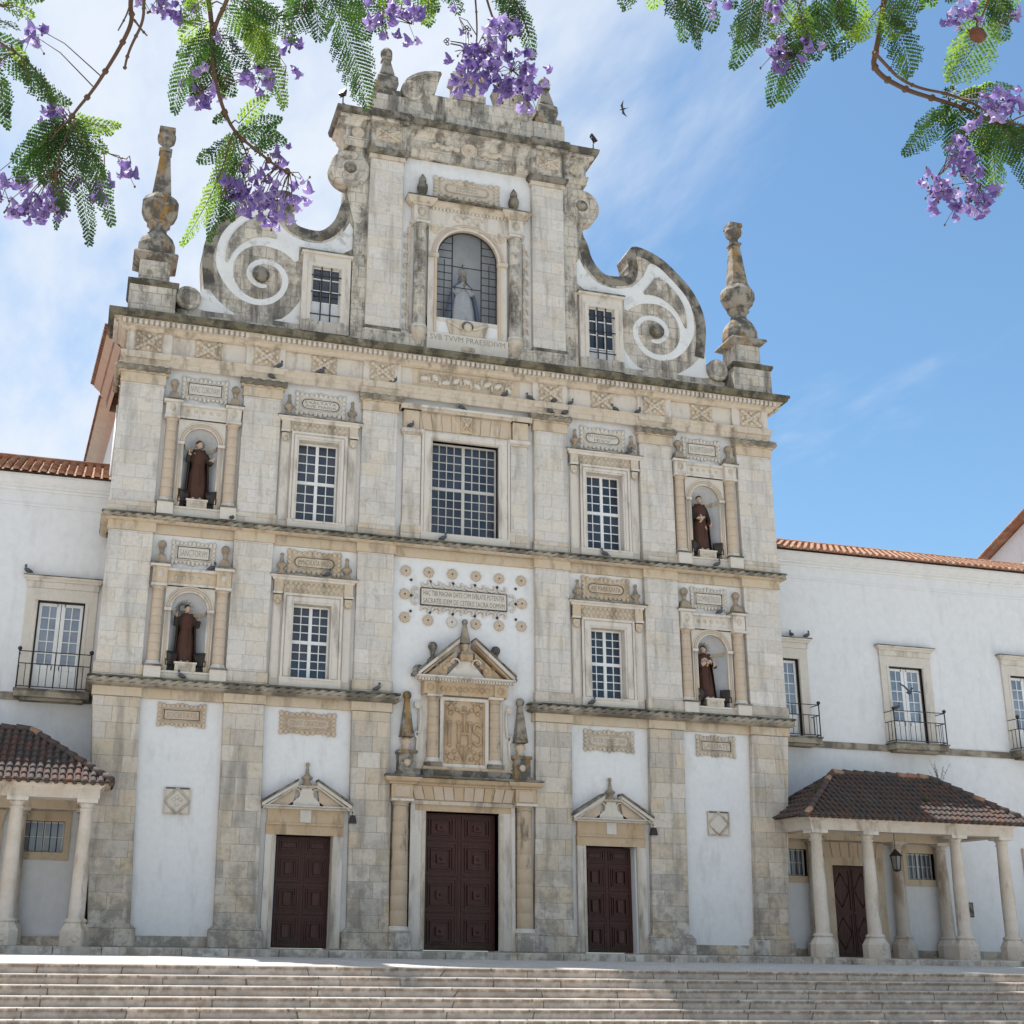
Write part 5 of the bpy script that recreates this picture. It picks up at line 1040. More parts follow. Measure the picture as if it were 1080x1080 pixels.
mb = MB(); mb.disc(0, 26.68, [(0.30, 0.05), (0.30, -0.04), (0.24, -0.06), (0.21, -0.01), (0.12, -0.01)], 'carved', 20, 0.0); mb.box(-0.12, 0.12, -0.05, 0.0, 26.66, 26.70, 'carved'); mb.box(-0.02, 0.02, -0.05, 0.0, 26.56, 26.80, 'carved')
for s in (-1, 1):
    for k in range(7): mb.ball((s*(0.45+0.17*k), 0.0, 26.68+0.05*math.sin(k*2)), (0.15, 0.05, 0.13-0.008*k), 'carved', 8, 5)
mb.build('carved_panel', eb)
# crown of the gable: low wall, two broken scrolls, middle pedestal, pinnacles
mb = MB(); mb.box(-3.62, 3.62, 0.02, 0.9, 27.52, 28.05, 'ashlar_top'); mb.prism([(-3.5, 28.05), (3.5, 28.05), (2.3, 28.55), (1.9, 28.82), (-1.9, 28.82), (-2.3, 28.55)], 0.05, 0.85, 'ashlar_top'); mb.build('crown_wall', CH, bevel=0.02)
for s in (-1, 1):
    m = lambda P: [(s*x, z) for x, z in P]; mb = MB()
    crest = [(2.42, 28.55), (2.46, 28.9), (2.36, 29.25), (2.1, 29.52), (1.72, 29.74), (1.3, 29.84), (0.98, 29.86), (1.12, 29.45), (1.26, 28.82), (1.9, 28.6)]
    mb.prism(m(chaikin(crest, 1)), 0.06, 0.8, 'volute')
    mb.disc(s*2.08, 28.82, [(0.42, 0.3), (0.42, 0.0), (0.39, -0.04), (0.31, -0.04), (0.29, 0.0), (0.22, 0.0), (0.2, -0.04), (0.14, -0.04), (0.12, 0.0), (0.06, -0.02)], 'ashlar_top', 22, 0.0)
    for k in range(3): mb.tube([(s*x, 0.05, z) for x, z in [(2.30-0.08*k, 29.20-0.03*k), (2.0-0.04*k, 29.44-0.07*k), (1.65, 29.62-0.08*k), (1.15+0.04*k, 29.72-0.10*k)]], 0.035, 'ashlar_top', 6)
    mb.build('crest_scroll', CH)
    x, y = s*3.0, 0.4; mb = MB(); mb.box(x-0.58, x+0.58, y-0.5, y+0.45, 27.52, 28.38, 'volute'); mb.box(x-0.50, x+0.50, y-0.42, y+0.4, 28.38, 28.66, 'obelisk')
    mb.lathe((x, y), [(0.44, 28.66), (0.56, 28.95), (0.52, 29.25), (0.34, 29.42), (0.32, 29.47)], 'obelisk', 4, rot=R_(45), smooth=False); mb.taper((x, y), 0.27, 0.12, 0.27, 0.12, 29.42, 30.12, 'obelisk'); mb.box(x-0.18, x+0.18, y-0.18, y+0.18, 30.12, 30.2, 'obelisk'); mb.lathe((x, y), [(0.12, 30.2), (0.22, 30.36), (0.22, 30.5), (0.14, 30.62), (0.05, 30.68)], 'obelisk', 8); mb.build('pinnacle', CH, bevel=0.01)
mb = MB(); mb.box(-0.62, 0.62, 0.0, 0.8, 28.82, 29.08, 'volute'); mb.sweep([(-0.56, 0.78), (-0.56, 0.05), (0.56, 0.05), (0.56, 0.78)], [(-0.3, 29.08), (0.0, 29.08), (-0.05, 29.7), (0.08, 29.78), (0.08, 29.92), (-0.3, 29.95)], 'volute'); mb.box(-0.4, 0.4, 0.1, 0.7, 29.0, 29.94, 'volute'); mb.build('pedestal', CH)
mb = MB(); y = 0.4
for x0, z0, x1, z1 in ((-0.05, 29.95, -0.05, 32.1), (0.05, 29.95, 0.05, 32.1), (-0.62, 31.42, 0.62, 31.42), (-0.62, 31.54, 0.62, 31.54)): mb.tube([(x0, y, z0), (x1, y, z1)], 0.025, 'iron', 6)
for cx_, cz_ in ((0, 32.2), (-0.72, 31.48), (0.72, 31.48)):
    for k in range(3):
        a = math.atan2(cz_-31.48, cx_)+R_(-80+80*k); mb.tube([(cx_+0.09*math.cos(a)+0.065*math.cos(t), y, cz_+0.09*math.sin(a)+0.065*math.sin(t)) for t in [j*0.9 for j in range(8)]], 0.02, 'iron', 5)
mb.build('iron_cross', CH)
# ------------------------------------------------------------------ glazed niche of the gable
mb = MB(); an = 16; r = 1.08; zs, zb = 22.42, 20.1
AP = arc(0, zs, r, 180, 0, 18)
vs = []
for z in (zb, zs): vs += [(p[0], 0.2+math.sqrt(max(0, r*r-p[0]**2))*0.9, z) for p in AP]
n = len(AP); mb.add(vs, [(i, i+1, n+i+1, n+i)[::-1] for i in range(n-1)], 'niche', True)
vs = []
for j in range(7):
    t = math.pi/2*j/6; vs += [(p[0]*math.cos(t), 0.2+math.sqrt(max(0, r*r-p[0]**2))*0.9*math.cos(t), zs+r*math.sin(t)) for p in AP]
mb.add(vs, [(j*n+i, j*n+i+1, (j+1)*n+i+1, (j+1)*n+i)[::-1] for j in range(6) for i in range(n-1)], 'niche', True)
mb.box(-1.08, 1.08, 0.05, 1.2, 19.95, 20.1, 'stone')
for a, b in zip(AP[:-1], AP[1:]):
    mb.add([(a[0], 0.04, a[1]), (b[0], 0.04, b[1]), (b[0], 0.04, 23.72), (a[0], 0.04, 23.72)], [(0,1,2,3)], 'stone'); mb.add([(a[0], 0.04, a[1]), (b[0], 0.04, b[1]), (b[0], 0.3, b[1]), (a[0], 0.3, a[1])], [(3,2,1,0)], 'rose')
for s in (-1, 1):
    mb.box(s*1.08, s*1.40, 0.04, 0.3, 19.45, 23.72, 'stone'); mb.box(s*1.09, s*1.18, 0.0, 0.1, 19.5, zs, 'rose'); mb.box(s*1.05, s*1.42, -0.05, 0.1, zs-0.12, zs+0.02, 'carved')
    mb.disc(s*1.15, 23.42, [(0.19, 0.04), (0.19, -0.02), (0.13, -0.04), (0.10, 0.0), (0.05, -0.02)], 'carved', 14, 0.03)
for rr, tr, m_ in ((1.12, 0.045, 'stone'), (1.26, 0.04, 'rose')): mb.tube([(p[0], 0.02, p[1]) for p in arc(0, zs, rr, 180, 0, 22)], tr, m_, 6)
mb.box(-1.40, 1.40, 0.06, 0.3, 19.45, 20.1, 'white')
mb.box(-1.42, 1.42, -0.05, 0.3, 18.70, 19.47, 'carved_pale'); mb.text('SVB TVVM PRAESIDIVM', 0, 19.30, 2.62, 0.20, -0.054, 'ink_pale')
for k in range(5): mb.ball((-0.18+0.09*k, -0.05, 18.98), (0.07, 0.04, 0.1), 'carved', 7, 5)
mb.box(-2.05, 2.05, 0.0, 0.3, 23.52, 23.60, 'stone'); mb.box(-2.0, 2.0, 0.03, 0.3, 23.60, 24.22, 'stone')
mb.sweep([(-2.06, 0.3), (-2.06, -0.10), (-1.34, -0.10), (-1.34, 0.04), (1.34, 0.04), (1.34, -0.10), (2.06, -0.10), (2.06, 0.3)], [(-0.1, 24.20), (0.04, 24.22), (0.07, 24.30), (0.16, 24.36), (0.16, 24.44), (-0.1, 24.44)], 'carved')
mb.box(-2.22, 2.22, -0.26, 0.3, 24.442, 24.50, 'dark')
for k in range(3): mb.tube([(-0.35+0.35*k+0.16*math.cos(t)*(1 if k != 1 else -1), 0.02, 23.92+0.12*math.sin(t)) for t in [j*0.6 for j in range(9)]], 0.03, 'carved', 6)
x = -1.3
while x < 1.3: mb.box(x, x+0.07, -0.04, 0.1, 24.13, 24.2, 'stone'); x += 0.13
nb = mb.build('niche', CH)
mb = MB(); mb.prism([(-0.55, 20.02), (0.55, 20.02), (0.72, 19.92), (0.6, 19.5), (-0.6, 19.5), (-0.72, 19.92)], 0.0, 0.2, 'carved'); mb.ball((0, -0.03, 19.80), (0.15, 0.1, 0.16), 'carved', 10, 7); mb.ball((0, 0.0, 19.87), (0.21, 0.07, 0.17), 'dark', 10, 7)
for s in (-1, 1):
    for k in range(4): mb.ball((s*(0.28+0.11*k), -0.01, 19.78+0.05*k), (0.14, 0.04, 0.07), 'carved', 8, 5, Matrix.Rotation(-s*0.5, 3, 'Y'))
mb.build('cherub_relief', nb)
for s in (-1, 1):
    x = s*1.70; mb = MB(); mb.lathe((x, 0.05), [(0.10, 18.9), (0.14, 18.95), (0.14, 19.05), (0.24, 19.15), (0.24, 19.28), (0.29, 19.42), (0.29, 19.55)], 'carved', 14); column(mb, x, 0.05, 19.55, 23.52, 0.225, 'ashlar_top', 8, 'stone'); mb.build('column', nb)
    mb = MB(); mb.box(x-0.26, x+0.26, -0.12, 0.3, 23.60, 24.20, 'stone'); mb.ball((x, -0.13, 23.9), (0.14, 0.05, 0.17), 'carved', 9, 6); mb.box(x-0.32, x+0.32, -0.2, 0.3, 24.14, 24.2, 'carved'); mb.build('entablature_block', nb)
    mb = MB(); mb.lathe((x-s*0.04, 0.02), [(0.16, 24.50), (0.16, 24.56), (0.10, 24.62), (0.17, 24.75), (0.20, 24.92), (0.17, 25.05), (0.10, 25.12), (0.14, 25.18), (0.12, 25.3), (0.06, 25.40), (0.01, 25.48)], 'dark', 12); mb.build('finial', nb)
    mb = MB()
    for k in range(10): z = 19.6+0.38*k; mb.tube([(s*(2.12+0.085*math.cos(t)), 0.12, z+0.14*math.sin(t)) for t in [R_(-60+30*j)+(k % 2)*0.6 for j in range(9)]], 0.03, 'carved', 5)
    mb.box(s*2.02, s*2.10, 0.13, 0.3, 19.5, 23.4, 'carved'); mb.build('scroll_strip', nb)
mb = MB(); cartouche(mb, -0.03, 25.17, 2.44, 0.80, 0.15, 'REGINA\nMVNDI', 'oval', 0.36, 0.62, 'carved', 'ink_pale', seed=21); mb.build('plaque', nb)
# leaded glazing
mb = MB(); y = 0.16; t = 0.022
def inside(x): return zs+math.sqrt(max(0, 1.06**2-x*x))
for x in (-0.52, 0.52): mb.tube([(x, y, zb+0.02), (x, y, inside(x))], 0.024, 'iron', 5)
for s in (-1, 1):
    mb.tube([(s*0.80, y, zb+0.02), (s*0.80, y, 22.36)], 0.017, 'iron', 5); mb.tube([(s*1.06, y, zb), (s*1.06, y, zs)], 0.026, 'iron', 5)
    for k in range(11):
        z = zb+0.05+0.285*k; xo = 1.06 if z < zs else math.sqrt(max(0.0, 1.06**2-(z-zs)**2))
        if xo > 0.56: mb.tube([(s*0.52, y, z), (s*xo, y, z)], 0.016, 'iron', 5)
for z in (21.35, 22.14): mb.tube([(-0.52, y, z), (0.52, y, z)], 0.018, 'iron', 5)
mb.tube([(-1.06, y, zb+0.03), (1.06, y, zb+0.03)], 0.026, 'iron', 5); mb.tube([(p[0]*0.98, y, zs+(p[1]-zs)*0.98) for p in AP], 0.026, 'iron', 5)
mb.build('glazing_bars', nb)
mb = MB(); mb.add([(-1.06, y, zb+0.02), (1.06, y, zb+0.02)]+[(p[0]*0.98, y, zs+(p[1]-zs)*0.98) for p in AP[::-1]], [tuple(range(2+n))], 'pane'); mb.build('glass', nb)
# ------------------------------------------------------------------ statues
def remeshed(mb, voxel, pick, mats):
    """weld overlapping shapes into one continuous skin and paint it by position"""
    me = mb.mesh('skin'); ob = bpy.data.objects.new('skin', me); COL.objects.link(ob)
    md = ob.modifiers.new('weld', 'REMESH'); md.mode = 'VOXEL'; md.voxel_size = voxel
    sm = ob.modifiers.new('soften', 'SMOOTH'); sm.factor = 0.4; sm.iterations = 2
    dg = bpy.context.evaluated_depsgraph_get(); dg.update(); out = bpy.data.meshes.new_from_object(ob.evaluated_get(dg))
    bpy.data.objects.remove(ob); bpy.data.meshes.remove(me); out.materials.clear()
    for k in mats: out.materials.append(MAT[k])
    for p in out.polygons: p.material_index = pick(p.center); p.use_smooth = True
    return out
def gown(mb, secs, folds, m, amp=0.05):
    """loft of elliptical sections (z, rx, ry, cx, cy) with vertical folds that deepen downwards"""
    seg = 40; vs = []; n = len(secs); top = secs[-1][0]
    for z, rx, ry, cx, cy in secs:
        k = amp*max(0.0, 1-z/top*0.9)
        for i in range(seg):
            a = 2*math.pi*i/seg; w = 1+k*math.cos(folds*a+1.3*math.sin(z*2))+k*0.5*math.cos(2.7*folds*a+0.8)
            vs.append((cx+rx*w*math.cos(a), cy+ry*w*math.sin(a), z))
    fs = [(j*seg+i, j*seg+(i+1) % seg, (j+1)*seg+(i+1) % seg, (j+1)*seg+i) for j in range(n-1) for i in range(seg)]
    fs += [tuple(range(seg-1, -1, -1)), tuple((n-1)*seg+i for i in range(seg))]; mb.add(vs, fs, m, True)
def hand(mb, p, d, palm, m, k=1.0):
    """palm, four unequal bent fingers and a thumb from the side of the palm"""
    p = Vector(p); d = Vector(d).normalized(); s = d.cross(Vector(palm)).normalized(); nrm = s.cross(d).normalized()
    c = p+d*0.05*k; mb.tube([p-d*0.01, c, p+d*0.095*k], 0.033*k, m, 8, 0.040*k, flat=0.6)
    for i, L in enumerate((0.085, 0.098, 0.092, 0.072)):
        b = p+d*0.09*k+s*(0.033-0.022*i)*k; q1 = b+(d*0.55*L+s*(0.006-0.004*i))*k; q2 = q1+(d*0.38*L+nrm*0.30*L)*k; mb.tube([b-d*0.02*k, b, q1, q2], 0.0135*k, m, 6, 0.0105*k)
    b = p+d*0.035*k+s*0.036*k; mb.tube([b-s*0.02*k, b+s*0.02*k+d*0.015*k, b+s*0.04*k+d*0.05*k, b+s*0.038*k+d*0.075*k], 0.0155*k, m, 6, 0.011*k)
def head(mb, c, turn, tilt, m, k=1.0):
    R = Matrix.Rotation(turn, 3, 'Z') @ Matrix.Rotation(tilt, 3, 'Y')
    def P(x, y, z): v = R @ Vector((x*k, y*k, z*k)); return (c[0]+v.x, c[1]+v.y, c[2]+v.z)
    mb.ball(P(0, 0.01, 0.02), (0.098*k, 0.118*k, 0.125*k), m, 16, 12, R); mb.ball(P(0, -0.025, -0.055), (0.074*k, 0.088*k, 0.085*k), m, 14, 10, R)
    mb.tube([P(0, -0.105, 0.025), P(0, -0.135, -0.025), P(0, -0.112, -0.035)], 0.017*k, m, 6); mb.tube([P(-0.03, -0.102, -0.068), P(0, -0.116, -0.066), P(0.03, -0.102, -0.068)], 0.012*k, m, 6)
    for s in (-1, 1):
        mb.ball(P(s*0.098, 0.015, -0.01), (0.018*k, 0.03*k, 0.038*k), m, 8, 6, R); mb.tube([P(s*0.062, -0.094, 0.038), P(s*0.025, -0.112, 0.042)], 0.011*k, m, 5); mb.ball(P(s*0.04, -0.098, 0.016), (0.018*k, 0.014*k, 0.010*k), m, 8, 5, R)
    mb.ball(P(0, -0.095, -0.105), (0.03*k, 0.025*k, 0.022*k), m, 8, 6, R)
    mb.tube([P(0, 0.03, -0.05), P(0, 0.045, -0.16), P(0, 0.05, -0.22)], 0.058*k, m, 10, 0.07*k)
    return P
def friar(label, loc, H, armL, armR, turn, tilt, halo, lean=0.0, flip=1, cloak_up=True):
    """brown habit tied with a cord, dark cloak; armL / armR are (elbow, wrist, hand direction, palm) on viewer's left / right"""
    k = H/1.95; T = thing('friar_statue', label, 'statue', loc, 'friar statues in the niches')
    mb = MB(); S = [(0.0, .30, .22), (0.10, .29, .21), (0.5, .265, .195), (0.85, .245, .18), (1.0, .225, .17), (1.08, .20, .155), (1.14, .20, .155), (1.25, .225, .165), (1.42, .245, .17), (1.53, .225, .155), (1.60, .15, .12), (1.65, .08, .085)]
    gown(mb, [(z*k, rx*k, ry*k, lean*z*k, 0) for z, rx, ry in S], 9, 'robe')
    mb.tube([(-0.17*k+lean*1.1*k, -0.10*k, 1.11*k), (lean*1.1*k, -0.175*k, 1.10*k), (0.17*k+lean*1.1*k, -0.10*k, 1.11*k)], 0.022*k, 'robe', 6); mb.tube([(0.05*k, -0.18*k, 1.1*k), (0.06*k, -0.21*k, 0.8*k), (0.055*k, -0.23*k, 0.45*k)], 0.018*k, 'robe', 6)
    mb.tube([(-0.17*k, 0, 1.63*k), (0, -0.13*k, 1.57*k), (0.17*k, 0, 1.63*k)], 0.05*k, 'robe', 8)
    hc = (lean*1.75*k, -0.03*k, 1.80*k); head(mb, hc, turn, tilt, 'skin', k); hands = []
    for s, (e, w, d, pm) in ((-1, armL), (1, armR)):
        e = [q*k for q in e]; w = [q*k for q in w]; sh = (s*0.20*k+lean*1.5*k, 0.0, 1.50*k)
        mb.tube([sh, ((sh[0]+e[0])/2, (sh[1]+e[1])/2-0.01, (sh[2]+e[2])/2), e], 0.085*k, 'robe', 10, 0.075*k); mid = [(e[i]*0.5+w[i]*0.5) for i in range(3)]
        mb.tube([e, mid, w], 0.075*k, 'robe', 10, 0.085*k); hand(mb, w, d, pm, 'skin', k); hands.append(Vector(w))
    for s in (-1, 1): mb.ball((s*0.10*k, -0.23*k, 0.035*k), (0.05*k, 0.10*k, 0.04*k), 'skin', 8, 6)
    hv = Vector(hc)
    def pick(c):
        if (c-hv).length < 0.155*k and c.z > hc[2]-0.13*k: return 1
        for h in hands:
            if (c-h).length < 0.21*k and any((c-h).dot(Vector(dd).normalized()) > 0.018*k for dd in (armL[2], armR[2])) and (c-h).length > 0.02: 
                return 1 if (c-h).length < 0.2*k and c.y < h.y+0.12 and abs((c-h).length) < 0.2*k else 0
        if abs(c.x-lean*c.z) > 0.195*k and c.z > 0.95*k: return 2
        return 1 if c.z < 0.07*k and c.y < -0.24*k else 0
    bd = bpy.data.objects.new('body', remeshed(mb, 0.014, pick, ['robe', 'skin', 'cloak'])); COL.objects.link(bd); bd.parent = T
    mb = MB(); vs = []; n = 26; rows = [(0.03, .36, .25), (0.4, .35, .24), (0.9, .33, .225), (1.2, .315, .215), (1.42, .30, .20), (1.53, .265, .18), (1.61, .17, .14)]
    for z, rx, ry in rows:
        for i in range(n+1):
            a = R_(-28+236*i/n); w = 1+0.05*math.cos(11*a+z)*(1-z/2); vs.append(((rx*w*math.cos(a)+lean*z)*k, (ry*w*math.sin(a)+0.0)*k, z*k))
    fs = [(j*(n+1)+i, j*(n+1)+i+1, (j+1)*(n+1)+i+1, (j+1)*(n+1)+i) for j in range(len(rows)-1) for i in range(n)]
    mb.add(vs, fs, 'cloak', True); o = mb.build('cloak', None); o.parent = T; md = o.modifiers.new('thickness', 'SOLIDIFY'); md.thickness = 0.02
    mb = MB(); Rm = Matrix.Rotation(turn, 3, 'Z'); v = Rm @ Vector((0, 0.022*k, 0.05*k)); mb.ball((hc[0]+v.x, hc[1]+v.y, hc[2]+v.z), (0.108*k, 0.118*k, 0.115*k), 'hair', 14, 10, Rm); o = mb.build('hair', None); o.parent = T
    if halo:
        mb = MB(); cx, cz = hc[0]+halo[1]*k, hc[2]+0.06*k
        for i in range(26):
            a = 2*math.pi*i/26; r0, r1 = 0.12*k, halo[0]*(1.0 if i % 2 else 0.75)*k; mb.tube([(cx+r0*math.cos(a), 0.12*k, cz+r0*math.sin(a)), (cx+r1*math.cos(a), 0.13*k, cz+r1*math.sin(a))], 0.008, 'iron', 4, 0.004)
        mb.tube([(cx+0.12*k*math.cos(t), 0.12*k, cz+0.12*k*math.sin(t)) for t in [j*0.4 for j in range(17)]], 0.009, 'iron', 4); o = mb.build('halo', None); o.parent = T
    return T
friar('friar statue with one arm raised and the other reaching out, in the upper left niche', (-8.52, 0.38, 12.84), 2.0, ((-0.33, -0.10, 1.22), (-0.30, -0.22, 1.46), (0.0, -0.25, 1), (1, 0, 0)), ((0.34, -0.08, 1.20), (0.36, -0.30, 1.22), (0.5, -0.9, 0.4), (0, 0, 1)), 0.35, 0.08, (0.16, 0.02))
friar('friar statue with a pale hand held at its waist, in the upper right niche', (8.42, 0.38, 12.84), 2.0, ((-0.33, -0.08, 1.18), (-0.14, -0.27, 1.13), (1, -0.3, -0.15), (0, -1, 0.3)), ((0.32, 0.02, 1.15), (0.27, -0.16, 0.92), (0.1, -0.5, -1), (-1, 0, 0)), -0.12, -0.10, None, -0.01)
friar('friar statue with a rayed halo and both hands lifted, in the lower left niche', (-8.50, 0.40, 7.84), 1.78, ((-0.35, -0.08, 1.22), (-0.34, -0.22, 1.48), (0.0, -0.2, 1), (1, 0, 0)), ((0.35, -0.08, 1.20), (0.36, -0.24, 1.38), (0.25, -0.4, 1), (-1, 0, 0)), 0.25, 0.05, (0.34, -0.14))
friar('friar statue with a rayed halo and crossed hands, in the lower right niche', (8.36, 0.40, 7.84), 1.78, ((-0.32, -0.12, 1.16), (-0.10, -0.26, 1.30), (1, -0.15, 0.25), (0, -1, 0)), ((0.32, -0.12, 1.16), (0.12, -0.28, 1.30), (-1, -0.15, 0.25), (0, -1, 0)), -0.5, -0.18, (0.30, 0.08), -0.05)
def virgin():
    T = thing('crowned_statue', 'crowned statue in a white gown and blue mantle with joined hands, behind leaded glass', 'statue', (-0.02, 0.62, 20.12))
    mb = MB(); S = [(0.0, .40, .26), (0.15, .39, .255), (0.6, .35, .23), (1.0, .29, .20), (1.2, .22, .17), (1.32, .235, .17), (1.45, .245, .165), (1.56, .20, .14), (1.62, .12, .10), (1.66, .075, .08)]
    gown(mb, [(z, rx, ry, 0, 0) for z, rx, ry in S], 8, 'virgin', 0.06); hc = (0, -0.04, 1.80); head(mb, hc, 0.1, 0.04, 'skin', 0.97)
    for s in (-1, 1): mb.tube([(s*0.20, 0, 1.50), (s*0.29, -0.06, 1.30), (s*0.27, -0.12, 1.20)], 0.085, 'virgin', 10, 0.08); mb.tube([(s*0.27, -0.12, 1.20), (s*0.15, -0.2, 1.28), (s*0.035, -0.25, 1.40)], 0.075, 'virgin', 10, 0.05); hand(mb, (s*0.03, -0.26, 1.40), (-s*0.12, -0.12, 1), (-s, 0, 0), 'skin', 0.95)
    hv = Vector(hc); hd = Vector((0, -0.26, 1.47))
    bd = bpy.data.objects.new('body', remeshed(mb, 0.015, lambda c: 1 if ((c-hv).length < 0.155 and c.z > 1.68) or (c-hd).length < 0.105 else 0, ['virgin', 'skin'])); COL.objects.link(bd); bd.parent = T
    mb = MB(); n = 30; rows = [(0.02, .56, .34), (0.5, .52, .32), (1.0, .44, .28), (1.3, .37, .24), (1.5, .31, .20), (1.6, .21, .17), (1.7, .14, .15), (1.85, .135, .145), (1.95, .09, .09)]; vs = []
    for z, rx, ry in rows:
        for i in range(n+1): a = R_(-42+264*i/n); w = 1+0.05*math.cos(10*a+z*2)*(1-z/2.1); vs.append((rx*w*math.cos(a), ry*w*math.sin(a)-0.0, z))
    mb.add(vs, [(j*(n+1)+i, j*(n+1)+i+1, (j+1)*(n+1)+i+1, (j+1)*(n+1)+i) for j in range(len(rows)-1) for i in range(n)], 'mantle', True); o = mb.build('mantle', None); o.parent = T; md = o.modifiers.new('thickness', 'SOLIDIFY'); md.thickness = 0.02
    mb = MB(); mb.lathe((0, -0.02), [(0.10, 1.92), (0.12, 1.94), (0.13, 2.02), (0.11, 2.03)], 'ochre', 16)
    for i in range(4): a = math.pi/4+i*math.pi/2; mb.tube([(0.12*math.cos(a), -0.02+0.12*math.sin(a), 2.02), (0.17*math.cos(a), -0.02+0.17*math.sin(a), 2.13), (0.10*math.cos(a), -0.02+0.10*math.sin(a), 2.22), (0, -0.02, 2.22)], 0.014, 'ochre', 5)
    mb.ball((0, -0.02, 2.25), 0.035, 'ochre', 8, 6); mb.tube([(0, -0.02, 2.28), (0, -0.02, 2.40)], 0.012, 'iron', 5); mb.tube([(-0.04, -0.02, 2.35), (0.04, -0.02, 2.35)], 0.012, 'iron', 5); o = mb.build('crown', None); o.parent = T; T.scale = (1.15, 1.0, 1.0)
virgin()

# ------------------------------------------------------------------ floodlights
def floodlight(label, loc, rz, post=0.0, grp='floodlights beside the statues'):
    T = thing('floodlight', label, 'floodlight', loc, grp)
    mb = MB(); mb.box(-0.09, 0.09, -0.05, 0.05, 0, 0.02, 'iron'); mb.tube([(0, 0, 0), (0, 0, 0.12+post)], 0.022, 'iron', 6); z = 0.12+post
    for s in (-1, 1): mb.tube([(0, 0, z), (s*0.12, 0, z), (s*0.12, 0, z+0.12)], 0.014, 'iron', 5)
    o = mb.build('bracket', None); o.parent = T; o.rotation_euler[2] = rz
    mb = MB(); z += 0.13; vs = []
    Rm = Matrix.Rotation(-0.5, 3, 'X')
    for y, w, h in ((-0.09, 0.115, 0.135), (0.0, 0.11, 0.13), (0.07, 0.07, 0.09)):
        for a, b in ((-1, -1), (1, -1), (1, 1), (-1, 1)): v = Rm @ Vector((a*w, y, b*h)); vs.append((v.x, v.y, v.z+z))
    mb.add(vs, [(0, 1, 2, 3)]+[(j*4+i, j*4+(i+1) % 4, j*4+4+(i+1) % 4, j*4+4+i)[::-1] for j in range(2) for i in range(4)]+[(11, 10, 9, 8)], 'iron'); o = mb.build('housing', None); o.parent = T; o.rotation_euler[2] = rz
    T.scale = (1.45, 1.45, 1.45) if post == 0 else (1, 1, 1)
for s, xc, zb, nm in ((-1, -8.5, 12.56, 'upper left'), (1, 8.5, 12.56, 'upper right'), (-1, -8.47, 7.56, 'lower left'), (1, 8.47, 7.56, 'lower right')):
    for q, side in ((-1, 'left'), (1, 'right')): floodlight('black floodlight at the %s foot of the friar in the %s niche' % (side, nm), (xc+q*0.42, 0.16, zb), math.pi-q*0.6)
for s, side in ((-1, 'left'), (1, 'right')): floodlight('black floodlight on a short post at the %s tip of the gable cornice' % side, (s*4.62, -0.25, 27.50), s*0.8, 0.22, 'floodlights on the gable cornice')

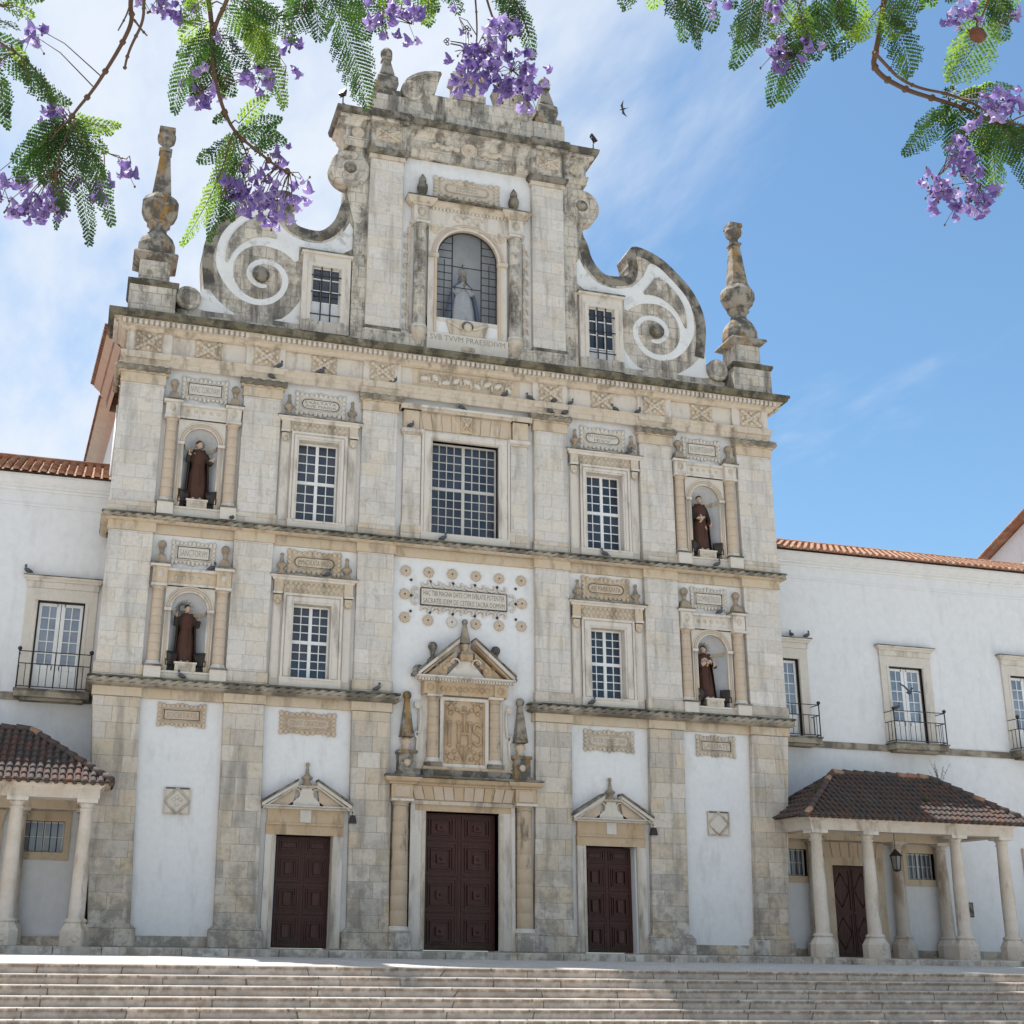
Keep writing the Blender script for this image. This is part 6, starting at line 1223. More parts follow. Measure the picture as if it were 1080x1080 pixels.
# ------------------------------------------------------------------ side wings
def french_window(W, s, xc, full=True):
    mb = MB(); g = 0.69; z0, z1 = 7.06, 9.80
    for q in (-1, 1): mb.box(xc+q*g, xc+q*1.03, 1.93, 2.3, 7.0, 10.17, 'carved_pale'); mb.box(xc+q*(g+0.02), xc+q*(g+0.1), 1.915, 2.0, 7.0, 9.82, 'stone')
    mb.box(xc-g, xc+g, 1.93, 2.3, z1, 10.17, 'carved_pale'); mb.box(xc-1.05, xc+1.05, 1.90, 2.2, 10.172, 10.36, 'stone')
    mb.sweep([(xc-1.05, 2.1), (xc-1.05, 1.88), (xc+1.05, 1.88), (xc+1.05, 2.1)], [(-0.02, 10.36), (0.03, 10.37), (0.06, 10.42), (0.12, 10.46), (0.13, 10.50), (-0.02, 10.50)], 'stone'); mb.box(xc-1.18, xc+1.18, 1.75, 2.1, 10.502, 10.54, 'dark')
    wb = mb.build('balcony_window', W)
    mb = MB(); y = 2.12
    for q in (-1, 1):
        mb.box(xc+q*g, xc+q*(g-0.045), y-0.06, y+0.06, z0, z1, 'iron'); a, b = (xc-g+0.05, xc-0.01) if q < 0 else (xc+0.01, xc+g-0.05)
        mb.box(a, a+(0.085 if q < 0 else 0.115), y-0.02, y+0.03, z0, z1-0.05, 'paint'); mb.box(b-(0.115 if q < 0 else 0.085), b, y-0.02, y+0.03, z0, z1-0.05, 'paint'); mb.box(a+0.085, b-0.085, y-0.02, y+0.03, z1-0.14, z1-0.05, 'paint'); mb.box(a+0.085, b-0.085, y-0.02, y+0.03, z0, z0+0.10, 'paint'); mb.box(a+0.085, b-0.085, y-0.02, y+0.03, 7.72, 7.86, 'paint'); mb.box(a+0.085, b-0.085, y+0.0, y+0.03, z0+0.1, 7.72, 'paint'); mb.box(a+0.14, b-0.14, y-0.012, y+0.02, z0+0.2, 7.62, 'paint')
        c = (a+b)/2; mb.box(c-0.014, c+0.014, y-0.012, y+0.025, 7.86, z1-0.14, 'paint')
        for k in range(1, 5): z = 7.86+(z1-0.14-7.86)*k/5; mb.box(a+0.085, b-0.085, y-0.010, y+0.023, z-0.014, z+0.014, 'paint')
    mb.box(xc-g, xc+g, y-0.06, y+0.06, z1-0.045, z1, 'iron'); mb.build('sash', wb)
    mb = MB()
    for q in (-1, 1):
        a, b = (xc-g+0.135, xc-0.095) if q < 0 else (xc+0.095, xc+g-0.135)
        for c in range(2):
            for r in range(5):
                x0, x1 = a+(b-a)*c/2, a+(b-a)*(c+1)/2; za = 7.86+(z1-0.14-7.86)*r/5; zb = 7.86+(z1-0.14-7.86)*(r+1)/5; t = rnd.uniform(-0.004, 0.004); u = rnd.uniform(-0.004, 0.004)
                mb.add([(x0, y+0.01+t, za), (x1, y+0.01-t, za), (x1, y+0.01-t+u, zb), (x0, y+0.01+t+u, zb)], [(0,1,2,3)], 'glass_blue')
    mb.build('glass', wb)
    mb = MB(); mb.box(xc-1.06, xc+1.06, 1.42, 2.1, 6.80, 6.98, 'rope'); mb.box(xc-1.09, xc+1.09, 1.38, 2.1, 6.98, 7.03, 'dark'); mb.box(xc-0.9, xc+0.9, 1.6, 2.1, 6.72, 6.80, 'rope'); bb = mb.build('balcony', W)
    mb = MB(); y0 = 1.44; x0, x1 = xc-1.02, xc+1.02
    for z in (7.09, 7.76, 8.12): mb.tube([(x0, 2.0, z), (x0, y0, z), (x1, y0, z), (x1, 2.0, z)], 0.016, 'iron', 6, smooth=False)
    for x in (x0, x1): mb.tube([(x, y0, 7.03), (x, y0, 8.14)], 0.02, 'iron', 6); mb.ball((x, y0, 8.19), 0.065, 'iron', 10, 7)
    for k in range(1, 10): x = x0+(x1-x0)*k/10; mb.tube([(x, y0, 7.09), (x, y0, 8.12 if k == 5 else 7.76)], 0.011, 'iron', 5)
    for k in range(1, 3): 
        for x in (x0, x1): yy = y0+0.56*k/3; mb.tube([(x, yy, 7.09), (x, yy, 7.76)], 0.011, 'iron', 5)
    mb.build('railing', bb)
def porch_window(W, x0, x1, z0, z1):
    mb = MB(); mb.box(x0-0.16, x0, 1.95, 2.3, z0-0.22, 3.62, 'ochre'); mb.box(x1, x1+0.16, 1.95, 2.3, z0-0.22, 3.62, 'ochre'); mb.box(x0, x1, 1.95, 2.3, z1, 3.62, 'ochre'); mb.box(x0, x1, 1.95, 2.3, z0-0.22, z0, 'ochre'); wb = mb.build('window', W)
    mb = MB(); y = 2.16
    for a, b, c, d in ((x0, x1, z0, z0+0.05), (x0, x1, z1-0.05, z1), (x0, x0+0.05, z0+0.05, z1-0.05), (x1-0.05, x1, z0+0.05, z1-0.05), ((x0+x1)/2-0.03, (x0+x1)/2+0.03, z0+0.05, z1-0.05)): mb.box(a, b, y, y+0.05, c, d, 'paint')
    for k in range(1, 6):
        if k != 3: x = x0+(x1-x0)*k/6; mb.box(x-0.012, x+0.012, y+0.005, y+0.045, z0+0.05, z1-0.05, 'paint')
    mb.box(x0+0.05, x1-0.05, y+0.005, y+0.045, (z0+z1)/2-0.012, (z0+z1)/2+0.012, 'paint'); mb.build('sash', wb)
    mb = MB(); mb.box(x0, x1, y+0.03, y+0.035, z0, z1, 'glass_blue'); mb.build('glass', wb)
    mb = MB(); mb.tube([(x0, 2.02, z0), (x1, 2.02, z0), (x1, 2.02, z1), (x0, 2.02, z1), (x0, 2.02, z0)], 0.022, 'iron', 5, smooth=False)
    for k in range(1, 6): x = x0+(x1-x0)*k/6; mb.tube([(x, 2.02, z0), (x, 2.02, z1)], 0.013, 'iron', 5)
    mb.build('window_grate', wb)
def wing(s, label, xe, wins, pitch, run):
    W = thing('side_wing', label, 'building', (s*16, 2.3, -0.2)); X = lambda a, b: (s*a, s*b) if s > 0 else (s*b, s*a)   # mirrored for the left wing
    holes = [X(c-0.69, c+0.69)+(7.05, 9.80) for c in wins]
    gw = [(11.38, 12.52), (16.33, 17.42)]; holes += [X(a, b)+(2.46, 3.36) for a, b in gw]; holes += [X(13.42, 15.02)+(-0.3, 2.86)]
    x0, x1 = X(10.3, xe); mb = MB(); wall_holes(mb, x0, x1, -0.3, 13.5, 2.0, 2.55, holes, 'white_wing')
    mb.box(x0, x1, 2.5, 2.6, -0.3, 13.4, 'cloak'); mb.box(x0, x1, 9.5, 9.7, 0, 13.4, 'white_wing'); mb.build('wall', W)  # first box is a dark sheet standing in for the unlit rooms
    mb = MB(); P = [(x0, 2.0), (x1, 2.0)]
    mb.sweep(P, [(-0.1, 12.74), (0.03, 12.74), (0.04, 12.78), (0.04, 12.81), (-0.1, 12.82)], 'white_wing'); mb.sweep(P, [(-0.1, 13.22), (0.04, 13.22), (0.06, 13.28), (0.14, 13.31), (0.14, 13.35), (0.22, 13.40), (0.36, 13.52), (0.42, 13.56), (0.42, 13.64), (-0.1, 13.66)], 'white_wing'); mb.build('eave_cornice', W)
    mb = MB(); y0 = 1.42; tile_roof(mb, (x0, y0, 13.66), (x1, y0, 13.66), (x0, y0+run, 13.66+pitch*run), (x1, y0+run, 13.66+pitch*run), 'tile', 0.265, 0.10, 12); yb = y0+2*run
    mb.add([(x0, y0+run, 13.66+pitch*run), (x1, y0+run, 13.66+pitch*run), (x1, yb, 13.66), (x0, yb, 13.66)], [(0,1,2,3)], 'tile')
    mb.tube([(x0, y0+run, 13.70+pitch*run), (x1, y0+run, 13.70+pitch*run)], 0.12, 'tile', 8); mb.build('roof', W)
    mb = MB(); mb.box(x0, x1, 1.94, 2.2, 6.76, 6.98, 'rope'); mb.build('string_course', W)
    mb = MB()
    for a, b in ((10.98, 13.1), (15.4, xe)): a, b = X(a, b); mb.box(a, b, 1.96, 2.2, -0.2, 0.20, 'ashlar_low')
    mb.build('wall_plinth', W)
    for c in wins: french_window(W, s, s*c)
    for a, b in gw: a, b = X(a, b); porch_window(W, a, b, 2.48, 3.34)
    # portal under the porch
    mb = MB()
    for a, b in ((13.08, 13.42), (15.02, 15.36)): a, b = X(a, b); mb.box(a, b, 1.92, 2.4, -0.2, 2.86, 'ochre')
    a, b = X(13.08, 15.36); mb.box(a, b, 1.92, 2.4, 2.86, 3.10, 'ochre'); mb.box(a, b, 1.90, 2.2, 3.10, 3.62, 'ochre')
    for k in range(7): x = a+(b-a)*(k+0.5)/7; mb.prism([(x-0.13, 3.12), (x+0.13, 3.12), (x+0.14+0.03*(k-3), 3.6), (x-0.14+0.03*(k-3), 3.6)], 1.87, 1.95, ('rose', 'ochre')[k % 2])
    pb = mb.build('portal', W)
    a, b = X(13.42, 15.02); mb = MB(); mb.box(a, b, 2.2, 2.28, -0.1, 2.86, 'door'); mb.build('door', pb)
    for u, v in ((a+0.02, (a+b)/2-0.01), ((a+b)/2+0.01, b-0.02)):
        mb = MB(); mb.box(u, v, 2.15, 2.2, -0.04, 2.84, 'door'); c = (u+v)/2
        for z0, z1 in ((0.1, 1.3), (1.42, 2.72)):
            zc = (z0+z1)/2
            for p, q in (((c-0.3, zc), (c, z1-0.1)), ((c, z1-0.1), (c+0.3, zc)), ((c+0.3, zc), (c, z0+0.1)), ((c, z0+0.1), (c-0.3, zc))): mb.tube([(p[0], 2.15, p[1]), (q[0], 2.15, q[1])], 0.025, 'door', 4)
            for zz in (z0, z1): mb.box(u+0.06, v-0.06, 2.12, 2.16, zz-0.02, zz+0.02, 'door')
            mb.box(u+0.05, u+0.08, 2.12, 2.16, z0, z1, 'door'); mb.box(v-0.08, v-0.05, 2.12, 2.16, z0, z1, 'door')
        mb.build('leaf', pb)
    return W
WL = wing(-1, 'white side wing left of the church with one balcony window and curly roof tiles', 34, [12.14], 0.47, 3.0)
WR = wing(1, 'long white side wing right of the church with three balcony windows', 46, [12.06, 17.03, 22.1, 27.1, 32.1], 0.385, 5.0)
mb = MB(); mb.box(18.48, 18.76, 1.96, 2.05, 1.30, 1.78, 'iron'); mb.box(18.51, 18.73, 1.95, 1.97, 1.33, 1.75, 'dark'); mb.build('wall_tablet', WR)
mb = MB(); mb.box(21.0, 21.35, 1.92, 2.2, 0.2, 3.64, 'rose'); mb.box(22.5, 22.85, 1.92, 2.2, 0.2, 3.64, 'rose'); mb.box(21.35, 22.5, 1.92, 2.2, 3.25, 3.64, 'rose'); mb.box(21.35, 22.5, 1.96, 2.2, 0.2, 3.25, 'door'); mb.build('doorway', WR)

# far gable on the right
G = thing('gable_house', 'far white gable wall with a tiled rake rising above the right wing roof', 'house', (33, 8, -0.2))
mb = MB(); vs = [(30, 2.6, 0), (30, 13.9, 0), (30, 13.9, 17.45), (30, 8.2, 19.75), (30, 2.6, 17.5)]; vs += [(44, y, z) for _, y, z in vs]; mb.add(vs, [(0,1,2,3,4), (9,8,7,6,5), (0,4,9,5), (1,6,7,2), (0,5,6,1)], 'white'); mb.build('wall', G)
mb = MB()
for e, t in (((14.6, 17.35), (8.2, 19.93)), ((1.9, 17.38), (8.2, 19.93))):
    mb.add([(29.65, e[0], e[1]), (44, e[0], e[1]), (44, t[0], t[1]), (29.65, t[0], t[1]), (29.65, e[0], e[1]-0.12), (44, e[0], e[1]-0.12), (44, t[0], t[1]-0.12), (29.65, t[0], t[1]-0.12)], [(0,1,2,3), (7,6,5,4), (0,3,7,4), (1,5,6,2)], 'tile')
    n = 30
    for k in range(n): f = k/n; f2 = (k+1.15)/n; mb.tube([(29.66, e[0]+(t[0]-e[0])*f, e[1]+(t[1]-e[1])*f+0.03), (29.66, e[0]+(t[0]-e[0])*f2, e[1]+(t[1]-e[1])*f2+0.06)], 0.085, 'tile', 7)
mb.build('roof', G)

# ------------------------------------------------------------------ porches
def porch(s, label, grp):
    T = thing('porch', label, 'porch', (s*14.2, 0, -0.035), grp); cols = [10.85, 12.62, 15.78, 17.5]
    for y in (-1.4, 1.72):
        for x in cols:
            x = s*x; mb = MB(); R8 = R_(22.5)
            mb.lathe((x, y), [(0.40, -0.05), (0.40, 0.36), (0.36, 0.42), (0.30, 0.52), (0.27, 0.56)], 'porch_stone', 8, rot=R8, smooth=False)
            for q in (-1, 1): mb.tube([(x+q*0.12, y-0.365, 0.18), (x, y-0.37, 0.27), (x-q*0.12, y-0.365, 0.18), (x, y-0.37, 0.09), (x+q*0.12, y-0.365, 0.18)], 0.014, 'carved', 4)
            mb.lathe((x, y), [(0.27, 0.56), (0.29, 0.60), (0.27, 0.64), (0.212, 0.68), (0.208, 1.2), (0.20, 2.0), (0.178, 2.8), (0.160, 3.38), (0.19, 3.40), (0.19, 3.43), (0.162, 3.45), (0.168, 3.50), (0.23, 3.58)], 'porch_stone', 20)
            mb.box(x-0.27, x+0.27, y-0.27, y+0.27, 3.58, 3.68, 'stone'); mb.build('column', T)
    a, b = s*10.55, s*17.8; a, b = min(a, b), max(a, b); mb = MB()
    mb.box(a, b, -1.66, -1.14, 3.68, 3.94, 'porch_stone'); mb.box(a, a+0.5, -1.14, 1.95, 3.68, 3.94, 'porch_stone'); mb.box(b-0.5, b, -1.14, 1.95, 3.68, 3.94, 'porch_stone'); mb.box(a+0.5, b-0.5, 1.50, 1.88, 3.64, 3.94, 'ochre')
    mb.sweep([(a, 1.95), (a, -1.66), (b, -1.66), (b, 1.95)], [(-0.1, 3.94), (0.02, 3.94), (0.05, 3.98), (0.11, 4.02), (0.13, 4.05), (-0.1, 4.05)], 'porch_stone'); mb.build('beam', T)
    mb = MB(); mb.box(a+0.45, b-0.45, -1.2, 1.6, 3.90, 3.98, 'white'); mb.build('ceiling', T)
    e0, e1 = s*10.28, s*18.28; e0, e1 = min(e0, e1), max(e0, e1); r0, r1 = s*12.55, s*16.15; r0, r1 = min(r0, r1), max(r0, r1); ye, yr, ze, zr = -1.98, 0.1, 4.08, 5.62
    mb = MB(); tile_roof(mb, (e0, ye, ze), (e1, ye, ze), (r0, yr, zr), (r1, yr, zr), 'oldtile', 0.195, 0.074, 9)
    tile_roof(mb, (e0, 1.98, ze), (e0, ye, ze), (r0, yr, zr), (r0, yr-0.001, zr), 'oldtile', 0.195, 0.074, 9); tile_roof(mb, (e1, ye, ze), (e1, 1.98, ze), (r1, yr-0.001, zr), (r1, yr, zr), 'oldtile', 0.195, 0.074, 9)
    mb.add([(e1, 1.98, ze), (e0, 1.98, ze), (r0, yr, zr), (r1, yr, zr)], [(0,1,2,3)], 'oldtile')
    mb.add([(e0, ye, ze-0.02), (e1, ye, ze-0.02), (e1, 1.98, ze-0.02), (e0, 1.98, ze-0.02)], [(3,2,1,0)], 'ochre')
    for p, q in (((r0, yr, zr), (r1, yr, zr)), ((e0, ye, ze), (r0, yr, zr)), ((e1, ye, ze), (r1, yr, zr))):
        p, q = Vector(p), Vector(q); n = int((q-p).length/0.36)
        for k in range(n):
            u = p+(q-p)*(k/n); w = p+(q-p)*((k+1.12)/n); mb.tube([u+Vector((0, 0, 0.07)), w+Vector((0, 0, 0.04))], 0.105, 'oldtile' if rnd.random() < 0.8 else 'tile', 8, 0.085)
    x = e0
    while x < e1: mb.tube([(x, ye+0.0, ze-0.01), (x, ye+0.5, ze+0.03)], 0.075, 'oldtile', 7); x += 0.235
    mb.build('roof', T); return T
porch(-1, 'columned porch with a dark tiled roof at the left edge beside the church', 'porches in front of the side wings')
porch(1, 'columned porch with a dark tiled roof right of the church', 'porches in front of the side wings')
LN = thing('hanging_lantern', 'dark hanging lantern inside the right porch', 'lantern', (14.35, -0.3, 2.62)); mb = MB(); mb.tube([(0, 0, 0.62), (0, 0, 1.28)], 0.012, 'iron', 5); mb.lathe((0, 0), [(0.03, 0.66), (0.06, 0.62), (0.20, 0.48), (0.22, 0.44), (0.17, 0.44)], 'iron', 6, smooth=False); mb.lathe((0, 0), [(0.05, -0.04), (0.13, 0.0), (0.13, 0.03)], 'iron', 6, smooth=False)
for k in range(6): a = k*math.pi/3; mb.tube([(0.12*math.cos(a), 0.12*math.sin(a), 0.02), (0.18*math.cos(a), 0.18*math.sin(a), 0.45)], 0.014, 'iron', 4)
mb.box(-0.05, 0.05, -0.03, 0.03, 1.25, 1.278, 'iron'); o = mb.build('frame', None); o.parent = LN
mb = MB(); mb.lathe((0, 0), [(0.105, 0.03), (0.165, 0.44)], 'lampglass', 6, smooth=False); o = mb.build('glass', None); o.parent = LN
def weed(label, loc, h, n, seed):
    rg = random.Random(seed); mb = MB()
    for i in range(n):
        a = rg.uniform(0, 6.28); t = rg.uniform(0.15, 0.75); hh = h*rg.uniform(0.5, 1); P = [Vector((0, 0, 0)), Vector((0.3*t*math.cos(a)*hh, 0.3*t*math.sin(a)*hh, 0.5*hh)), Vector((t*math.cos(a)*hh*0.8, t*math.sin(a)*hh*0.5, hh))]
        mb.tube(P, 0.008, 'twig', 4, 0.004)
        for k in range(14):
            f = 0.3+0.7*k/13; q = P[1].lerp(P[2], max(0, f*2-1)) if f > 0.5 else P[0].lerp(P[1], f*2); d = Vector((rg.uniform(-1, 1), rg.uniform(-1, 1), rg.uniform(-0.2, 1)))*0.05*(1.4-f); e = d.cross(Vector((rg.uniform(-1, 1), 1, rg.uniform(-1, 1))))*0.35; mb.add([tuple(q), tuple(q+d*0.5+e), tuple(q+d), tuple(q+d*0.5-e)], [(0,1,2,3)], 'weed')
    o = mb.build('weed', None); o.location = loc; tag(o, label, 'plant', 'weeds growing on the porch roof'); return o
weed('tall thin weed on the porch roof against the corner of the church', (10.35, 1.0, 4.4), 1.35, 9, 2); weed('low grassy weed on the left slope of the right porch roof', (11.35, -0.8, 4.85), 0.35, 12, 3); weed('bushy dry weed at the right end of the porch roof ridge', (16.75, 0.35, 5.35), 1.0, 10, 4); weed('small weed sprouting low on the front slope of the porch roof', (15.0, -1.2, 4.68), 0.28, 9, 6)

# ------------------------------------------------------------------ pigeons
def pigeon_mesh(flying=False, swift=False):
    mb = MB(); k = 1.0; Rm = Matrix.Rotation(0.45 if not flying else 0.05, 3, 'Y').inverted()
    V = lambda x, y, z: tuple(Rm @ Vector((x, y, z))+Vector((0, 0, 0.13)))
    mb.ball(V(0, 0, 0), (0.145, 0.075, 0.078), 'pigeon', 14, 9, Rm); mb.ball(V(0.10, 0, 0.015), (0.075, 0.06, 0.066), 'pigeon_pale', 12, 8, Rm); mb.tube([V(0.11, 0, 0.03), V(0.15, 0, 0.085), V(0.155, 0, 0.12)], 0.045, 'pigeon', 10, 0.03); h = V(0.17, 0, 0.13); mb.ball(h, (0.042, 0.034, 0.036), 'pigeon', 10, 8); mb.tube([(h[0]+0.03, 0, h[2]-0.003), (h[0]+0.07, 0, h[2]-0.016)], 0.010, 'iron', 5, 0.003)
    a, b = V(-0.11, 0, 0.0), V(-0.27, 0, -0.015); mb.add([(a[0], -0.045, a[2]), (a[0], 0.045, a[2]), (b[0], 0.05, b[2]), (b[0], -0.05, b[2]), (a[0], -0.045, a[2]+0.02), (a[0], 0.045, a[2]+0.02), (b[0], 0.05, b[2]+0.008), (b[0], -0.05, b[2]+0.008)], [(0,1,2,3),(7,6,5,4),(0,4,5,1),(1,5,6,2),(2,6,7,3),(3,7,4,0)], 'pigeon')
    for s in (-1, 1):
        if flying:
            P = [V(0.08, s*0.05, 0.04), V(0.10, s*0.22, 0.12), V(0.0, s*0.40, 0.16), V(-0.06, s*0.40, 0.15), V(-0.08, s*0.2, 0.10), V(-0.09, s*0.05, 0.03)]; Q = [(x, y, z+0.012) for x, y, z in P]; mb.add(P+Q, [(0,1,4,5),(1,2,3,4),(6,11,10,7),(7,10,9,8)]+[(i, i+6, (i+1) % 6+6, (i+1) % 6) for i in range(6)], 'pigeon')
        else:
            mb.ball(V(-0.03, s*0.062, 0.012), (0.15, 0.022, 0.055), 'pigeon_pale' if swift else 'pigeon', 10, 7, Rm); mb.tube([V(0.01, s*0.03, -0.05), (0.02, s*0.03, 0.0)], 0.008, 'rose', 5); mb.tube([(0.0, s*0.03, 0.003), (0.05, s*0.03, 0.003)], 0.006, 'rose', 4)
    return mb
PG = pigeon_mesh(); proto = PG.mesh('pigeon'); PF = pigeon_mesh(True).mesh('flying_pigeon')
birds = [(-2.5, -0.05, 17.412, 0.2, 'on the frieze ledge above the second pilaster'), (-0.21, -0.02, 16.785, 2.9, 'on the cornice over the centre window'), (-1.88, -0.02, 15.945, 0.5, 'on the left capital beside the centre window'), (1.3, -0.05, 17.412, 0.1, 'on the ledge under the carved frieze right of centre'), (2.15, -0.08, 17.412, 2.7, 'on the ledge at the left end of a pilaster block'), (3.05, -0.08, 17.412, 0.4, 'crouching mid way along the pilaster block'), (3.62, -0.08, 17.412, 0.1, 'on the ledge at the right end of the pilaster block'), (2.85, -0.1, 17.022, 2.8, 'on the rope capital right of the centre window'), (3.42, -0.1, 17.022, 0.2, 'on the right tip of the rope capital'), (5.22, -0.05, 17.412, 3.0, 'on the ledge above the upper right window'), (6.08, -0.08, 17.412, 0.3, 'on the ledge above the fourth pilaster'), (5.72, -0.05, 15.90, 0.0, 'at the foot of the finial on the upper right window'), (-4.89, -0.05, 17.412, 0.1, 'on the frieze above the upper left window'), (-6.26, -0.08, 17.412, 0.2, 'on the ledge over the second pilaster from the left'), (-6.51, -0.1, 17.022, 2.9, 'on the rope capital of the second pilaster from the left'), (-7.42, -0.12, 12.21, 1.2, 'on the string course beside the upper left niche'), (-4.41, -0.02, 10.715, 0.1, 'on the cornice of the lower left window'), (-2.77, -0.1, 7.31, 0.2, 'on the lower string course left of the portal'), (-7.9, 0.02, 10.61, 0.2, 'on the lower left niche beside its right finial'), (-8.56, -0.05, 7.31, 3.0, 'below the friar in the lower left niche'), (8.78, 0.0, 10.615, 0.2, 'on the cornice of the lower right niche'), (12.46, 1.82, 10.54, 1.4, 'on the balcony window cornice next to the church'), (13.08, 1.82, 10.54, 0.2, 'on the right tip of the balcony window cornice'), (4.13, -0.12, 7.31, 0.1, 'below the lower right window'), (-0.78, -0.12, 12.21, 0.2, 'below the centre window'), (4.68, -0.12, 12.21, 2.8, 'below the upper right window'), (9.42, 0.0, 12.66, 0.3, 'at the foot of the right column of the upper right niche'), (8.71, -0.14, 12.21, 0.1, 'below the friar in the upper right niche'), (-13.22, 1.82, 10.54, 2.6, 'on the balcony window cornice of the left wing'), (16.20, 1.44, 8.14, 0.3, 'on the balcony railing of the right wing')]
for i, (x, y, z, a, where) in enumerate(birds):
    o = bpy.data.objects.new('pigeon', proto); COL.objects.link(o); o.location = (x, y, z); o.rotation_euler = (0, 0, a); k = rnd.uniform(0.74, 0.9); o.scale = (k, k, k)
    tag(o, 'dark pigeon '+where, 'pigeon', 'pigeons on the church and its wings')
o = bpy.data.objects.new('pigeon', PF); COL.objects.link(o); o.location = (16.27, 0.9, 8.55); o.rotation_euler = (0.5, -0.2, 0.7); tag(o, 'pigeon in flight in front of the middle balcony window of the right wing', 'pigeon', 'pigeons on the church and its wings')
mb = MB(); mb.ball((0, 0, 0), (0.10, 0.03, 0.03), 'hair', 10, 7); mb.tube([(-0.09, 0, 0), (-0.17, 0, 0)], 0.015, 'hair', 5, 0.004)
for s in (-1, 1): P = [(0.03, s*0.02, 0.0), (0.05, s*0.12, 0.03), (-0.08, s*0.27, 0.01), (-0.03, s*0.12, 0.025), (-0.02, s*0.02, 0.0)]; mb.add(P+[(x, y, z+0.008) for x, y, z in P], [(0,1,3,4),(1,2,3),(9,8,6,5),(8,7,6)]+[(i, i+5, (i+1) % 5+5, (i+1) % 5) for i in range(5)], 'hair')
o = mb.build('swift', None); o.location = (3.2, -6, 24.96); o.rotation_euler = (1.0, 0.2, 2.7); tag(o, 'small dark swift gliding in the open sky right of the gable', 'bird')
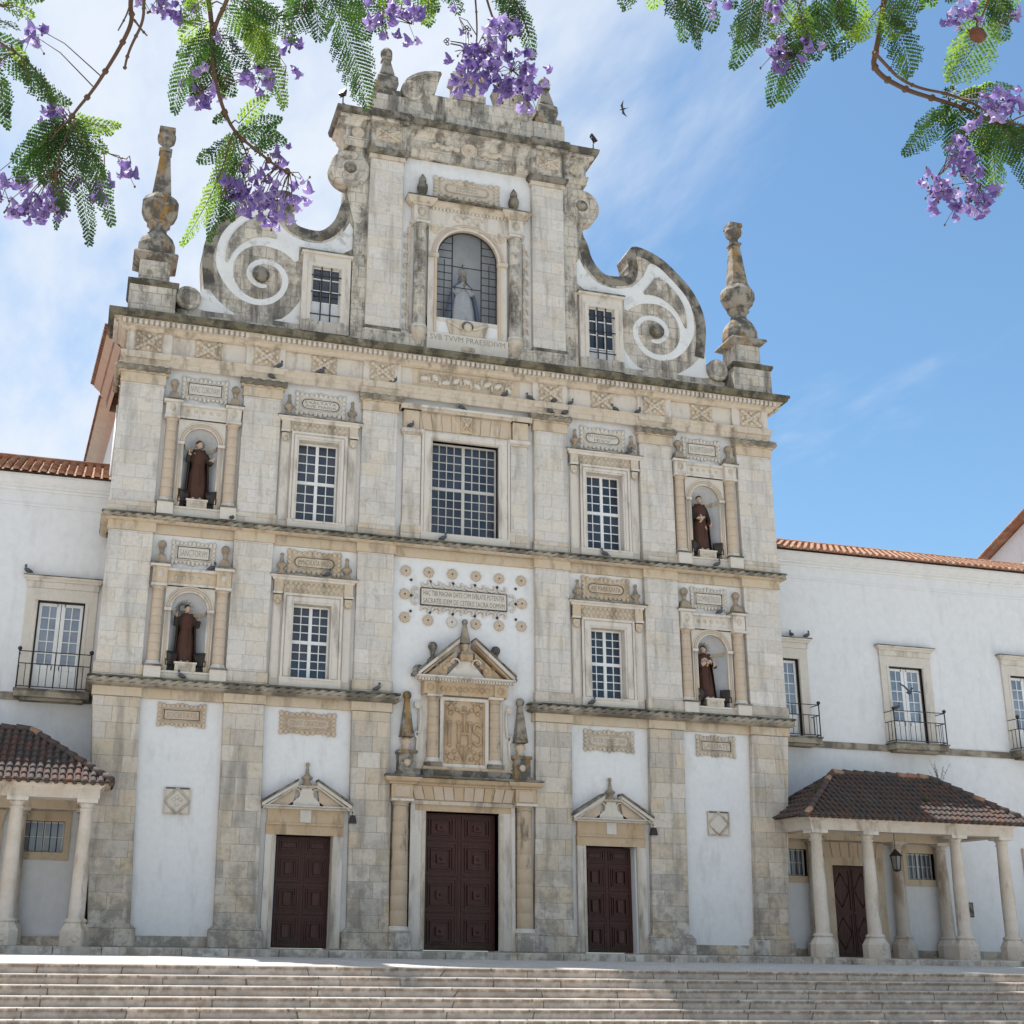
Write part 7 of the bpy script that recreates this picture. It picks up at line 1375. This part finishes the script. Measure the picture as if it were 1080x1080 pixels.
TL={"br":[[[[-11.251,-32.293,4.723],[-11.273,-32.22,4.565],[-11.275,-32.173,4.469],[-11.26,-32.145,4.416],[-11.299,-32.083,4.306],[-11.353,-32.023,4.212],[-11.407,-31.963,4.118],[-11.461,-31.915,4.058],[-11.506,-31.87,4.001]],0.013,0.006],[[[-11.259,-32.177,4.39],[-11.221,-32.173,4.349],[-11.193,-32.17,4.317]],0.006,0.003],[[[-11.269,-32.207,4.486],[-11.292,-32.177,4.415],[-11.318,-32.144,4.339]],0.005,0.003],[[[-11.204,-32.348,4.528],[-11.212,-32.304,4.405],[-11.207,-32.275,4.315],[-11.25,-32.227,4.208],[-11.262,-32.207,4.159],[-11.274,-32.189,4.118]],0.008,0.005],[[[-11.506,-31.87,4.001],[-11.552,-31.838,3.946],[-11.582,-31.816,3.903]],0.006,0.003],[[[-11.499,-31.875,4.01],[-11.507,-31.843,3.925],[-11.533,-31.807,3.84],[-11.541,-31.776,3.756]],0.005,0.003],[[[-11.506,-31.87,4.001],[-11.419,-31.86,3.906],[-11.284,-31.875,3.845],[-11.218,-31.889,3.833]],0.004,0.002],[[[-11.915,-32.257,4.176],[-11.805,-32.254,4.083],[-11.719,-32.258,4.03],[-11.64,-32.257,3.964],[-11.564,-32.251,3.886]],0.007,0.003],[[[-11.865,-32.304,4.276],[-11.799,-32.302,4.218],[-11.779,-32.334,4.297]],0.008,0.006],[[[-11.015,-32.19,4.873],[-10.949,-32.14,4.71],[-10.904,-32.083,4.547],[-10.884,-32.027,4.403],[-10.858,-31.985,4.294],[-10.808,-31.94,4.159],[-10.734,-31.913,4.058],[-10.628,-31.905,3.988],[-10.522,-31.897,3.918],[-10.461,-31.895,3.899]],0.014,0.005],[[[-10.788,-32.222,4.791],[-10.836,-32.15,4.619],[-10.877,-32.102,4.511],[-10.888,-32.063,4.403]],0.012,0.009],[[[-10.723,-31.886,4.078],[-10.68,-31.871,4.0],[-10.657,-31.86,3.948]],0.005,0.003],[[[-10.785,-31.899,4.164],[-10.719,-31.873,4.035],[-10.701,-31.847,3.948]],0.004,0.002],[[[-10.733,-31.969,4.963],[-10.687,-31.919,4.783],[-10.641,-31.885,4.649]],0.008,0.004],[[[-10.368,-31.999,5.086],[-10.398,-31.936,4.925],[-10.442,-31.884,4.81]],0.007,0.003],[[[-10.033,-32.259,4.948],[-9.963,-32.225,4.794],[-9.94,-32.185,4.661]],0.006,0.003],[[[-9.658,-32.276,5.026],[-9.621,-32.225,4.847],[-9.596,-32.177,4.689],[-9.593,-32.14,4.577]],0.006,0.003],[[[-9.617,-32.272,4.982],[-9.542,-32.227,4.794],[-9.463,-32.198,4.647],[-9.413,-32.166,4.512]],0.007,0.003],[[[-9.502,-32.288,4.939],[-9.406,-32.268,4.805],[-9.337,-32.24,4.671]],0.006,0.003]],"fr":[[[-11.847,-32.275,4.177],[-11.734,-32.326,4.104],0.054],[[-11.821,-32.302,4.237],[-11.669,-32.402,4.143],0.05],[[-11.861,-32.165,4.184],[-11.729,-32.152,4.158],0.055],[[-11.805,-32.32,4.277],[-11.635,-32.45,4.197],0.041],[[-11.755,-32.26,4.06],[-11.685,-32.25,4.004],0.029],[[-11.711,-32.258,4.022],[-11.546,-32.269,3.823],0.046],[[-11.64,-32.257,3.964],[-11.477,-32.35,3.771],0.037],[[-11.807,-32.306,3.917],[-11.735,-32.254,3.717],0.041],[[-11.515,-31.869,4.005],[-11.726,-31.85,3.761],0.062],[[-11.532,-31.861,3.997],[-11.675,-31.805,3.892],0.053],[[-11.534,-31.813,4.018],[-11.697,-31.774,3.702],0.063],[[-11.519,-31.773,4.048],[-11.598,-31.749,3.726],0.068],[[-11.498,-31.873,4.006],[-11.32,-31.889,3.855],0.053],[[-11.482,-31.881,4.014],[-11.274,-31.856,4.031],0.044],[[-11.486,-31.918,3.967],[-11.259,-31.907,3.471],0.066],[[-11.508,-31.821,4.019],[-11.397,-31.837,3.77],0.054],[[-11.539,-31.716,3.898],[-11.49,-31.621,3.678],0.05],[[-11.445,-31.853,3.905],[-11.327,-31.73,3.798],0.044],[[-10.904,-32.099,4.523],[-11.026,-32.021,4.447],0.063],[[-10.899,-32.132,4.455],[-11.029,-31.99,4.063],0.067],[[-10.888,-32.077,4.446],[-10.945,-31.876,4.267],0.063],[[-10.916,-32.136,4.639],[-11.02,-32.161,4.448],0.059],[[-10.846,-32.055,4.666],[-10.709,-31.965,4.572],0.069],[[-10.835,-32.08,4.731],[-10.596,-32.146,4.579],0.073],[[-10.872,-32.053,4.523],[-10.711,-32.112,4.297],0.068],[[-10.775,-31.981,4.713],[-10.513,-31.978,4.209],0.084],[[-10.724,-32.002,4.736],[-10.572,-31.985,4.421],0.084],[[-10.872,-32.009,4.393],[-10.757,-31.914,4.268],0.059],[[-10.756,-32.044,4.724],[-10.504,-32.115,4.492],0.069],[[-10.687,-31.919,4.783],[-10.597,-31.846,4.563],0.076],[[-10.848,-31.942,4.338],[-10.801,-31.896,4.272],0.032],[[-10.733,-31.887,4.087],[-10.501,-31.962,4.029],0.069],[[-10.719,-31.902,4.122],[-10.597,-31.967,4.253],0.051],[[-10.748,-31.968,4.019],[-10.935,-31.84,3.455],0.068],[[-10.724,-31.923,4.027],[-10.894,-31.934,3.855],0.055],[[-10.776,-31.899,4.156],[-10.839,-31.935,4.086],0.023],[[-10.657,-31.83,4.021],[-10.697,-31.671,3.726],0.06],[[-10.621,-31.839,4.022],[-10.547,-31.92,4.144],0.046],[[-10.732,-31.854,3.991],[-10.747,-31.783,3.653],0.046],[[-10.438,-31.933,4.947],[-10.491,-31.838,4.777],0.082],[[-10.398,-31.936,4.925],[-10.355,-31.884,4.703],0.082],[[-10.345,-32.046,4.888],[-10.099,-31.964,4.304],0.128],[[-10.45,-31.906,4.879],[-10.522,-31.812,4.884],0.063],[[-10.299,-31.971,4.95],[-10.138,-31.926,4.848],0.082],[[-10.22,-32.077,4.881],[-10.103,-32.103,4.671],0.071],[[-10.12,-32.197,4.836],[-10.006,-32.172,4.73],0.065],[[-10.019,-32.217,4.815],[-10.1,-32.162,4.738],0.061],[[-10.535,-31.837,5.062],[-10.37,-31.76,4.996],0.088],[[-9.857,-32.184,4.91],[-9.855,-32.077,4.772],0.052],[[-9.773,-32.202,4.898],[-9.718,-32.22,4.747],0.057],[[-9.976,-32.236,4.838],[-9.796,-32.148,4.809],0.056],[[-9.499,-32.276,4.903],[-9.41,-32.333,4.707],0.062],[[-9.422,-32.271,4.828],[-9.324,-32.227,4.56],0.052],[[-9.543,-32.261,4.893],[-9.426,-32.209,4.847],0.057],[[-9.459,-32.246,4.782],[-9.46,-32.276,4.605],0.033]],"fl":[[-11.773,-31.529,3.84],[-11.703,-31.655,3.723],[-11.751,-31.456,3.782],[-11.675,-31.458,3.821],[-11.631,-31.508,3.747],[-11.603,-31.422,3.765],[-11.551,-31.603,3.715],[-11.666,-31.454,3.735],[-11.591,-31.527,3.795],[-11.528,-31.548,3.794],[-11.476,-31.621,3.848],[-11.51,-31.497,3.876],[-11.391,-31.507,3.914],[-11.323,-31.661,3.863],[-11.23,-31.65,3.94],[-11.204,-31.826,3.855],[-11.527,-31.505,3.783],[-11.716,-31.505,3.876],[-11.797,-31.371,3.879],[-11.622,-31.605,4.262],[-11.538,-31.763,4.147],[-11.625,-31.704,4.138],[-11.609,-31.646,4.225],[-11.844,-31.833,4.337],[-11.726,-31.779,4.507],[-11.713,-31.87,4.484],[-11.453,-31.731,3.826],[-11.357,-31.744,3.733],[-11.693,-31.437,3.777],[-11.619,-31.656,3.748],[-11.533,-31.612,3.666],[-11.81,-31.56,3.866],[-11.744,-31.452,3.958],[-10.914,-32.046,4.291],[-10.871,-31.937,4.293],[-10.936,-31.875,4.258],[-10.907,-31.803,4.343],[-10.97,-31.828,4.406],[-10.666,-31.911,4.455],[-10.703,-32.043,4.307],[-10.641,-32.018,4.317],[-10.593,-32.043,4.298],[-10.497,-31.992,4.577],[-10.479,-31.987,4.619],[-10.535,-32.133,4.32],[-10.835,-32.089,4.449],[-10.752,-31.882,3.832],[-10.701,-31.901,3.85],[-10.648,-31.836,3.859],[-10.598,-31.812,3.851],[-10.568,-31.896,3.758],[-10.624,-31.94,3.685],[-10.524,-31.852,3.745],[-10.494,-31.885,3.773],[-10.456,-31.854,3.84],[-10.392,-31.764,3.897],[-10.374,-31.852,3.889],[-10.594,-31.857,3.908],[-10.639,-31.83,3.96],[-10.537,-31.848,3.989],[-10.524,-32.03,3.917],[-10.542,-31.704,3.787],[-10.498,-31.743,3.751],[-10.625,-31.694,3.8],[-10.65,-31.724,3.831],[-10.439,-31.888,3.76],[-10.719,-31.834,3.826],[-10.48,-31.944,3.678],[-10.551,-31.822,3.885],[-10.618,-31.938,3.729],[-11.163,-32.087,4.592],[-11.128,-32.048,4.588],[-11.051,-32.084,4.588],[-11.028,-32.06,4.669],[-11.229,-32.077,4.601],[-10.166,-32.355,4.536],[-10.121,-32.319,4.542],[-10.147,-32.316,4.506],[-9.984,-32.32,4.639],[-9.974,-32.398,4.536],[-9.957,-32.175,4.683],[-9.943,-32.239,4.613],[-10.117,-32.336,4.584],[-10.079,-32.328,4.632],[-9.752,-32.372,4.597],[-9.752,-32.314,4.444],[-9.727,-32.39,4.414],[-9.641,-32.2,4.487],[-9.596,-32.181,4.534],[-9.602,-32.326,4.458],[-9.564,-32.325,4.444],[-9.632,-32.39,4.306],[-9.569,-32.4,4.302],[-9.597,-32.398,4.546],[-9.573,-32.412,4.497],[-9.509,-32.305,4.672],[-9.539,-32.454,4.494],[-9.57,-32.461,4.406],[-9.455,-32.292,4.707],[-9.45,-32.348,4.464],[-9.457,-32.434,4.355],[-9.409,-32.325,4.38],[-9.439,-32.464,4.315],[-9.479,-32.301,4.35],[-9.475,-32.172,4.399],[-9.396,-32.23,4.397],[-9.371,-32.271,4.339],[-9.371,-32.406,4.318],[-9.635,-32.31,4.342],[-9.73,-32.339,4.311],[-9.657,-32.192,4.401],[-9.593,-32.326,4.515],[-9.535,-32.266,4.529],[-9.615,-32.307,4.284],[-9.499,-32.359,4.244],[-9.629,-32.225,4.516],[-9.325,-32.199,4.367]]}
TR={"br":[[[[-7.701,-32.924,5.077],[-7.693,-32.831,4.87],[-7.685,-32.782,4.787],[-7.683,-32.721,4.676],[-7.681,-32.675,4.609],[-7.673,-32.64,4.569],[-7.61,-32.62,4.53],[-7.526,-32.615,4.517],[-7.431,-32.608,4.492],[-7.309,-32.612,4.475],[-7.175,-32.615,4.449],[-7.017,-32.622,4.414],[-6.896,-32.621,4.388],[-6.746,-32.629,4.361],[-6.534,-32.639,4.294]],0.016,0.008],[[[-7.736,-32.757,4.553],[-7.668,-32.722,4.521],[-7.567,-32.691,4.476],[-7.44,-32.677,4.458],[-7.276,-32.678,4.458],[-7.109,-32.671,4.43],[-6.961,-32.652,4.382],[-6.792,-32.654,4.381]],0.009,0.005],[[[-6.868,-32.591,4.414],[-6.811,-32.621,4.457],[-6.734,-32.651,4.486]],0.005,0.003],[[[-7.092,-32.652,4.447],[-7.127,-32.606,4.341],[-7.125,-32.567,4.226],[-7.141,-32.524,4.111]],0.005,0.003],[[[-7.13,-32.582,4.272],[-7.201,-32.523,4.156],[-7.264,-32.483,4.086]],0.004,0.002],[[[-7.255,-33.084,4.88],[-7.268,-33.035,4.749],[-7.296,-33.005,4.683],[-7.31,-32.988,4.644]],0.006,0.004],[[[-8.101,-32.869,4.91],[-8.138,-32.806,4.756],[-8.172,-32.76,4.646],[-8.189,-32.725,4.559]],0.006,0.003],[[[-8.772,-32.602,4.97],[-8.736,-32.551,4.793],[-8.746,-32.521,4.713]],0.005,0.002],[[[-7.968,-32.905,4.912],[-7.908,-32.869,4.76],[-7.853,-32.921,4.87]],0.009,0.006]],"fr":[[[-8.903,-32.523,4.843],[-8.914,-32.418,4.812],0.042],[[-8.806,-32.555,4.858],[-8.768,-32.467,4.807],0.051],[[-8.686,-32.579,4.838],[-8.547,-32.476,4.669],0.07],[[-8.601,-32.603,4.84],[-8.481,-32.522,4.694],0.056],[[-8.735,-32.563,4.828],[-8.69,-32.589,4.661],0.047],[[-8.49,-32.64,4.864],[-8.407,-32.627,4.775],0.047],[[-8.356,-32.762,4.796],[-8.423,-32.682,4.506],0.078],[[-8.3,-32.77,4.775],[-8.379,-32.759,4.446],0.069],[[-8.232,-32.796,4.798],[-8.317,-32.788,4.481],0.06],[[-8.175,-32.801,4.768],[-8.109,-32.793,4.525],0.078],[[-8.101,-32.759,4.747],[-8.05,-32.737,4.46],0.079],[[-8.078,-32.77,4.604],[-8.173,-32.59,4.299],0.078],[[-8.045,-32.846,4.801],[-7.979,-32.703,4.679],0.069],[[-8.138,-32.776,4.669],[-8.169,-32.712,4.463],0.055],[[-7.975,-32.866,4.803],[-7.883,-32.736,4.687],0.078],[[-7.863,-32.849,4.826],[-7.8,-32.687,4.676],0.079],[[-7.999,-32.852,4.78],[-7.853,-32.737,4.681],0.06],[[-7.736,-32.807,4.766],[-7.829,-32.762,4.601],0.065],[[-7.707,-32.823,4.788],[-7.674,-32.837,4.589],0.065],[[-7.711,-32.807,4.744],[-7.593,-32.797,4.416],0.089],[[-7.684,-32.844,4.833],[-7.602,-32.876,4.631],0.07],[[-7.644,-32.869,4.874],[-7.574,-32.912,4.72],0.065],[[-7.567,-32.891,4.88],[-7.451,-32.869,4.818],0.056],[[-7.255,-33.057,4.802],[-7.354,-32.803,4.442],0.119],[[-7.245,-33.054,4.785],[-7.117,-32.946,4.631],0.069],[[-7.29,-33.044,4.792],[-7.164,-33.038,4.66],0.069],[[-7.427,-33.022,4.834],[-7.441,-32.957,4.772],0.046],[[-7.159,-33.087,4.817],[-7.138,-32.997,4.766],0.046],[[-7.195,-32.627,4.454],[-7.479,-32.557,4.153],0.072],[[-7.235,-32.625,4.481],[-7.208,-32.618,4.56],0.039],[[-7.211,-32.63,4.476],[-6.971,-32.636,4.62],0.058],[[-7.139,-32.642,4.455],[-6.89,-32.679,4.584],0.058],[[-7.233,-32.62,4.462],[-7.259,-32.533,4.42],0.039],[[-7.161,-32.633,4.445],[-7.179,-32.573,4.268],0.072],[[-7.113,-32.641,4.432],[-7.072,-32.651,4.183],0.082],[[-7.034,-32.614,4.45],[-6.8,-32.533,4.254],0.097],[[-6.985,-32.621,4.433],[-6.774,-32.591,4.054],0.097],[[-6.929,-32.587,4.45],[-6.834,-32.421,4.119],0.083],[[-7.088,-32.64,4.41],[-7.031,-32.476,4.247],0.067],[[-6.888,-32.59,4.427],[-6.74,-32.605,4.276],0.088],[[-7.177,-32.635,4.463],[-7.114,-32.691,4.505],0.048],[[-7.0,-32.588,4.349],[-6.934,-32.391,4.062],0.063],[[-7.231,-32.614,4.444],[-7.209,-32.544,4.394],0.043]],"fl":[[-7.27,-32.978,4.268],[-7.241,-32.989,4.235],[-7.199,-32.985,4.214],[-7.091,-32.809,4.337],[-7.152,-32.825,4.336],[-7.248,-32.958,4.17],[-7.038,-32.844,4.324],[-7.051,-32.822,4.414],[-7.328,-32.771,4.173],[-7.355,-32.836,4.092],[-7.36,-32.773,4.101],[-7.398,-32.862,3.993],[-7.383,-32.889,3.947],[-7.18,-32.67,4.062],[-7.278,-32.735,4.023],[-7.241,-32.757,3.942],[-7.142,-32.66,3.967],[-7.215,-32.76,3.84],[-7.186,-32.652,3.921],[-7.173,-32.656,3.878],[-7.529,-32.767,3.893],[-7.494,-32.76,3.883],[-7.458,-32.752,3.873],[-7.483,-32.751,3.838],[-7.382,-32.676,3.87],[-7.412,-32.745,3.782],[-7.406,-32.724,3.869],[-7.421,-32.786,3.787],[-7.202,-32.656,3.98],[-7.367,-32.785,3.954],[-7.343,-32.778,4.016],[-7.174,-32.721,3.838],[-7.263,-32.598,3.853],[-8.243,-32.725,4.525],[-8.133,-32.614,4.589],[-8.212,-32.706,4.524],[-8.24,-32.682,4.503],[-8.175,-32.717,4.546],[-8.259,-32.804,4.385],[-8.276,-32.771,4.702],[-8.327,-32.814,4.622],[-7.532,-33.082,4.616],[-7.351,-32.921,4.765],[-7.428,-33.055,4.618],[-7.426,-32.978,4.68],[-7.113,-33.005,4.754],[-8.545,-32.671,4.73],[-8.548,-32.732,4.691],[-8.095,-32.737,4.538]]}
POD=[-7.341, -33.006, 4.562]
# ------------------------------------------------------------------ jacaranda trees
def frond(mb, B, T, w, rg, m):
    B, T = Vector(B), Vector(T); L = (T-B).length; d = (T-B).normalized(); view = (B-Vector((-11.16, -37.27, 0.4))).normalized()
    nrm = (view+Vector((rg.uniform(-0.7, 0.7), rg.uniform(-0.5, 0.5), rg.uniform(-0.6, 0.6)))).normalized(); side = d.cross(nrm).normalized(); nrm = side.cross(d)
    sag = nrm*rg.uniform(-0.10, 0.10)*L+side*rg.uniform(-0.08, 0.08)*L; n = max(5, int(L/0.021)); pts = []
    for i in range(9): t = i/8; pts.append(B+(T-B)*t+sag*math.sin(math.pi*t))
    mb.tube(pts, 0.0032, 'twig', 4, 0.0012)
    for i in range(n):
        t = (i+0.6)/n; q = B+(T-B)*t+sag*math.sin(math.pi*t); pl = w*(math.sin(math.pi*min(1, 0.16+0.84*t))**0.65)*rg.uniform(0.85, 1.1)
        pl = max(pl, w*0.25)
        for s in (-1, 1):
            pd = (side*s*0.80+d*0.58+nrm*rg.uniform(-0.25, 0.25)).normalized(); k = max(4, int(pl/0.0085)); ls = pd.cross(nrm).normalized(); droop = Vector((0, 0, -1))*pl*0.16
            for j in range(k):
                f = (j+0.7)/k; c = q+pd*pl*f+droop*f*f; ll = 0.0158*(1.15-0.5*abs(f-0.45))*rg.uniform(0.85, 1.15)
                for e in (-1, 1):
                    ax = (ls*e*0.85+pd*rg.uniform(0.3, 0.75)+nrm*rg.uniform(-0.55, 0.55)).normalized(); wv = ax.cross(nrm+pd*0.2*e).normalized()*ll*0.30
                    mb.add([tuple(c), tuple(c+ax*ll*0.5+wv), tuple(c+ax*ll), tuple(c+ax*ll*0.5-wv)], [(0,1,2,3)], m)
def blossom(mb, p, rg, k=1.0):
    ax = Vector((rg.uniform(-0.6, 0.6), rg.uniform(-0.6, 0.6), -1+rg.uniform(-0.2, 0.7))).normalized(); a = ax.cross(Vector((0.3, 1, 0.1))).normalized(); b = ax.cross(a); p = Vector(p); pm = rg.choice(('petal', 'petal', 'petal_pale', 'petal_deep')); L = 0.048*k*rg.uniform(0.65, 1.2); n = 10; vs = []; bend = a*L*0.16
    for t, r, wv in ((0.0, 0.10, 0), (0.25, 0.16, 0), (0.6, 0.27, 0), (0.85, 0.34, 0.05), (1.0, 0.52, 0.22)):
        for i in range(n):
            an = 2*math.pi*i/n; rr = r*L*(1+wv*math.cos(5*an)+rg.uniform(-0.12, 0.12)*(t > 0.7)); vs.append(tuple(p+ax*(t*L+(-0.10*L*math.cos(5*an) if wv > 0.1 else 0))+bend*math.sin(t*2.5)+a*(rr*math.cos(an))+b*(rr*math.sin(an))))
    mb.add(vs, [(j*n+i, j*n+(i+1) % n, (j+1)*n+(i+1) % n, (j+1)*n+i) for j in range(4) for i in range(n)], pm, True)
    return p
def near(paths, p):
    p = Vector(p); return min((Vector(q) for P in paths for q in P), key=lambda q: (q-p).length)
def jacaranda(data, label, foot, limbs, seed, pod=None, extra=()):
    rg = random.Random(seed); T = thing('jacaranda_tree', label, 'tree', foot)
    mb = MB(); mb.tube([Vector(foot)+Vector(q) for q in ((0, 0, -0.1), (0.03, 0.02, 0.6), (0.0, 0.05, 1.6), (0.08, 0.0, 2.7), (0.15, 0.05, 3.4))], 0.26, 'bark', 14, 0.17); mb.lathe((foot[0], foot[1]), [(0.42, foot[2]-0.05), (0.33, foot[2]+0.12), (0.27, foot[2]+0.4)], 'bark', 14); mb.build('trunk', T)
    mb = MB(); paths = []
    for P in limbs: Q = chaikin3(P); mb.tube(Q, 0.10, 'bark', 9, 0.035); paths.append(Q)
    mb.build('limb', T)
    mb = MB()
    tw = []
    for P, r0, r1 in data['br']:
        P = [Vector(p) for p in P]; q = near(paths, P[0]) if P[0].z > 5.25 else None
        if q is not None: mb.tube(chaikin3([q, q.lerp(P[0], 0.5)+Vector((0, 0, 0.25)), P[0]]), 0.03, 'bark', 7, r0)
        for i, p in enumerate(P): P[i] = p+Vector((rg.uniform(-1, 1), rg.uniform(-1, 1), rg.uniform(-1, 1)))*0.006
        Q = chaikin3(P); mb.tube(Q, r0, 'twig', 7, r1); tw.append(Q)
        for p in Q[2::5]: mb.ball(tuple(p), r0*1.25, 'twig', 6, 4)
    base = [q for q in tw]
    for B, Tp, w in data['fr']:
        q = near(base, B)
        if 0.01 < (q-Vector(B)).length < 0.8: mb.tube([q, q.lerp(Vector(B), 0.5)+Vector((0, 0, 0.02)), Vector(B)], 0.0045, 'twig', 5, 0.003)
    for i, p in enumerate(data['fl']):
        q = near(base, p)
        if (q-Vector(p)).length < 0.55: mb.tube([q, q.lerp(Vector(p), 0.55)+Vector((0, 0, 0.03)), Vector(p)], 0.003, 'twig', 4, 0.002)
        if i % 2 == 0:                               # buds and dry calyces below the blossoms
            for k in range(3):
                e = Vector(p)+Vector((rg.uniform(-0.07, 0.07), rg.uniform(-0.05, 0.05), rg.uniform(-0.10, 0.03))); mb.tube([Vector(p), e], 0.0018, 'twig', 4, 0.0014); mb.ball(tuple(e), (0.0055, 0.0055, 0.008), 'twig', 6, 4)
    mb.build('branch', T)
    mb = MB()
    for B, Tp, w in list(data['fr'])+list(extra):
        u = rg.random(); frond(mb, B, Tp, w*rg.uniform(0.9, 1.15), rg, 'leaf_young' if u < 0.24 else 'leaf')
        if rg.random() < 0.45:
            o = Vector((rg.uniform(-0.06, 0.06), rg.uniform(0.05, 0.22), rg.uniform(-0.03, 0.06))); frond(mb, Vector(B)+o*0.5, Vector(Tp)+o+Vector((rg.uniform(-0.08, 0.08), 0, rg.uniform(-0.02, 0.06))), w*0.9, rg, 'leaf')
    mb.build('crown', T)
    mb = MB()
    for p in data['fl']:
        for k in range(rg.choice((2, 3, 4, 5))): blossom(mb, Vector(p)+Vector((rg.uniform(-0.04, 0.04), rg.uniform(-0.07, 0.07), rg.uniform(-0.035, 0.035))), rg)
    mb.build('blossom', T)
    if pod:
        mb = MB(); mb.lathe((pod[0], pod[1]), [(0.002, pod[2]+0.034), (0.012, pod[2]+0.032), (0.036, pod[2]+0.018), (0.047, pod[2]-0.008), (0.040, pod[2]-0.032), (0.022, pod[2]-0.046), (0.002, pod[2]-0.050)], 'pod', 14, sy=0.6); mb.tube([(pod[0], pod[1], pod[2]+0.03), (pod[0]+0.01, pod[1], pod[2]+0.10)], 0.005, 'twig', 5); mb.build('seed_pod', T)
    return T
def chaikin3(P, it=2):
    P = [Vector(p) for p in P]
    for _ in range(it):
        Q = [P[0]]
        for a, b in zip(P[:-1], P[1:]): Q += [a*0.75+b*0.25, a*0.25+b*0.75]
        P = Q+[P[-1]]
    return P
def crown_fill(cx, cy, cz, rx, ry, n, seed):
    rg = random.Random(seed); out = []
    for _ in range(n):
        a = rg.uniform(0, 6.28); r = math.sqrt(rg.random()); x, y, z = cx+rx*r*math.cos(a), cy+ry*r*math.sin(a), cz+rg.uniform(-0.3, 0.9)
        b = rg.uniform(0, 6.28); out.append(((x, y, z), (x+0.42*math.cos(b), y+0.42*math.sin(b), z-rg.uniform(0.0, 0.25)), 0.1))
    return out
jacaranda(TL, 'jacaranda with violet blossom whose twigs hang into the upper left of the view', (-15.2, -33.6, -1.5), [[(-15.05, -33.5, 1.8), (-14.6, -33.2, 4.2), (-13.4, -32.8, 6.0), (-11.8, -32.4, 6.35), (-10.0, -32.2, 6.5), (-9.2, -32.2, 6.6)], [(-15.1, -33.5, 1.9), (-15.8, -34.6, 4.5), (-15.0, -36.2, 6.2), (-13.2, -36.8, 6.9)], [(-14.6, -33.2, 4.2), (-13.6, -32.1, 5.6), (-12.3, -31.7, 6.1), (-11.3, -31.7, 5.9)]], 5, None, crown_fill(-12.2, -33.2, 6.9, 2.6, 1.6, 46, 8))
jacaranda(TR, 'jacaranda with a brown seed pod, its branch bending into the upper right', (-3.3, -34.6, -1.5), [[(-3.15, -34.5, 1.8), (-3.9, -34.2, 4.0), (-5.4, -33.6, 5.6), (-7.0, -33.1, 6.1), (-8.6, -32.8, 6.4)], [(-3.1, -34.5, 1.9), (-2.4, -35.8, 4.4), (-3.4, -37.2, 6.3), (-5.2, -37.8, 7.0)], [(-3.9, -34.2, 4.0), (-4.9, -33.0, 5.4), (-6.2, -32.4, 5.9), (-7.2, -32.3, 5.9)]], 6, POD, crown_fill(-6.0, -33.8, 6.9, 2.4, 1.4, 40, 9))
